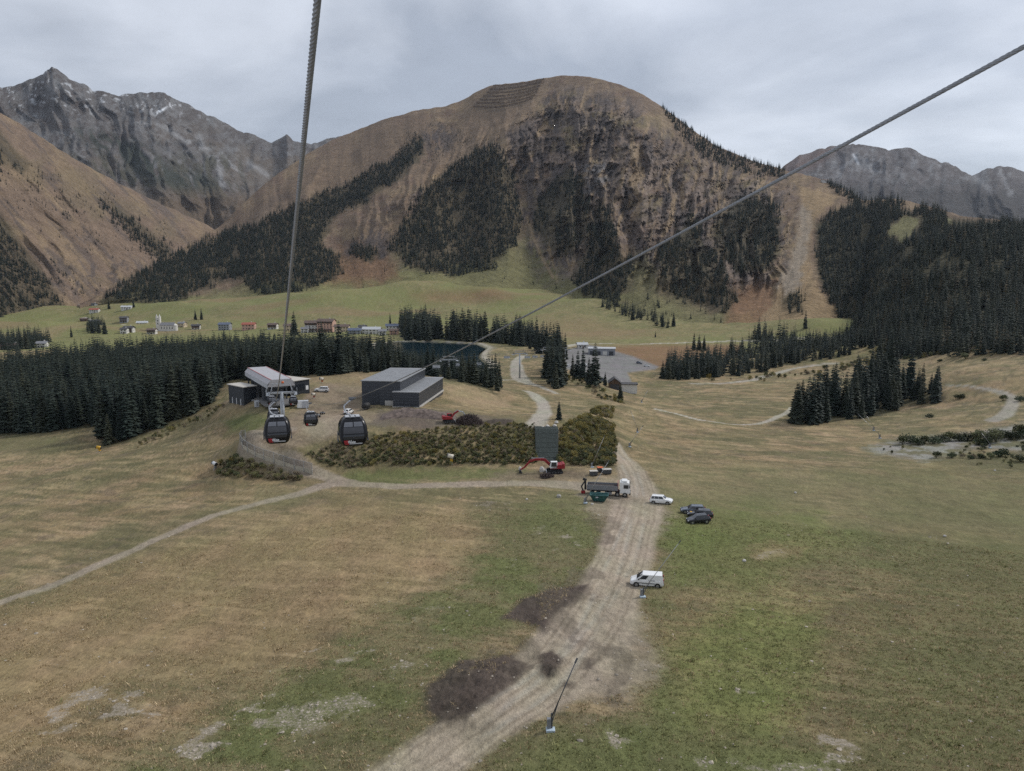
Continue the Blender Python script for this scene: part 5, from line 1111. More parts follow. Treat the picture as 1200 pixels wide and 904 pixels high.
def car(name, label, px, rz, paint, kind='suv', group=None, s=1.0, stripe=None):
    p = hitg(*px)
    e = .8; nx = np.array([gz(p[0] + math.cos(rz) * 1.3, p[1] + math.sin(rz) * 1.3) - gz(p[0] - math.cos(rz) * 1.3, p[1] - math.sin(rz) * 1.3)])
    t = thing(name, label, 'car' if kind != 'van' else 'van', (p[0], p[1], p[2] + .02), rz, group); t.scale = (s, s, s); t.rotation_euler[1] = -math.atan(float(nx[0]) / 2.6)
    K = {'suv': dict(L=4.4, W=1.84, H=1.62, bonnet=.98, belt=1.02, xs=(.95, .35, -1.75, -2.05), tail=1.02), 'estate': dict(L=4.7, W=1.84, H=1.48, bonnet=.88, belt=.94, xs=(1.05, .30, -1.75, -2.2), tail=.95), 'hatch': dict(L=4.2, W=1.8, H=1.5, bonnet=.9, belt=.95, xs=(1.0, .3, -1.4, -1.95), tail=.95),
         'van': dict(L=4.45, W=1.84, H=1.76, bonnet=1.0, belt=1.06, xs=(1.42, .55, -1.98, -2.2), tail=1.08)}[kind]
    L2 = K['L'] / 2; w = K['W'] / 2; bl = K['belt']; bn = K['bonnet']
    xsn = [(-L2, .45, K['tail'] - .12, .90), (-L2 + .12, .30, K['tail'], .96), (-L2 + .6, .26, bl, 1.0), (0, .24, bl, 1.0), (K['xs'][0], .24, bl - .02, 1.0), (L2 - .55, .26, bn - .06, .98), (L2 - .15, .28, bn - .2, .92), (L2, .40, bn - .36, .82)]
    m = MB(); V = []
    for x, zb, zt, k in xsn: V += [(x, -w * k * .94, zb), (x, -w * k, zb + (zt - zb) * .35), (x, -w * k, zb + (zt - zb) * .72), (x, -w * k * .94, zt), (x, 0, zt + .03), (x, w * k * .94, zt), (x, w * k, zb + (zt - zb) * .72), (x, w * k, zb + (zt - zb) * .35), (x, w * k * .94, zb)]
    n = 9; F = [(i * n + k, (i + 1) * n + k, (i + 1) * n + (k + 1) % n, i * n + (k + 1) % n) for i in range(len(xsn) - 1) for k in range(n)] + [tuple(range(n)), tuple(range(len(xsn) * n - 1, (len(xsn) - 1) * n - 1, -1))]
    m.add(V, F)
    x0, x1, x2, x3 = K['xs']; wb = w * .93; wr = w * (.76 if kind != 'van' else .84); zr = K['H']; zb_ = bl - .02
    m.add([(x0, -wb, zb_), (x1, -wr, zr - .03), (x2, -wr, zr), (x3, -wb, zb_), (x0, wb, zb_), (x1, wr, zr - .03), (x2, wr, zr), (x3, wb, zb_), ((x1 + x2) / 2, 0, zr + .05), (x1, 0, zr), (x2, 0, zr + .03)],
          [(0, 1, 2, 3), (7, 6, 5, 4), (0, 4, 5, 9, 1), (3, 2, 10, 6, 7), (1, 9, 8, 10, 2), (9, 5, 6, 10, 8)])
    m.build('body', paint, t, bevel=.045)
    def bil(a, b, c, d, u, v): return tuple((1 - u) * (1 - v) * a[i] + u * (1 - v) * b[i] + u * v * c[i] + (1 - u) * v * d[i] for i in range(3))
    def win(nm, a, b, c, d, u0, u1, v0, v1, off, mat=None):
        P = [bil(a, b, c, d, u0, v0), bil(a, b, c, d, u1, v0), bil(a, b, c, d, u1, v1), bil(a, b, c, d, u0, v1)]
        nn = (Vector(P[1]) - Vector(P[0])).cross(Vector(P[3]) - Vector(P[0])).normalized(); cc = Vector((0, 0, .9)); ctr = sum((Vector(q) for q in P), Vector()) / 4
        if nn.dot(ctr - cc) < 0: nn = -nn
        P = [Vector(q) for q in P]; MB().add([q + nn * off for q in P] + [q - nn * .02 for q in P], [(0, 1, 2, 3), (7, 6, 5, 4), (0, 4, 5, 1), (1, 5, 6, 2), (2, 6, 7, 3), (3, 7, 4, 0)]).build(nm, mat or M_GLASS, t)
    for s_ in (-1, 1):
        a, b, c, d = (x3, s_ * wb, zb_), (x0, s_ * wb, zb_), (x1, s_ * wr, zr), (x2, s_ * wr, zr)
        if kind == 'van': win('side_window', a, b, c, d, .66, .92, .12, .82, .012)
        else:
            for u0, u1 in ((.06, .26), (.29, .58), (.61, .93)): win('side_window', a, b, c, d, u0, u1, .10, .86, .012)
        MB().box((x0 - .35, s_ * (wb + .16), bl + .06), (.16, .2, .13)).build('mirror', paint if kind != 'van' else M_PLASTIC, t, bevel=.02)
        MB().box((L2 - .22, s_ * w * .68, bn - .26), (.24, .36, .15)).build('headlight', M_LAMP, t, bevel=.02); MB().box((-L2 + .06, s_ * w * .78, K['tail'] - .1), (.14, .2, .26 if kind != 'van' else .6)).build('tail_light', M_TAIL, t)
        for xw in (L2 - .85, -L2 + .82):
            MB().cyl((xw, s_ * (w - .03), .33), (xw, s_ * (w + .005), .33), .40, n=18).build('wheel_arch', M_PLASTIC, t)
            wh = MB().cyl((xw, s_ * (w - .2), .33), (xw, s_ * (w + .02), .33), .33, n=18).build('wheel', M_TYRE, t, bevel=.02); MB().cyl((xw, s_ * (w + .015), .33), (xw, s_ * (w + .028), .33), .21, n=12).build('rim', M_RIM, wh)
    win('windscreen', (x0, -wb, zb_), (x0, wb, zb_), (x1, wr, zr - .03), (x1, -wr, zr - .03), .06, .94, .08, .92, .012)
    win('rear_window', (x3, -wb, zb_), (x3, wb, zb_), (x2, wr, zr), (x2, -wr, zr), .1, .9, .15, .85, .012)
    MB().box((L2 - .05, 0, .42), (.14, w * 1.5, .24)).build('bumper', M_PLASTIC, t, bevel=.03); MB().box((-L2 + .03, 0, .45), (.12, w * 1.5, .22)).build('bumper', M_PLASTIC, t, bevel=.03)
    if kind == 'van':
        for s_ in (-1, 1): MB().box((.15, s_ * (w + .004), .62), (2.4, .02, .10)).build('rub_strip', M_PLASTIC, t)
        for k, (xx, ww_) in enumerate(((-1.0, .1), (-.84, .16), (-.64, .12), (-.48, .16), (-.28, .1))): MB().box((xx, 0, 1.0), (.001, .001, .001)) if False else MB().box((xx, w * .985 + .012, 1.02), (ww_, .014, .10)).build('lettering', M_MIDGREY, t)
    if stripe:
        MB().box((.35, -(w + .006), .80), (.8, .012, .32)).build('yellow_decal', M_YEL, t); MB().box((-1.6, -(w + .006), .85), (.8, .012, .12)).build('yellow_decal', M_YEL, t); MB().box((1.55, 0, bn + .0), (.5, .5, .03)).build('yellow_decal', M_YEL, t)
    return t
car('delivery_van', 'small white delivery van parked beside the dirt track in the foreground', (758, 686), math.radians(168), M_CARW, 'van')
car('parked_car', 'white car with its nose to the right beside the track junction', (775, 590), math.radians(-22), M_CARW, 'suv')
car('parked_car', 'dark grey car, rearmost of the three parked on the meadow', (812, 601), math.radians(172), M_CARG, 'estate', 'dark cars parked on the meadow'); car('parked_car', 'black car with yellow markings between two dark cars on the meadow', (820, 606), math.radians(170), M_CARK, 'estate', 'dark cars parked on the meadow', stripe=1); car('parked_car', 'black car, nearest of the three parked on the meadow', (818.5, 612.5), math.radians(180), M_CARK, 'hatch', 'dark cars parked on the meadow')
car('parked_car', 'white estate car standing behind the lift station yard', (377, 459.5), math.radians(190), M_CARW, 'suv', s=1.05); car('parked_car', 'small white car seen from behind in front of the hall', (408.5, 485), math.radians(80), M_CARW, 'hatch', s=.95)

# ---- tipper truck with loading crane
def truck():
    p = hitg(712, 580); rz = heading((694, 579), (735, 582)); rz = math.radians(-10)
    t = thing('tipper_truck', 'tipper truck with white cab, grey bed and folded loading crane', 'truck', (p[0], p[1], p[2]), rz)
    MB().box((0, 0, .95), (8.4, .9, .28)).build('chassis', M_PLASTIC, t)
    cabm = MB(); cabm.add([(2.5, -1.22, .75), (4.55, -1.22, .75), (4.6, -1.22, 1.7), (4.35, -1.18, 3.0), (2.5, -1.18, 3.1), (2.5, 1.22, .75), (4.55, 1.22, .75), (4.6, 1.22, 1.7), (4.35, 1.18, 3.0), (2.5, 1.18, 3.1)], [(0, 1, 2, 3, 4), (9, 8, 7, 6, 5), (0, 5, 6, 1), (1, 6, 7, 2), (2, 7, 8, 3), (3, 8, 9, 4), (4, 9, 5, 0)])
    cb = cabm.build('cab', M_WHITE, t, bevel=.08)
    MB().add([(4.62, -1.08, 1.75), (4.62, 1.08, 1.75), (4.42, 1.05, 2.75), (4.42, -1.05, 2.75), (4.5, -1.08, 1.75), (4.5, 1.08, 1.75), (4.3, 1.05, 2.75), (4.3, -1.05, 2.75)], [(0, 1, 2, 3), (7, 6, 5, 4), (0, 4, 5, 1), (1, 5, 6, 2), (2, 6, 7, 3), (3, 7, 4, 0)]).build('windscreen', M_GLASS, cb)
    for s in (-1, 1):
        MB().box((3.75, s * 1.215, 2.2), (.95, .05, .75)).build('side_window', M_GLASS, cb); MB().box((4.55, s * .9, 1.05), (.12, .4, .22)).build('headlight', M_LAMP, cb); MB().box((4.5, s * 1.42, 2.3), (.15, .22, .6)).build('mirror', M_PLASTIC, cb)
        MB().box((0.2, s * 1.05, .65), (1.4, .5, .5)).build('tool_box', M_MIDGREY, t)
        for x in (3.55, 2.0, -1.9, -3.2):
            w = MB().cyl((x, s * .85, .5), (x, s * 1.22, .5), .5, n=18).build('wheel', M_TYRE, t, bevel=.03); MB().cyl((x, s * 1.2, .5), (x, s * 1.235, .5), .27, n=12).build('rim', M_RIM, w)
    MB().box((4.55, 0, .7), (.25, 2.4, .42)).build('bumper', M_PLASTIC, t, bevel=.04); MB().box((3.4, 0, 3.2), (1.1, 2.0, .3)).build('roof_fairing', M_WHITE, t, bevel=.08)
    bed = MB(); x0, x1, zf, zt = -4.2, 2.1, 1.25, 2.2
    bed.box(((x0 + x1) / 2, 0, zf), (x1 - x0, 2.4, .12)); bed.build('bed_floor', M_STEELD, t)
    for s in (-1, 1): MB().box(((x0 + x1) / 2, s * 1.2, (zf + zt) / 2 + .05), (x1 - x0, .08, zt - zf)).build('bed_side', M_MIDGREY, t)
    MB().box((x1, 0, 2.05), (.1, 2.4, 1.7)).build('bed_front', M_PINK, t); MB().box((x0, 0, 1.75), (.08, 2.4, .9)).build('tail_gate', M_MIDGREY, t)
    MB().box((-1.0, 0, 1.62), (6.0, 2.2, .6)).build('load', simple('dark_earth', (.05, .042, .04), .95, 0, .3, 2, bump=.5), t)
    cr = MB(); cr.cyl((-4.6, 0, .9), (-4.6, 0, 2.9), .22, .18, 10); cr.build('crane_column', M_PLASTIC, t); MB().box((-4.75, .1, 3.0), (.8, .4, .5), ry=.4).build('crane_head', M_PLASTIC, t)
    MB().tube([(-4.6, -.2, 2.9), (-5.4, -.3, 1.6), (-5.0, -.4, .7)], .15, 8).build('crane_arm', M_PLASTIC, t); MB().box((-5.0, -.4, .5), (.8, .7, .5)).build('grab', M_RED, t)
truck()
# ---- green skip
p = hitg(702, 587); t = thing('waste_skip', 'dark green open waste skip beside the truck', 'skip', (p[0], p[1], p[2]), -.15)
M_SKIP = simple('green_skip_paint', (0.02, 0.075, 0.07), .5, .1, .25, 2); M_LID = simple('teal_lid', (0.06, 0.16, 0.16), .5, 0, .2, 2)
MB().add([(-1.1, -.8, .1), (1.1, -.8, .1), (1.1, .8, .1), (-1.1, .8, .1), (-1.85, -.95, 1.35), (1.85, -.95, 1.35), (1.85, .95, 1.35), (-1.85, .95, 1.35), (-1.7, -.85, 1.35), (1.7, -.85, 1.35), (1.7, .85, 1.35), (-1.7, .85, 1.35), (-1.0, -.7, .3), (1.0, -.7, .3), (1.0, .7, .3), (-1.0, .7, .3)],
         [(3, 2, 1, 0), (0, 1, 5, 4), (1, 2, 6, 5), (2, 3, 7, 6), (3, 0, 4, 7), (4, 5, 9, 8), (5, 6, 10, 9), (6, 7, 11, 10), (7, 4, 8, 11), (8, 9, 13, 12), (9, 10, 14, 13), (10, 11, 15, 14), (11, 8, 12, 15), (12, 13, 14, 15)]).build('tub', M_SKIP, t)
MB().box((0, 0, 1.36), (3.75, .12, .09), 0).box((0, -.95, 1.38), (3.8, .12, .1)).box((0, .95, 1.38), (3.8, .12, .1)).build('rim_bar', M_LID, t); MB().box((-.4, -.90, .95), (.5, .03, .3)).build('plate', M_LGREY, t)
for s in (-1, 1): MB().cyl((s * 1.45, -1.0, 1.0), (s * 1.45, -1.12, 1.0), .08, n=8).build('lifting_lug', M_STEELD, t)

# ---- crates beside the truck
M_CRATE = simple('dark_crate', (0.06, 0.065, 0.07), .7, 0, .2, 3)
for (cxp, cyp, w, lab, rust) in ((695.5, 557.5, 1.7, 'dark crate with a pale lid left of the truck cab, in front', 0), (711, 555.5, 2.0, 'dark crate with a pale lid behind the truck bed', 0), (703, 553, 1.2, 'small box with rusty contents between the two pale lidded crates', 1)):
    p = hitg(cxp, cyp); t = thing('pallet_crate', lab, 'crate', p, .1, 'crates beside the truck'); MB().box((0, 0, .62), (w, 1.2, .9)).build('crate_body', M_CRATE, t, bevel=.03); MB().box((0, 0, 1.12), (w * 1.08, 1.3, .1)).build('lid', M_ORANGE if rust else M_ROOFP, t, bevel=.02)
    for k in (-1, 0, 1): MB().box((k * w * .4, 0, .1), (.12, 1.1, .14)).build('pallet_foot', M_WOOD, t)

# ---- excavators
def excavator(px, rz, label, s, arm, cabcol):
    p = hitg(*px); t = thing('excavator', label, 'excavator', p, rz); t.scale = (s, s, s)
    for sy in (-1, 1):
        tr = MB(); out = [(-1.75, .25), (-1.45, .02), (1.45, .02), (1.75, .25), (1.75, .5), (1.45, .78), (-1.45, .78), (-1.75, .5)]; tr.prism(out, sy * 1.15 - .28, sy * 1.15 + .28); trk = tr.build('track', M_TYRE, t, bevel=.03)
        for k in range(5): MB().cyl((-1.3 + .65 * k, sy * 1.15 - .3, .36), (-1.3 + .65 * k, sy * 1.15 + .3, .36), .2, n=10).build('track_roller', M_STEELD, trk)
    MB().box((0, 0, .75), (1.8, 1.7, .45)).build('undercarriage', M_PLASTIC, t); MB().cyl((0, 0, .9), (0, 0, 1.1), .65, n=16).build('slew_ring', M_STEELD, t)
    b = MB(); b.prism([(-2.1, 1.1), (1.1, 1.1), (1.1, 1.45), (.4, 1.9), (-1.6, 2.15), (-2.2, 1.9)], -1.2, 1.2); b.build('upper_body', M_RED, t, bevel=.08)
    MB().box((-1.85, 0, 1.75), (.6, 2.3, 1.0)).build('counterweight', M_RED, t, bevel=.12); MB().cyl((-1.1, -.6, 2.1), (-1.1, -.6, 2.55), .07, n=8).build('exhaust', M_STEELD, t)
    cb = MB(); cb.prism([(-.5, 1.15), (1.05, 1.15), (1.3, 1.6), (1.0, 2.75), (-.45, 2.75)], .25, 1.2); c = cb.build('cab', cabcol, t, bevel=.06)
    MB().prism([(-.25, 1.75), (.95, 1.65), (.85, 2.6), (-.25, 2.6)], 1.19, 1.225).build('cab_window', M_GLASS, c); MB().prism([(-.25, 1.75), (.95, 1.65), (.85, 2.6), (-.25, 2.6)], .225, .26).build('cab_window', M_GLASS, c); MB().add([(1.26, .32, 1.75), (1.26, 1.12, 1.75), (1.04, 1.12, 2.68), (1.04, .32, 2.68), (1.3, .32, 1.75), (1.3, 1.12, 1.75), (1.08, 1.12, 2.68), (1.08, .32, 2.68)], [(0, 1, 2, 3), (7, 6, 5, 4), (0, 4, 5, 1), (1, 5, 6, 2), (2, 6, 7, 3), (3, 7, 4, 0)]).build('cab_window', M_GLASS, c)
    def beam(nm, pts, wd, mat):
        m = MB()
        for i in range(len(pts) - 1):
            (xa, za, ra), (xb, zb, rb) = pts[i], pts[i + 1]; d = math.hypot(xb - xa, zb - za); nx, nz = -(zb - za) / d, (xb - xa) / d
            m.prism([(xa - nx * ra, za - nz * ra), (xb - nx * rb, zb - nz * rb), (xb + nx * rb, zb + nz * rb), (xa + nx * ra, za + nz * ra)], -wd / 2 - .15, wd / 2 - .15)
        return m.build(nm, mat, t, bevel=.03)
    A = arm; beam('boom', A['boom'], .42, M_RED); beam('stick', A['stick'], .34, A.get('stick_mat', M_RED)); MB().cyl((.9, -.15, 1.3), (A['boom'][1][0] * .8 + .2, -.15, A['boom'][1][1] - .25), .09, n=8).cyl((A['boom'][1][0], -.15, A['boom'][1][1] + .3), (A['stick'][0][0] - .1, -.15, A['stick'][0][1] + .45), .08, n=8).build('hydraulic_cylinder', M_STEEL, t)
    ex, ez = A['stick'][-1][0], A['stick'][-1][1]
    bk = MB(); bk.prism([(ex - .1, ez), (ex + .25, ez - .1), (ex + .3, ez - .6), (ex - .1, ez - .95), (ex - .65, ez - .85), (ex - .25, ez - .5)], -.7, .4); bk.build('bucket', M_PLASTIC, t, bevel=.03)
    MB().box((1.9, 0, .35), (.12, 2.2, .6)).build('dozer_blade', M_LGREY, t)
    return t
excavator((650, 554), math.radians(184), 'red and white excavator reaching left below the shrub covered bank', 1.05, {'boom': [(.8, 1.5, .25), (2.3, 3.0, .32), (4.2, 3.1, .26), (5.6, 2.6, .2)], 'stick': [(5.3, 2.9, .22), (6.6, 1.4, .18), (7.6, .75, .14)]}, M_WHITE)
excavator((526, 494.5), math.radians(14), 'small red excavator handling brushwood in front of the hall', .82, {'boom': [(.8, 1.5, .25), (1.8, 2.9, .3), (3.2, 3.6, .22)], 'stick': [(3.0, 3.6, .2), (4.6, 3.2, .16), (5.2, 2.2, .12)], 'stick_mat': M_LGREY}, M_RED)
# ---- snow guns
def fan_gun(px, rz, label, body, base, s=1.0, tilt=.25):
    p = hitg(*px); t = thing('snow_cannon', label, 'snow cannon', p, rz, 'snow cannons'); t.scale = (s, s, s)
    for a in (0, 2.09, 4.19): MB().cyl((0, 0, .7), (math.cos(a) * .9, math.sin(a) * .9, 0), .07, n=6).build('leg', M_STEEL, t)
    MB().cyl((0, 0, .5), (0, 0, 1.45), .12, n=8).build('post', base, t); MB().box((-.3, .0, .95), (.5, .6, .6)).build('control_box', base, t, bevel=.03)
    ca, sa = math.cos(tilt), math.sin(tilt); c = Vector((0, 0, 2.0)); d = Vector((ca, 0, sa))
    MB().cyl(c - d * .75, c + d * .75, .58, .52, 20).build('barrel', body, t, True); MB().cyl(c + d * .75, c + d * .9, .6, .6, 20).build('nozzle_ring', M_STEELD, t, True); MB().cyl(c - d * .95, c - d * .75, .5, .58, 20).build('intake_grille', M_PLASTIC, t, True)
M_CREAM = simple('cream_plastic', (0.62, 0.56, 0.46), .5, 0, .1, 3)
fan_gun((528, 544), math.radians(180), 'cream snow cannon with yellow stand at the foot of the shrub bank', M_CREAM, M_YEL, .95); fan_gun((377, 449), math.radians(200), 'white and orange snow cannon on the grass behind the white car', M_CREAM, M_ORANGE, .8); fan_gun((252, 553), math.radians(150), 'white snow cannon beside the hedge left of the ramp fence', M_WHITE, M_MIDGREY, .8); fan_gun((116, 531), math.radians(190), 'yellow snow cannon at the corner of the left forest', M_YEL, M_YEL, .85); fan_gun((367.5, 468), math.radians(190), 'white snow cannon in the yard right of the operator hut', M_CREAM, M_RED, .7)
# ---- snow lances
M_LANCE = simple('lance_aluminium', (0.36, 0.36, 0.36), .4, .6, .1, 4); M_FOOT = simple('pale_blue_hatch', (0.42, 0.50, 0.56), .5, 0, .1, 2)
def lance(base_px, tip_px, label, mat, dy=0.0, r=.05, post=1.0):
    r *= .75
    p = hitg(*base_px); t = thing('snow_lance', label, 'snow lance', p, 0, 'snow lances'); tip = at_y(tip_px[0], tip_px[1], p[1] + dy) - p
    MB().box((0, -.1, .1), (.75, .6, .24)).build('foot', M_FOOT, t, bevel=.04); MB().box((-.12, .05, .6), (.35, .35, .9)).build('valve_box', M_MIDGREY, t, bevel=.02); MB().cyl((.1, 0, .1), (.1, 0, post + .35), .08, n=8).build('post', M_STEELD, t)
    MB().cyl((.1, 0, post), tuple(tip), r * 1.3, r, 8).build('lance_tube', mat, t, True)
    d = (Vector(tip) - Vector((.1, 0, post))).normalized(); MB().cyl(Vector(tip) - d * .1, Vector(tip) + d * .35, r * 2, r * 1.8, 8).build('nozzle_head', M_STEELD, t); MB().cyl((.1, -.12, post * .6), tuple(Vector((.1, 0, post)) + d * 1.4), .04, n=6).build('lift_strut', M_STEELD, t)
lance((645, 856), (674.5, 776), 'dark snow lance leaning right in the foreground beside the dirt track', M_STEELD, 1.0, .055, 1.2); lance((753, 700), (796, 636), 'pale snow lance in front of the white delivery van', M_LANCE, 1, .045, 1.0); lance((686, 590), (713, 541), 'pale snow lance crossing the tipper truck', M_LANCE, 1, .06); lance((694, 548), (708, 512), 'pale snow lance in front of the right shrub bank', M_LANCE, 1, .05)
lance((738, 524), (753, 500), 'thin snow lance leaning right on the brown meadow', M_LANCE, 1, .06); lance((747, 507), (739.5, 483), 'thin snow lance leaning left on the brown meadow', M_LANCE, 1, .06); lance((752, 472), (759, 458), 'far snow lance below the lone small spruce', M_LANCE, 1, .07); lance((1031, 514), (1006, 486), 'left snow lance beside the isolated grove', M_LANCE, 1, .05); lance((1024, 505), (1015, 487), 'second snow lance beside the isolated grove', M_LANCE, 1, .05); lance((1160, 525), (1150, 507), 'snow lance before the dwarf pines on the right', M_LANCE, 1, .05)
# ---- small things on the works ground
M_BAG = simple('white_bag', (0.52, 0.49, 0.45), .85, 0, .12, 4, bump=.3); M_STONE = simple('pale_stone', (0.36, 0.34, 0.31), .9, 0, .2, 3, bump=.4)
def blob(name, label, cat, px, size, mat, seed, group=None, lift=.35):
    p = hitg(*px); bm = bmesh.new(); bmesh.ops.create_icosphere(bm, subdivisions=2, radius=1)
    rg = random.Random(seed)
    for v in bm.verts: k = 1 + rg.uniform(-.16, .16); v.co = Vector((v.co.x * size[0] / 2 * k, v.co.y * size[1] / 2 * k, max(v.co.z, -.45) * size[2] / 1.5 * k))
    me = bpy.data.meshes.new(name); bm.to_mesh(me); bm.free(); me.materials.append(mat); o = bpy.data.objects.new(name, me); COL.objects.link(o); o.location = (p[0], p[1], p[2] + size[2] * lift * .8); return tag(o, label, cat, group)
blob('bulk_bag', 'white bulk bag under the boom of the red and white excavator', 'bag', (635, 553), (1.3, 1.1, 1.3), M_BAG, 1); blob('bulk_bag', 'small white bag left of the excavator bucket', 'bag', (609.5, 551.5), (.8, .8, 1.0), M_BAG, 2)
for i, (q, lab) in enumerate((((641.5, 501.5), 'large white boulder on top of the geogrid wall, in the middle'), ((636, 502), 'small pale boulder left of the large one on the geogrid wall'), ((650, 500), 'pale boulder at the right end on top of the geogrid wall'), ((652, 496), 'cream boulder just above the geogrid wall'), ((655, 583), 'grey rubble lump between the excavator and the truck'), ((617.5, 586), 'pale rock in the grass below the track'), ((694, 591.5), 'white sack on the grass beside the skip'), ((932, 578), 'white stone lying alone on the right meadow'), ((872, 658), 'pale stone lying left of the bare patch on the right meadow'), ((1107, 629), 'small white stone far out on the right meadow'), ((1166, 552), 'pale boulder below the gravel bed on the right'), ((1055, 525), 'white boulder on the gravel bed below the dwarf pines'))):
    blob('boulder' if 'sack' not in lab else 'sack', lab, 'boulder' if 'sack' not in lab else 'sack', q, (1.2 - .05 * i if i < 5 else .55, .9 if i < 5 else .5, .7 if i < 5 else .35), M_STONE if 'grey' in lab else M_BAG, 10 + i)
# ---- quads in the station yard
for (q, lab, k) in (((371, 489), 'dark quad bike in the station yard beside the second cabin', 1.0), ((378, 485.5), 'low dark trailer beside the quad bike in the yard', .7)):
    p = hitg(*q); t = thing('quad_bike' if k == 1 else 'small_trailer', lab, 'quad bike' if k == 1 else 'trailer', p, 2.6); t.scale = (k, k, k)
    MB().box((0, 0, .65), (1.8, .8, .35)).build('body', M_MIDGREY, t, bevel=.08); MB().box((-.2, 0, .95), (.9, .4, .25)).build('seat' if k == 1 else 'load', M_PLASTIC, t, bevel=.06)
    if k == 1: MB().cyl((.5, -.4, 1.15), (.5, .4, 1.15), .03, n=6).cyl((.6, 0, .8), (.5, 0, 1.15), .04, n=6).build('handlebar', M_PLASTIC, t)
    for sx in (-.65, .65):
        for sy in (-.5, .5): MB().cyl((sx, sy - .13, .3), (sx, sy + .13, .3), .3, n=12).build('wheel', M_TYRE, t)
p = hitg(429, 480); t = thing('mobile_tank', 'dark round tank trailer parked at the left corner of the hall', 'tank trailer', p, 1.2); MB().cyl((-1.2, 0, 1.15), (1.2, 0, 1.15), .75, n=16).build('tank', M_PLASTIC, t, True); MB().box((0, 0, .45), (2.6, 1.0, .15)).build('frame', M_STEELD, t)
for sy in (-.6, .6): MB().cyl((0, sy - .1, .35), (0, sy + .1, .35), .35, n=12).build('wheel', M_TYRE, t)
p = hitg(355, 478); t = thing('site_container', 'pale grey container between the far cabin and the yard', 'container', p, .3); MB().box((0, 0, 1.0), (3.2, 2.0, 2.0)).build('container_body', M_LGREY, t, bevel=.03); MB().box((-.9, -1.02, 1.0), (1.2, .05, 1.8)).build('door', M_WHITE, t)
p = hitg(301, 477); t = thing('site_cabinet', 'pale electrical cabinet beside the dark control building', 'cabinet', p, .3); MB().box((0, 0, .95), (1.3, .7, 1.9)).build('cabinet_body', M_LGREY, t, bevel=.03); MB().box((.2, -.36, .9), (.6, .03, 1.4)).build('door', M_MIDGREY, t)
# ================================================================== SHRUBS, FENCE, RETAINING WALL
def shrub_mesh(name, seed, n, mat, leaf=.22, flat=1.0, lobes=5):
    """bush of leaf-sized faces spread through several uneven lobes, unit radius about 1, foot at z=0"""
    rg = random.Random(seed); m = MB(); L_ = [(rg.uniform(-.55, .55), rg.uniform(-.55, .55), rg.uniform(.45, 1.15) * flat, rg.uniform(.4, .7)) for _ in range(lobes)]
    for _ in range(n):
        cx, cy_, cz, R = rg.choice(L_); a = rg.uniform(0, 6.28); b = math.acos(rg.uniform(-.8, 1)); q = R * rg.uniform(.55, 1.05)
        c = Vector((cx + q * math.sin(b) * math.cos(a), cy_ + q * math.sin(b) * math.sin(a), max(.05, cz + q * math.cos(b) * flat)))
        u = Vector((rg.gauss(0, 1), rg.gauss(0, 1), rg.gauss(0, 1))).normalized(); w = u.orthogonal().normalized(); s = leaf * rg.uniform(.6, 1.3)
        m.add([c - u * s, c + w * s * .55, c + u * s, c - w * s * .55], [(0, 1, 2, 3)])
    for _ in range(6): a = rg.uniform(0, 6.28); m.cyl((0, 0, -.15), (math.cos(a) * .5, math.sin(a) * .5, 1.0 * flat), .035, .01, 4, False)
    return m.mesh(name, mat)
M_SH = [leaf_material('olive_leaves', [(.17, .17, .08), (.21, .20, .085), (.18, .155, .08)]), leaf_material('autumn_leaves', [(.25, .20, .06), (.20, .18, .06), (.28, .22, .07)]), leaf_material('dark_leaves', [(.085, .098, .048), (.11, .118, .052), (.10, .10, .052)]), leaf_material('dry_stalks', [(.22, .18, .12), (.18, .145, .095), (.27, .22, .14)]), leaf_material('pine_needles', [(.045, .062, .034), (.06, .075, .038), (.05, .058, .034)])]
shr = bpy.data.collections.new('shrub_kinds')
SHM = [shrub_mesh('foliage', 31, 420, M_SH[0], .13), shrub_mesh('foliage', 32, 420, M_SH[1], .13, 1.1), shrub_mesh('foliage', 33, 460, M_SH[2], .13), shrub_mesh('foliage', 34, 380, M_SH[3], .12, .9), shrub_mesh('foliage', 35, 600, M_SH[4], .11, .75, 8)]
for i, me in enumerate(SHM): o = bpy.data.objects.new('shrub_%d' % i, me); shr.objects.link(o)
ng2 = ng.copy(); ng2.name = 'shrubbery'
for n in ng2.nodes:
    if n.bl_idname == 'GeometryNodeCollectionInfo': n.inputs['Collection'].default_value = shr
def shrubbery(name, P, S, kinds_, label):
    o = wood(name, P, S, label, 0.0); o.modifiers[0].node_group = ng2; n = len(P); sc = np.asarray(S, float)
    o.data.attributes['scl'].data.foreach_set('vector', np.stack([sc * RNG.uniform(.85, 1.3, n), sc * RNG.uniform(.85, 1.3, n), sc * RNG.uniform(.8, 1.25, n)], 1).astype(np.float32).ravel()); o.data.attributes['kind_id'].data.foreach_set('value', np.asarray(kinds_, np.int32)); return o
def pickk(P, w): return RNG.choice(len(w), len(P), p=np.array(w) / sum(w))
BANK = [(352,536),(374,529),(400,521),(440,512),(520,503),(600,498),(625,499),(630,545),(560,545.5),(450,547),(395,549),(370,543)]
P = scatter(GG, BANK, .62, warp=1, soft=1, rr=(150, 215), seed=70); pp = proj(P[:, 0], P[:, 1], P[:, 2]); k = np.where(pp[0] < 430, pickk(P, [3, .4, 2.2, 4, 0]), pickk(P, [5, 1.5, 1.6, 2.5, 0])); k = np.where((pp[1] > 533) & (RNG.random(len(P)) < .5), 2, k)
shrubbery('bank_shrubs', P, RNG.uniform(.26, .58, len(P)) * np.where(pp[1] < 512, .75, 1.0), k, 'dense strip of autumn shrubs covering the long bank below the hall')
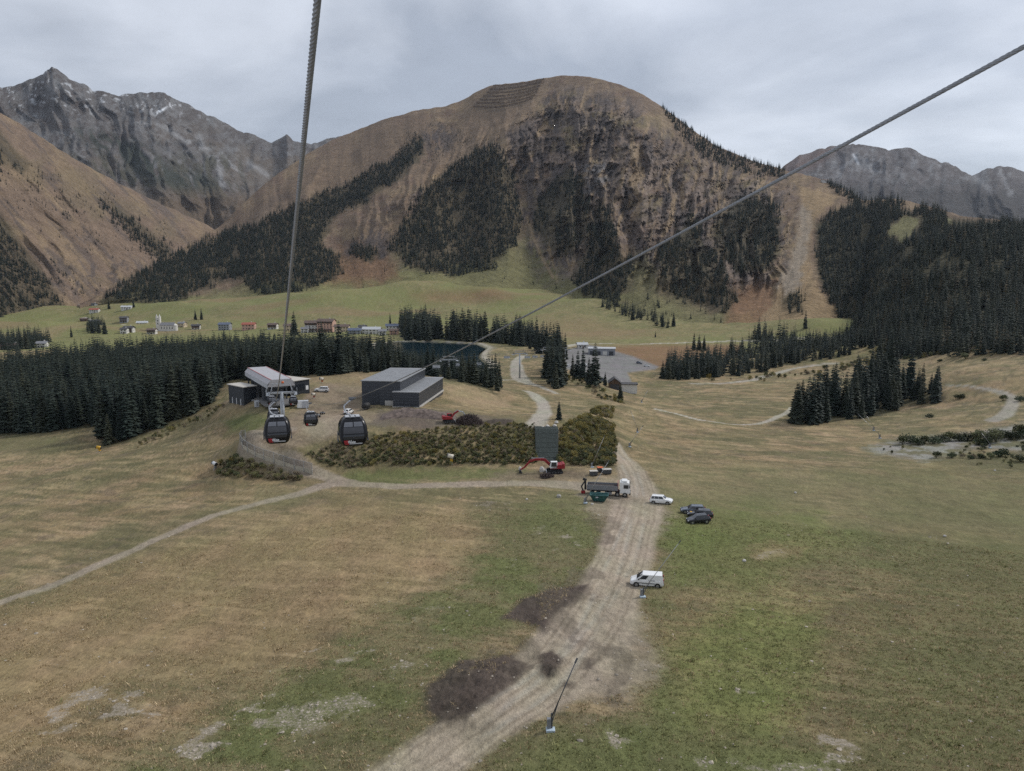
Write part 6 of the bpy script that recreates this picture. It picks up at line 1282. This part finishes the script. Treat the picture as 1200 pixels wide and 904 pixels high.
P = scatter(GG, [(656,505),(672,494),(692,486),(706,484),(716,497),(721,520),(720,547),(690,547),(652,545)], .75, warp=1, soft=1, rr=(150, 215), seed=71); pp = proj(P[:, 0], P[:, 1], P[:, 2]); k = pickk(P, [4, 4, 2, 1, 0]); k = np.where((pp[1] > 528) & (RNG.random(len(P)) < .55), 2, k)
shrubbery('bank_shrubs', P, RNG.uniform(.35, .8, len(P)), k, 'clump of yellow and green shrubs right of the geogrid wall')
P = scatter(GG, [(254,556),(257,545),(268,539),(283,541),(305,550),(336,557),(362,562),(345,564),(300,562),(268,560)], .8, warp=1, soft=1, rr=(140, 215), seed=72); pp = proj(P[:, 0], P[:, 1], P[:, 2]); k = np.where(pp[0] < 310, pickk(P, [3, .3, 5, 1.5, 0]), pickk(P, [2, .3, 2, 5, 0]))
shrubbery('hedge_shrubs', P, RNG.uniform(.4, .85, len(P)), k, 'dark shrubs growing below the fence of the curved ramp')
P = scatter(GG, [(690,486),(700,476),(712,470),(722,478),(716,492)], 1.6, warp=1, soft=1, rr=(150, 260), seed=73); shrubbery('bank_shrubs', P, RNG.uniform(.6, 1.0, len(P)), pickk(P, [3, 3, 1, 2, 0]), 'thin row of shrubs running back behind the yellow clump')
P = scatter(GG, [(150,523),(200,502),(246,482),(262,477),(262,483),(215,505),(160,526)], 2.6, warp=1.5, soft=1, rr=(190, 260), seed=74); shrubbery('verge_scrub', P, RNG.uniform(.35, .8, len(P)), pickk(P, [2, .5, 1, 4, 0]), 'low dry scrub along the edge of the left forest')
P = scatter(GG, [(800,450),(930,440),(990,430),(1030,412),(1110,409),(1200,398),(1200,404),(1110,416),(1010,432),(900,446)], 7.0, warp=2, soft=2, rr=(280, 700), seed=75); shrubbery('verge_scrub', P, RNG.uniform(.8, 1.7, len(P)), pickk(P, [4, 2, 2, 2, 1]), 'low scrub along the foot of the far woods on the right')
P = scatter(GG, [(668,438),(700,455),(740,478),(730,480),(690,462),(660,446)], 4.5, warp=2, soft=2, rr=(280, 420), seed=76); shrubbery('verge_scrub', P, RNG.uniform(.5, 1.2, len(P)), pickk(P, [2, 1, 4, 2, 0]), 'low scrub on the knoll slope beside the car park')
P = scatter(GG, [(1020,528),(1100,515),(1200,505),(1300,500),(1300,550),(1150,548),(1090,541)], 2.6, warp=2, soft=2, rr=(150, 330), gap=.5, seed=77); shrubbery('verge_scrub', P, RNG.uniform(.3, .75, len(P)), pickk(P, [3, 0, 3, 3, 2]), 'small dark tussocks scattered over the gravel bed on the right')
# dwarf pines: every bush on its own
PINES = [(1058,521,1.5),(1066,519,1.9),(1075,521,1.5),(1083,520,1.4),(1094,520,1.6),(1103,518,1.5),(1113,517,1.5),(1124,517,1.7),(1135,516,1.9),(1146,517,1.8),(1152,521,1.6),(1158,515,1.7),(1167,518,2.0),(1176,513,1.7),(1185,515,1.9),(1194,510,1.8),(1203,512,1.9),(1172,535,1.5),(1161,538,.9),(1150,537,.8),(1115,536,.9),(1097,537,1.0),(1196,541,1.4),(1138,538,.7),(1131,421,1.8),(1101,424,1.0),(1153,423,.9),(1175,470,1.2),(1124,467,1.5),(1089,490,1.1),(1141,413,.9),(1188,411,1.3),(1195,470,1.3),(962,445,1.6),(958,441,1.2)]
for i, (x_, y_, s) in enumerate(PINES):
    p = hitg(x_, y_); near = x_ > 1050 and 508 < y_ < 523
    lab = 'dark dwarf pine in the thicket above the gravel bed' if near else ('low dark pine bush on the gravel bed at the right' if 530 < y_ < 545 else 'single dark bush dotted on the right meadow slope')
    t = thing('dwarf_pine' if y_ > 500 else 'meadow_bush', lab, 'shrub', p, random.uniform(0, 6), 'dwarf pine thicket' if near else ('pine bushes on the gravel bed' if 530 < y_ < 545 else 'bushes on the right meadow slope')); t.scale = (s * 1.5, s * 1.5, s * 1.15)
    o = bpy.data.objects.new('foliage', SHM[4] if i % 3 else SHM[2]); COL.objects.link(o); o.parent = t; MB().cyl((0, 0, -.3), (.1, .05, .7), .07, .03, 6).build('stem', M_BARK, t)
# brush heaps: tangles of cut branches
def brush_heap(px, size, label, n, seed):
    p = hitg(*px); rg = random.Random(seed); m = MB()
    for _ in range(n):
        a = rg.uniform(0, 6.28); q = rg.random() ** .6; c = Vector((math.cos(a) * q * size[0] / 2, math.sin(a) * q * size[1] / 2, max(.05, (1 - q * q) * size[2] * rg.uniform(.2, 1)))); d = Vector((rg.gauss(0, 1), rg.gauss(0, 1), rg.gauss(0, .55))).normalized() * rg.uniform(.3, .9)
        m.cyl(c - d, c + d, .05, .015, 3, False)
        for _k in range(2): u = Vector((rg.gauss(0, 1), rg.gauss(0, 1), rg.gauss(0, 1))).normalized(); w = u.orthogonal(); e = c + d * rg.uniform(-.8, 1); m.add([e - u * .18, e + w * .12, e + u * .18, e - w * .12], [(0, 1, 2, 3)])
    o = m.build('brush_heap', simple('cut_branches', (.075, .055, .05), .95, 0, .3, 2), None, fix=False); o.location = tuple(p); tag(o, label, 'brush heap')
brush_heap((549, 496), (7.5, 5, 2.6), 'heap of cut brown branches under the arm of the small excavator', 700, 5)
brush_heap((641, 559), (3, 2, .8), 'low heap of roots beside the red and white excavator', 160, 6)
# spoil ridge of dark earth in front of the hall
spoil = bpy.data.meshes.new('spoil_ridge'); P = hits([(446, 489), (470, 487), (500, 487), (535, 490)]); V = []; F = []
nA, nB = 60, 14
for i in range(nA):
    t_ = i / (nA - 1) * (len(P) - 1); k = min(int(t_), len(P) - 2); c = P[k] * (1 - t_ + k) + P[k + 1] * (t_ - k); e = math.sin(math.pi * min(1, max(0, i / (nA - 1)))) ** .5
    for j in range(nB):
        v = j / (nB - 1) * 2 - 1; x_ = c[0]; y_ = c[1] + v * 3.6; hgt = max(0, 1 - v * v) * 1.7 * e * (.55 + .9 * float(fbm(np.array([x_ / 1.6]), np.array([y_ / 1.6]), 4, 77)[0])); V.append((x_, y_, gz(x_, y_) - .12 + hgt))
F = [(i * nB + j, (i + 1) * nB + j, (i + 1) * nB + j + 1, i * nB + j + 1) for i in range(nA - 1) for j in range(nB - 1)]
spoil.from_pydata(V, [], F); spoil.materials.append(simple('turned_earth', (.13, .10, .085), .95, 0, .45, 1.2, bump=.8)); o = bpy.data.objects.new('spoil_ridge', spoil); COL.objects.link(o); tag(o, 'long ridge of dark turned earth in front of the hall', 'earth heap')

# ---- curved ramp fence: pale kerb boards, posts and grey net panels
FP = hits([(366, 556.5), (356, 553.5), (345, 550), (333, 546.5), (321, 543), (309, 539), (299, 535), (290, 530), (284, 525.5), (281.5, 521), (283, 517.5), (288, 515.5)])
FP = np.array([[p[0], p[1], gz(p[0], p[1])] for p in FP]); fo = FP[0]
fence = thing('ramp_fence', 'curved fence with pale timber base and grey netting along the ramp', 'fence', fo)
m_net, t_, b_ = nodes_of('grey_netting'); tr = t_.nodes.new('ShaderNodeBsdfTransparent'); mx = t_.nodes.new('ShaderNodeMixShader'); mx.inputs[0].default_value = .36; b_.inputs['Base Color'].default_value = (.13, .135, .14, 1); b_.inputs['Roughness'].default_value = .8
t_.links.new(tr.outputs[0], mx.inputs[1]); t_.links.new(b_.outputs[0], mx.inputs[2]); t_.links.new(mx.outputs[0], t_.nodes['Material Output'].inputs['Surface'])
M_PALEW = simple('pale_timber', (.42, .38, .30), .85, 0, .15, 2, bump=.2)
for i in range(len(FP)):
    a = Vector(FP[i] - fo); MB().cyl(a + Vector((0, 0, -.2)), a + Vector((0, 0, 2.7)), .06, n=8).build('post', M_STEEL, fence)
    if i < len(FP) - 1:
        b = Vector(FP[i + 1] - fo); d = (b - a); d.z = 0; nn = d.normalized().cross(Vector((0, 0, 1)))
        for k in range(3):
            z0, z1 = -.1 + k * .40, .27 + k * .40; o_ = nn * (.10 + .006 * (k % 2))
            MB().add([a + o_ + Vector((0, 0, z0)), b + o_ + Vector((0, 0, z0)), b + o_ + Vector((0, 0, z1)), a + o_ + Vector((0, 0, z1)), a + o_ * 1.8 + Vector((0, 0, z0)), b + o_ * 1.8 + Vector((0, 0, z0)), b + o_ * 1.8 + Vector((0, 0, z1)), a + o_ * 1.8 + Vector((0, 0, z1))], [(3, 2, 1, 0), (4, 5, 6, 7), (0, 1, 5, 4), (2, 3, 7, 6), (1, 2, 6, 5), (3, 0, 4, 7)]).build('base_board', M_PALEW, fence)
        MB().add([a + Vector((0, 0, 1.1)), b + Vector((0, 0, 1.1)), b + Vector((0, 0, 2.6)), a + Vector((0, 0, 2.6))], [(0, 1, 2, 3)]).build('net_panel', m_net, fence); MB().cyl(a + Vector((0, 0, 2.62)), b + Vector((0, 0, 2.62)), .03, n=6).build('top_rail', M_STEEL, fence)
# ---- geogrid wall between the shrub banks: stepped courses
wl, wr = hit(628, 542), hit(654, 542); zt = gz(*hit(640, 500)[:2]) + .2; zbm = min(gz(*wl[:2]), gz(*wr[:2])) - .2; tl = on_z(627, 502.5, zt); trr = on_z(655, 503, zt)
gw = thing('geogrid_wall', 'dark grey-green stepped geogrid wall between the two shrub banks', 'retaining wall', (wl[0], wl[1], zbm)); M_GEO = simple('geogrid', (.045, .053, .049), .95, 0, .35, 2.5, bump=.6, spec=.1)
NC = 7
for k in range(NC):
    f0, f1 = k / NC, (k + 1) / NC; o_ = np.array([wl[0], wl[1], zbm])
    a0 = np.array([*(wl[:2] * (1 - f0) + tl[:2] * f0), zbm + (zt - zbm) * f0]) - o_; b0 = np.array([*(wr[:2] * (1 - f0) + trr[:2] * f0), zbm + (zt - zbm) * f0]) - o_; hgt = (zt - zbm) / NC; dv = np.array([0, (tl[1] - wl[1]) * .92 / NC, hgt * .96]); bk = np.array([0, 3.5, 0])
    MB().add([a0, b0, b0 + dv, a0 + dv, a0 + bk, b0 + bk, b0 + bk + dv, a0 + bk + dv], [(3, 2, 1, 0), (4, 5, 6, 7), (0, 1, 5, 4), (2, 3, 7, 6), (1, 2, 6, 5), (3, 0, 4, 7)]).build('wall_course', M_GEO, gw, bevel=.06)

# ================================================================== VILLAGE
M_WALLS = {'white': simple('white_render', (.62, .60, .56), .85, 0, .06, .5), 'cream': simple('cream_render', (.55, .45, .32), .85, 0, .06, .5), 'brown': simple('dark_timber', (.10, .065, .045), .85, 0, .2, 1), 'pink': simple('salmon_render', (.52, .33, .26), .85, 0, .06, .5), 'grey': simple('grey_render', (.27, .28, .30), .8, 0, .08, .5)}
M_ROOFS = {'grey': simple('grey_tiles', (.19, .19, .20), .8, 0, .15, .6), 'brown': simple('brown_tiles', (.12, .085, .07), .85, 0, .2, .6), 'red': simple('red_tiles', (.30, .09, .06), .8, 0, .15, .6), 'blue': simple('blue_grey_sheet', (.10, .12, .17), .5, .2, .1, .6), 'pale': simple('pale_sheet_roof', (.46, .47, .48), .6, .1, .08, .6), 'dark': simple('dark_slate', (.06, .058, .06), .7, 0, .15, .6)}
M_SHUT = simple('window_pane', (.05, .055, .065), .2, 0, .1, 1)
def house(px, w, d, h, wall, roof, label, rz=0.0, pitch=.42, name='house', cat='house', floors=2, timber=False, z=None):
    w *= .9; d *= .9; h *= .9
    p = hitg(*px); t = thing(name, label, cat, (p[0], p[1], p[2] - .3), rz + math.atan2(-p[0], p[1]) * -1 * .0)
    rh = d / 2 * pitch
    wm = MB(); wm.add([(-w / 2, -d / 2, -2), (w / 2, -d / 2, -2), (w / 2, d / 2, -2), (-w / 2, d / 2, -2), (-w / 2, -d / 2, h), (w / 2, -d / 2, h), (w / 2, d / 2, h), (-w / 2, d / 2, h), (-w / 2, 0, h + rh), (w / 2, 0, h + rh)], [(0, 1, 5, 4), (2, 3, 7, 6), (1, 2, 6, 9, 5), (3, 0, 4, 8, 7), (3, 2, 1, 0)])
    wm.build('wall', M_WALLS[wall], t); ov = .9; rf = None
    for s in (-1, 1):
        ex, ez = d / 2 + ov, h - ov * pitch; q = MB().add([(-w / 2 - ov, s * ex, ez + .05), (w / 2 + ov, s * ex, ez + .05), (w / 2 + ov, 0, h + rh + .05), (-w / 2 - ov, 0, h + rh + .05), (-w / 2 - ov, s * ex, ez + .3), (w / 2 + ov, s * ex, ez + .3), (w / 2 + ov, 0, h + rh + .32), (-w / 2 - ov, 0, h + rh + .32)], [(3, 2, 1, 0), (4, 5, 6, 7), (0, 1, 5, 4), (2, 3, 7, 6), (1, 2, 6, 5), (3, 0, 4, 7)]).build('roof', M_ROOFS[roof], t); rf = rf or q
    MB().box((w * .2, .8, h + rh + .6), (.9, .9, 1.6)).build('chimney', M_WALLS['white'], rf)
    if timber: MB().box((0, -d / 2 - .06, h - h / floors / 2), (w * .98, .12, h / floors * .95)).build('timber_storey', M_WALLS['brown'], t)
    nwin = max(2, int(w / 3.4))
    for f in range(floors):
        for k in range(nwin):
            x_ = -w / 2 + w * (k + .5) / nwin; wn_ = MB().box((x_, -d / 2 - (.13 if timber else .03), h / floors * (f + .52)), (1.25, .1, 1.4)).build('window', M_SHUT, t)
    for k in range(max(1, int(d / 4))):
        for s in (-1, 1): MB().box((s * (w / 2 + .03), -d / 2 + d * (k + .5) / max(1, int(d / 4)), h * .55), (.1, 1.2, 1.4)).build('window', M_SHUT, t)
    MB().box((w * .05, -d / 2 - (.15 if timber else .05), 1.0), (1.2, .12, 2.2)).build('door', M_WALLS['brown'], t)
    if timber: MB().box((0, -d / 2 - .8, h / floors + .1), (w * .9, 1.4, .2)).box((0, -d / 2 - 1.45, h / floors + .7), (w * .9, .1, .9)).build('balcony', M_WALLS['brown'], t)
    return t
HOUSES = [((90, 367), 26, 12, 6, 'white', 'brown', 'long white farmhouse with brown roof, leftmost of the upper hamlet', .1, 2, 1), ((103, 366), 10, 9, 6, 'white', 'grey', 'small white house right of the long farmhouse in the hamlet', .3, 2, 0), ((111, 363), 8, 8, 5, 'grey', 'dark', 'small grey house at the back of the upper hamlet', -.2, 2, 0),
 ((112, 376), 16, 11, 5.5, 'white', 'red', 'white house with salmon red roof below the upper hamlet', .15, 2, 0), ((99, 381), 11, 8, 4, 'brown', 'brown', 'dark timber barn on the slope below the hamlet', .2, 1, 0), ((112, 383), 15, 8, 4, 'brown', 'grey', 'timber barn with grey roof left of the village street', 0, 1, 0),
 ((146, 381), 12, 11, 8, 'grey', 'dark', 'tall dark roofed house at the top of the village street', .2, 3, 1), ((151, 385), 13, 10, 7, 'brown', 'dark', 'brown timber house in the village cluster right of the street', -.1, 2, 0), ((146, 389), 9, 9, 6, 'white', 'dark', 'small white house at the bottom of the village street', .1, 2, 0), ((153, 389.5), 10, 8, 6, 'white', 'grey', 'white house with grey roof beside the village street', 0, 2, 0), ((150, 376), 18, 10, 5, 'white', 'pale', 'pale flat house behind the village cluster', .1, 2, 0), ((167, 379), 17, 10, 4.5, 'white', 'pale', 'long low white house with pale roof right of the village cluster', .25, 1, 0),
 ((264, 387), 16, 12, 9, 'grey', 'blue', 'grey block with blue grey roof behind the forest top', 0, 3, 0), ((292, 386), 18, 12, 8, 'pink', 'red', 'house with bright red roof behind the forest top', .1, 2, 0), ((366, 389), 18, 14, 13, 'white', 'brown', 'tall white hotel with brown roof in the village', .1, 4, 1), ((383, 389), 22, 15, 15, 'pink', 'brown', 'biggest salmon coloured hotel of the village', -.1, 5, 1), ((358, 390), 10, 9, 6, 'white', 'grey', 'small white house left below the hotels', 0, 2, 0), ((401, 389), 19, 12, 7.5, 'cream', 'brown', 'cream house right of the big hotel', .05, 2, 0),
 ((416, 391), 15, 11, 5, 'grey', 'blue', 'house with blue grey roof in the middle of the village row', .1, 2, 0), ((425, 389), 9, 9, 7, 'white', 'dark', 'narrow white house with dark roof in the village row', 0, 2, 0), ((436, 391), 22, 12, 6, 'white', 'pale', 'long white house with pale roof in the village row', -.1, 2, 0), ((448, 392.5), 9, 9, 5, 'white', 'grey', 'small white house before the rightmost village houses', .2, 2, 0), ((460, 387), 17, 12, 6, 'white', 'blue', 'house with blue grey roof at the right end of the village', .15, 2, 0), ((462, 392), 10, 9, 5, 'pink', 'brown', 'small salmon house at the right end of the village', 0, 2, 0), ((490, 392), 9, 7, 3.5, 'cream', 'brown', 'small cream barn beside the gravel heap and grove', .1, 1, 0),
 ((178, 386), 12, 9, 6, 'white', 'brown', 'white house with brown roof left of the church', .1, 2, 1), ((214, 385), 11, 9, 6, 'cream', 'grey', 'cream house with grey roof right behind the church', -.2, 2, 0), ((230, 386), 12, 9, 6, 'white', 'dark', 'white house with dark roof between church and grey block', .2, 2, 1), ((320, 386), 13, 10, 7, 'white', 'brown', 'white house right of the bright red roof', 0, 2, 1), ((338, 387), 12, 10, 7, 'cream', 'brown', 'cream house left of the tall white hotel', .15, 2, 0), ((473, 388), 11, 9, 5, 'white', 'dark', 'white house with dark roof before the tall grove', .1, 2, 0),
 ((14, 409), 20, 10, 5, 'cream', 'brown', 'ochre barn at the far left edge of the valley', .1, 1, 0), ((50, 407), 10, 9, 5, 'white', 'grey', 'white house at the left below the lone spruce', .2, 2, 0),
 ((682, 408), 9, 7, 4, 'white', 'pale', 'tiny white house at the top end of the car park', .1, 1, 0), ((956, 214), 16, 10, 5, 'white', 'brown', 'small mountain hut at the top of the ski run', .2, 2, 0)]
for (px, w, d, h, wa, ro, lab, rz, fl, ti) in HOUSES:
    if px[1] > 300: house(px, w, d, h, wa, ro, lab, rz, floors=fl, timber=bool(ti))
# mountain hut on the ridge (stands on the mountain sheet)
def on_mount(MT, px, py):
    k = np.argmin((MT['px'] - px) ** 2 + (MT['py'] - py) ** 2); return np.array([MT['X'].ravel()[k], MT['Y'].ravel()[k], MT['Z'].ravel()[k]])
_hg = hitg
for (px, w, d, h, wa, ro, lab, rz, fl, ti) in HOUSES:
    if px[1] < 300:
        hitg = lambda a, b: on_mount(MT1, a, b); house(px, w, d, h, wa, ro, lab, rz, floors=fl); hitg = _hg
# church
p = hitg(194, 386); t = thing('church', 'white village church with twin pinnacled tower and long nave', 'church', p, .12); t.scale = (.78, .78, .78)
tw = thing('x', 'x', 'x', (0, 0, 0)); bpy.data.objects.remove(tw)
MB().box((-11, 0, 9), (7, 7, 24)).build('tower', M_WALLS['white'], t)
for s in (-1, 1): MB().box((-11 + s * 2.4, 0, 23), (2.2, 6.6, 4)).build('tower_gable', M_WALLS['white'], t); MB().cyl((-11 + s * 2.4, 0, 25), (-11 + s * 2.4, 0, 29.5), 1.6, .1, 8).build('pinnacle', M_WALLS['white'], t)
MB().box((4, 0, 3.5), (23, 10, 13)).build('nave', M_WALLS['white'], t)
for s in (-1, 1): MB().add([(-7.5, s * 5.7, 9.6), (16, s * 5.7, 9.6), (16, 0, 14.4), (-7.5, 0, 14.4), (-7.5, s * 5.7, 9.9), (16, s * 5.7, 9.9), (16, 0, 14.7), (-7.5, 0, 14.7)], [(3, 2, 1, 0), (4, 5, 6, 7), (0, 1, 5, 4), (2, 3, 7, 6), (1, 2, 6, 5), (3, 0, 4, 7)]).build('roof', M_ROOFS['grey'], t)
MB().cyl((16, 0, -2), (16, 0, 9.5), 4.6, 4.6, 12).cyl((16, 0, 9.5), (16, 0, 13), 4.9, .2, 12).build('apse', M_WALLS['white'], t)
for k in range(5): MB().box((-5 + k * 4.5, -5.04, 5.5), (1.1, .12, 4)).build('window', M_SHUT, t)
for k in range(2): MB().box((-11, -3.54, 13 + 5 * k), (1.4, .12, 2.4)).build('belfry_opening', M_SHUT, t)
# valley depot, shed and vehicles on the car park
p = hitg(705, 415.5); t = thing('depot', 'long grey flat roofed depot at the back of the car park', 'building', p, -.12); MB().box((0, 0, 1.5), (21, 13, 7)).build('wall', M_WALLS['grey'], t); MB().box((0, 0, 5.2), (22, 14, .4)).build('roof', M_ROOFS['pale'], t)
for k in range(4): MB().box((-7.5 + k * 5, -6.55, 1.6), (3.4, .12, 3.2)).build('gate', M_SHUT if k != 2 else M_WALLS['white'], t)
p = hitg(729, 458); t = thing('valley_shed', 'white shed with a black gabled barn part at the car park foot', 'shed', p, -.1); MB().prism([(-6.5, -1), (-1, -1), (-1, 4.2), (-3.7, 6.2), (-6.5, 4.2)], -4, 4).build('barn_part', M_WALLS['brown'], t); MB().box((3, 0, 1.2), (8, 6, 4.4)).build('shed_wall', M_WALLS['white'], t); MB().box((3, 0, 3.55), (8.8, 7, .3)).build('roof', M_ROOFS['dark'], t); MB().box((-3.7, -4.05, 1.6), (4.4, .12, 4)).build('barn_door', M_SHUT, t)
MB().add([(-6.9, -4.3, 4.0), (-6.9, 4.3, 4.0), (-3.75, 4.3, 6.35), (-3.75, -4.3, 6.35), (-.6, -4.3, 4.0), (-.6, 4.3, 4.0), (-6.9, -4.3, 4.25), (-6.9, 4.3, 4.25), (-3.75, 4.3, 6.6), (-3.75, -4.3, 6.6), (-.6, -4.3, 4.25), (-.6, 4.3, 4.25)], [(6, 7, 8, 9), (9, 8, 11, 10), (3, 2, 1, 0), (4, 5, 2, 3), (0, 1, 7, 6), (5, 4, 10, 11), (0, 6, 9, 3), (3, 9, 10, 4), (1, 2, 8, 7), (2, 5, 11, 8)]).build('barn_roof', M_ROOFS['dark'], t)
lots = [((666, 430.5), M_CARW, 'white car parked left behind the spruces on the car park'), ((675, 430), M_CARW, 'white car half hidden between the spruces on the car park'), ((686, 429), M_CARW, 'white car right of the bushy spruce on the car park'), ((706, 447), M_CARG, 'grey car beside the tiny spruce on the car park'), ((742, 455), M_CARG, 'grey car right of the white shed'), ((749, 426.5), M_CARG, 'grey car on the right rim of the car park'), ((758, 430), M_CARW, 'white vehicle at the far right end of the car park'), ((700, 415.8), M_CARW, 'white car in front of the depot gates')]
for q, pm, lab in lots: car('parked_car', lab, q, random.uniform(-.5, .5), pm, 'suv', 'cars on the valley car park')
# avalanche fences: each row a snow bridge line on the summit slope
rows = 7
for k in range(rows):
    f = k / (rows - 1); x0 = 578 - 22 * f; x1 = 636 - 12 * f; ya0 = 102 + 24 * f; ya1 = 94 + 23 * f
    pts = []
    for j in range(13):
        u = j / 12; bow = math.sin(math.pi * u) * (2 + 2.5 * f); pts.append(on_mount(MT1, x0 + (x1 - x0) * u, ya0 + (ya1 - ya0) * u + bow))
    o0 = pts[0]; t = thing('avalanche_barrier', 'row %s of dark avalanche barriers on the summit slope' % ('one, topmost,', 'two from the top', 'three from the top', 'four from the top', 'five from the top', 'six from the top', 'seven, lowest,')[k], 'avalanche barrier', o0, 0, 'avalanche barriers on the summit slope')
    for j in range(12):
        a = Vector(pts[j] - o0); b = Vector(pts[j + 1] - o0); g = (b - a) * .06; up = Vector((0, -2.0, 4.8)); a2 = a + g; b2 = b - g
        pn = MB()
        for q in range(4):
            z_ = up * (.15 + .27 * q); w_ = up * .17; nn = Vector((0, -.12, 0)); pn.add([a2 + z_, b2 + z_, b2 + z_ + w_, a2 + z_ + w_, a2 + z_ + nn, b2 + z_ + nn, b2 + z_ + w_ + nn, a2 + z_ + w_ + nn], [(3, 2, 1, 0), (4, 5, 6, 7), (0, 1, 5, 4), (2, 3, 7, 6), (1, 2, 6, 5), (3, 0, 4, 7)])
        pn.cyl(a2 - up * .15, a2 + up * 1.1, .15, n=5).cyl(b2 - up * .15, b2 + up * 1.1, .15, n=5).build('barrier_panel', M_WALLS['brown'], t)
# ================================================================== GRASS TUFTS on the near meadow
def tuft(name, seed, mat, n=9, h=.17):
    rg = random.Random(seed); m = MB()
    for _ in range(n):
        a = rg.uniform(0, 6.28); b = rg.uniform(.1, .75); hh_ = h * rg.uniform(.5, 1.15); x, y = rg.gauss(0, .09), rg.gauss(0, .09); dx, dy = math.cos(a) * b * hh_, math.sin(a) * b * hh_; w = .022
        m.add([(x - math.sin(a) * w, y + math.cos(a) * w, -.03), (x + math.sin(a) * w, y - math.cos(a) * w, -.03), (x + dx, y + dy, hh_)], [(0, 1, 2)])
    return m.mesh(name, mat)
M_TU = [leaf_material('straw_blades', [(.42, .32, .19), (.50, .39, .24), (.34, .26, .14)]), leaf_material('green_blades', [(.23, .235, .10), (.29, .27, .12), (.20, .205, .085)])]
tu = bpy.data.collections.new('tuft_kinds')
for i in range(2):
    for k in range(2): tu.objects.link(bpy.data.objects.new('tuft_%d%d' % (i, k), tuft('blades', 91 + i * 2 + k, M_TU[i])))
ng3 = ng.copy(); ng3.name = 'tufts'
for n in ng3.nodes:
    if n.bl_idname == 'GeometryNodeCollectionInfo': n.inputs['Collection'].default_value = tu
NT = 75000
_r = np.sqrt(RNG.uniform(44 ** 2, 135 ** 2, NT * 3)); keep = RNG.random(NT * 3) < np.clip(70 / _r, 0, 1) ** 1.2; _r = _r[keep][:NT]; _a = np.arctan((RNG.uniform(-60, 1260, len(_r)) - 600) / F0)
tx, ty = _r * np.sin(_a), _r * np.cos(_a); tzz = ground_z(tx, ty); tc_, ts_, trd, tl_ = paint_ground(tx, ty, tzz)
lum = tc_.sum(1); grn = tc_[:, 1] / (tc_[:, 0] + 1e-6); ok = (trd < .25) & (lum > .22) & (lum < .62) & (ts_ < .45)
tx, ty, tzz, grn = tx[ok], ty[ok], tzz[ok], grn[ok]
isg = (grn + RNG.normal(0, .08, len(grn))) > .88
o = wood('grass_tufts', np.stack([tx, ty, tzz], 1), np.full(len(tx), TREE_H), 'dry and green grass tufts covering the near meadow', 0.0); o.modifiers[0].node_group = ng3
n_ = len(tx); s_ = RNG.uniform(.5, 1.3, n_) * np.where(RNG.random(n_) < .04, 2.0, 1.0); o.data.attributes['scl'].data.foreach_set('vector', np.stack([s_ * 1.2, s_ * 1.2, s_ * RNG.uniform(.6, 1.1, n_)], 1).astype(np.float32).ravel())
o.data.attributes['kind_id'].data.foreach_set('value', (isg.astype(np.int32) * 2 + RNG.integers(0, 2, n_)).astype(np.int32))
print('tufts', n_)

# ================================================================== STONES lying in the bare patches and along the tracks
pb = bpy.data.collections.new('stone_kinds'); M_PEB = leaf_material('limestone_pebble', [(.35, .30, .24), (.42, .37, .30), (.27, .235, .19)])
for k in range(3):
    bm = bmesh.new(); bmesh.ops.create_icosphere(bm, subdivisions=1, radius=1); rg = random.Random(400 + k)
    for v in bm.verts: q = 1 + rg.uniform(-.3, .3); v.co = Vector((v.co.x * q, v.co.y * q * .8, v.co.z * q * .45))
    me = bpy.data.meshes.new('pebble'); bm.to_mesh(me); bm.free(); me.materials.append(M_PEB); pb.objects.link(bpy.data.objects.new('pebble_%d' % k, me))
ng4 = ng.copy(); ng4.name = 'stones'
for n in ng4.nodes:
    if n.bl_idname == 'GeometryNodeCollectionInfo': n.inputs['Collection'].default_value = pb
_r = np.sqrt(RNG.uniform(44 ** 2, 150 ** 2, 160000)); keep = RNG.random(len(_r)) < np.clip(65 / _r, 0, 1) ** 1.5; _r = _r[keep]; _a = np.arctan((RNG.uniform(-60, 1260, len(_r)) - 600) / F0)
sx, sy = _r * np.sin(_a), _r * np.cos(_a); szz = ground_z(sx, sy); _c, ss_, srd, _l = paint_ground(sx, sy, szz)
ok = RNG.random(len(sx)) < np.where(ss_ > .40, .55 * sstep(.38, .57, ss_), .012) + .05 * (srd > .05) * (srd < .6)
sx, sy, szz = sx[ok], sy[ok], szz[ok]; n_ = len(sx)
o = wood('loose_stones', np.stack([sx, sy, szz], 1), np.full(n_, TREE_H), 'loose pale stones strewn over the bare patches and track edges', 0.0); o.modifiers[0].node_group = ng4
s_ = np.exp(RNG.normal(math.log(.075), .5, n_)).clip(.03, .3); o.data.attributes['scl'].data.foreach_set('vector', np.stack([s_, s_, s_], 1).astype(np.float32).ravel()); o.data.attributes['kind_id'].data.foreach_set('value', RNG.integers(0, 3, n_).astype(np.int32))
print('stones', n_)
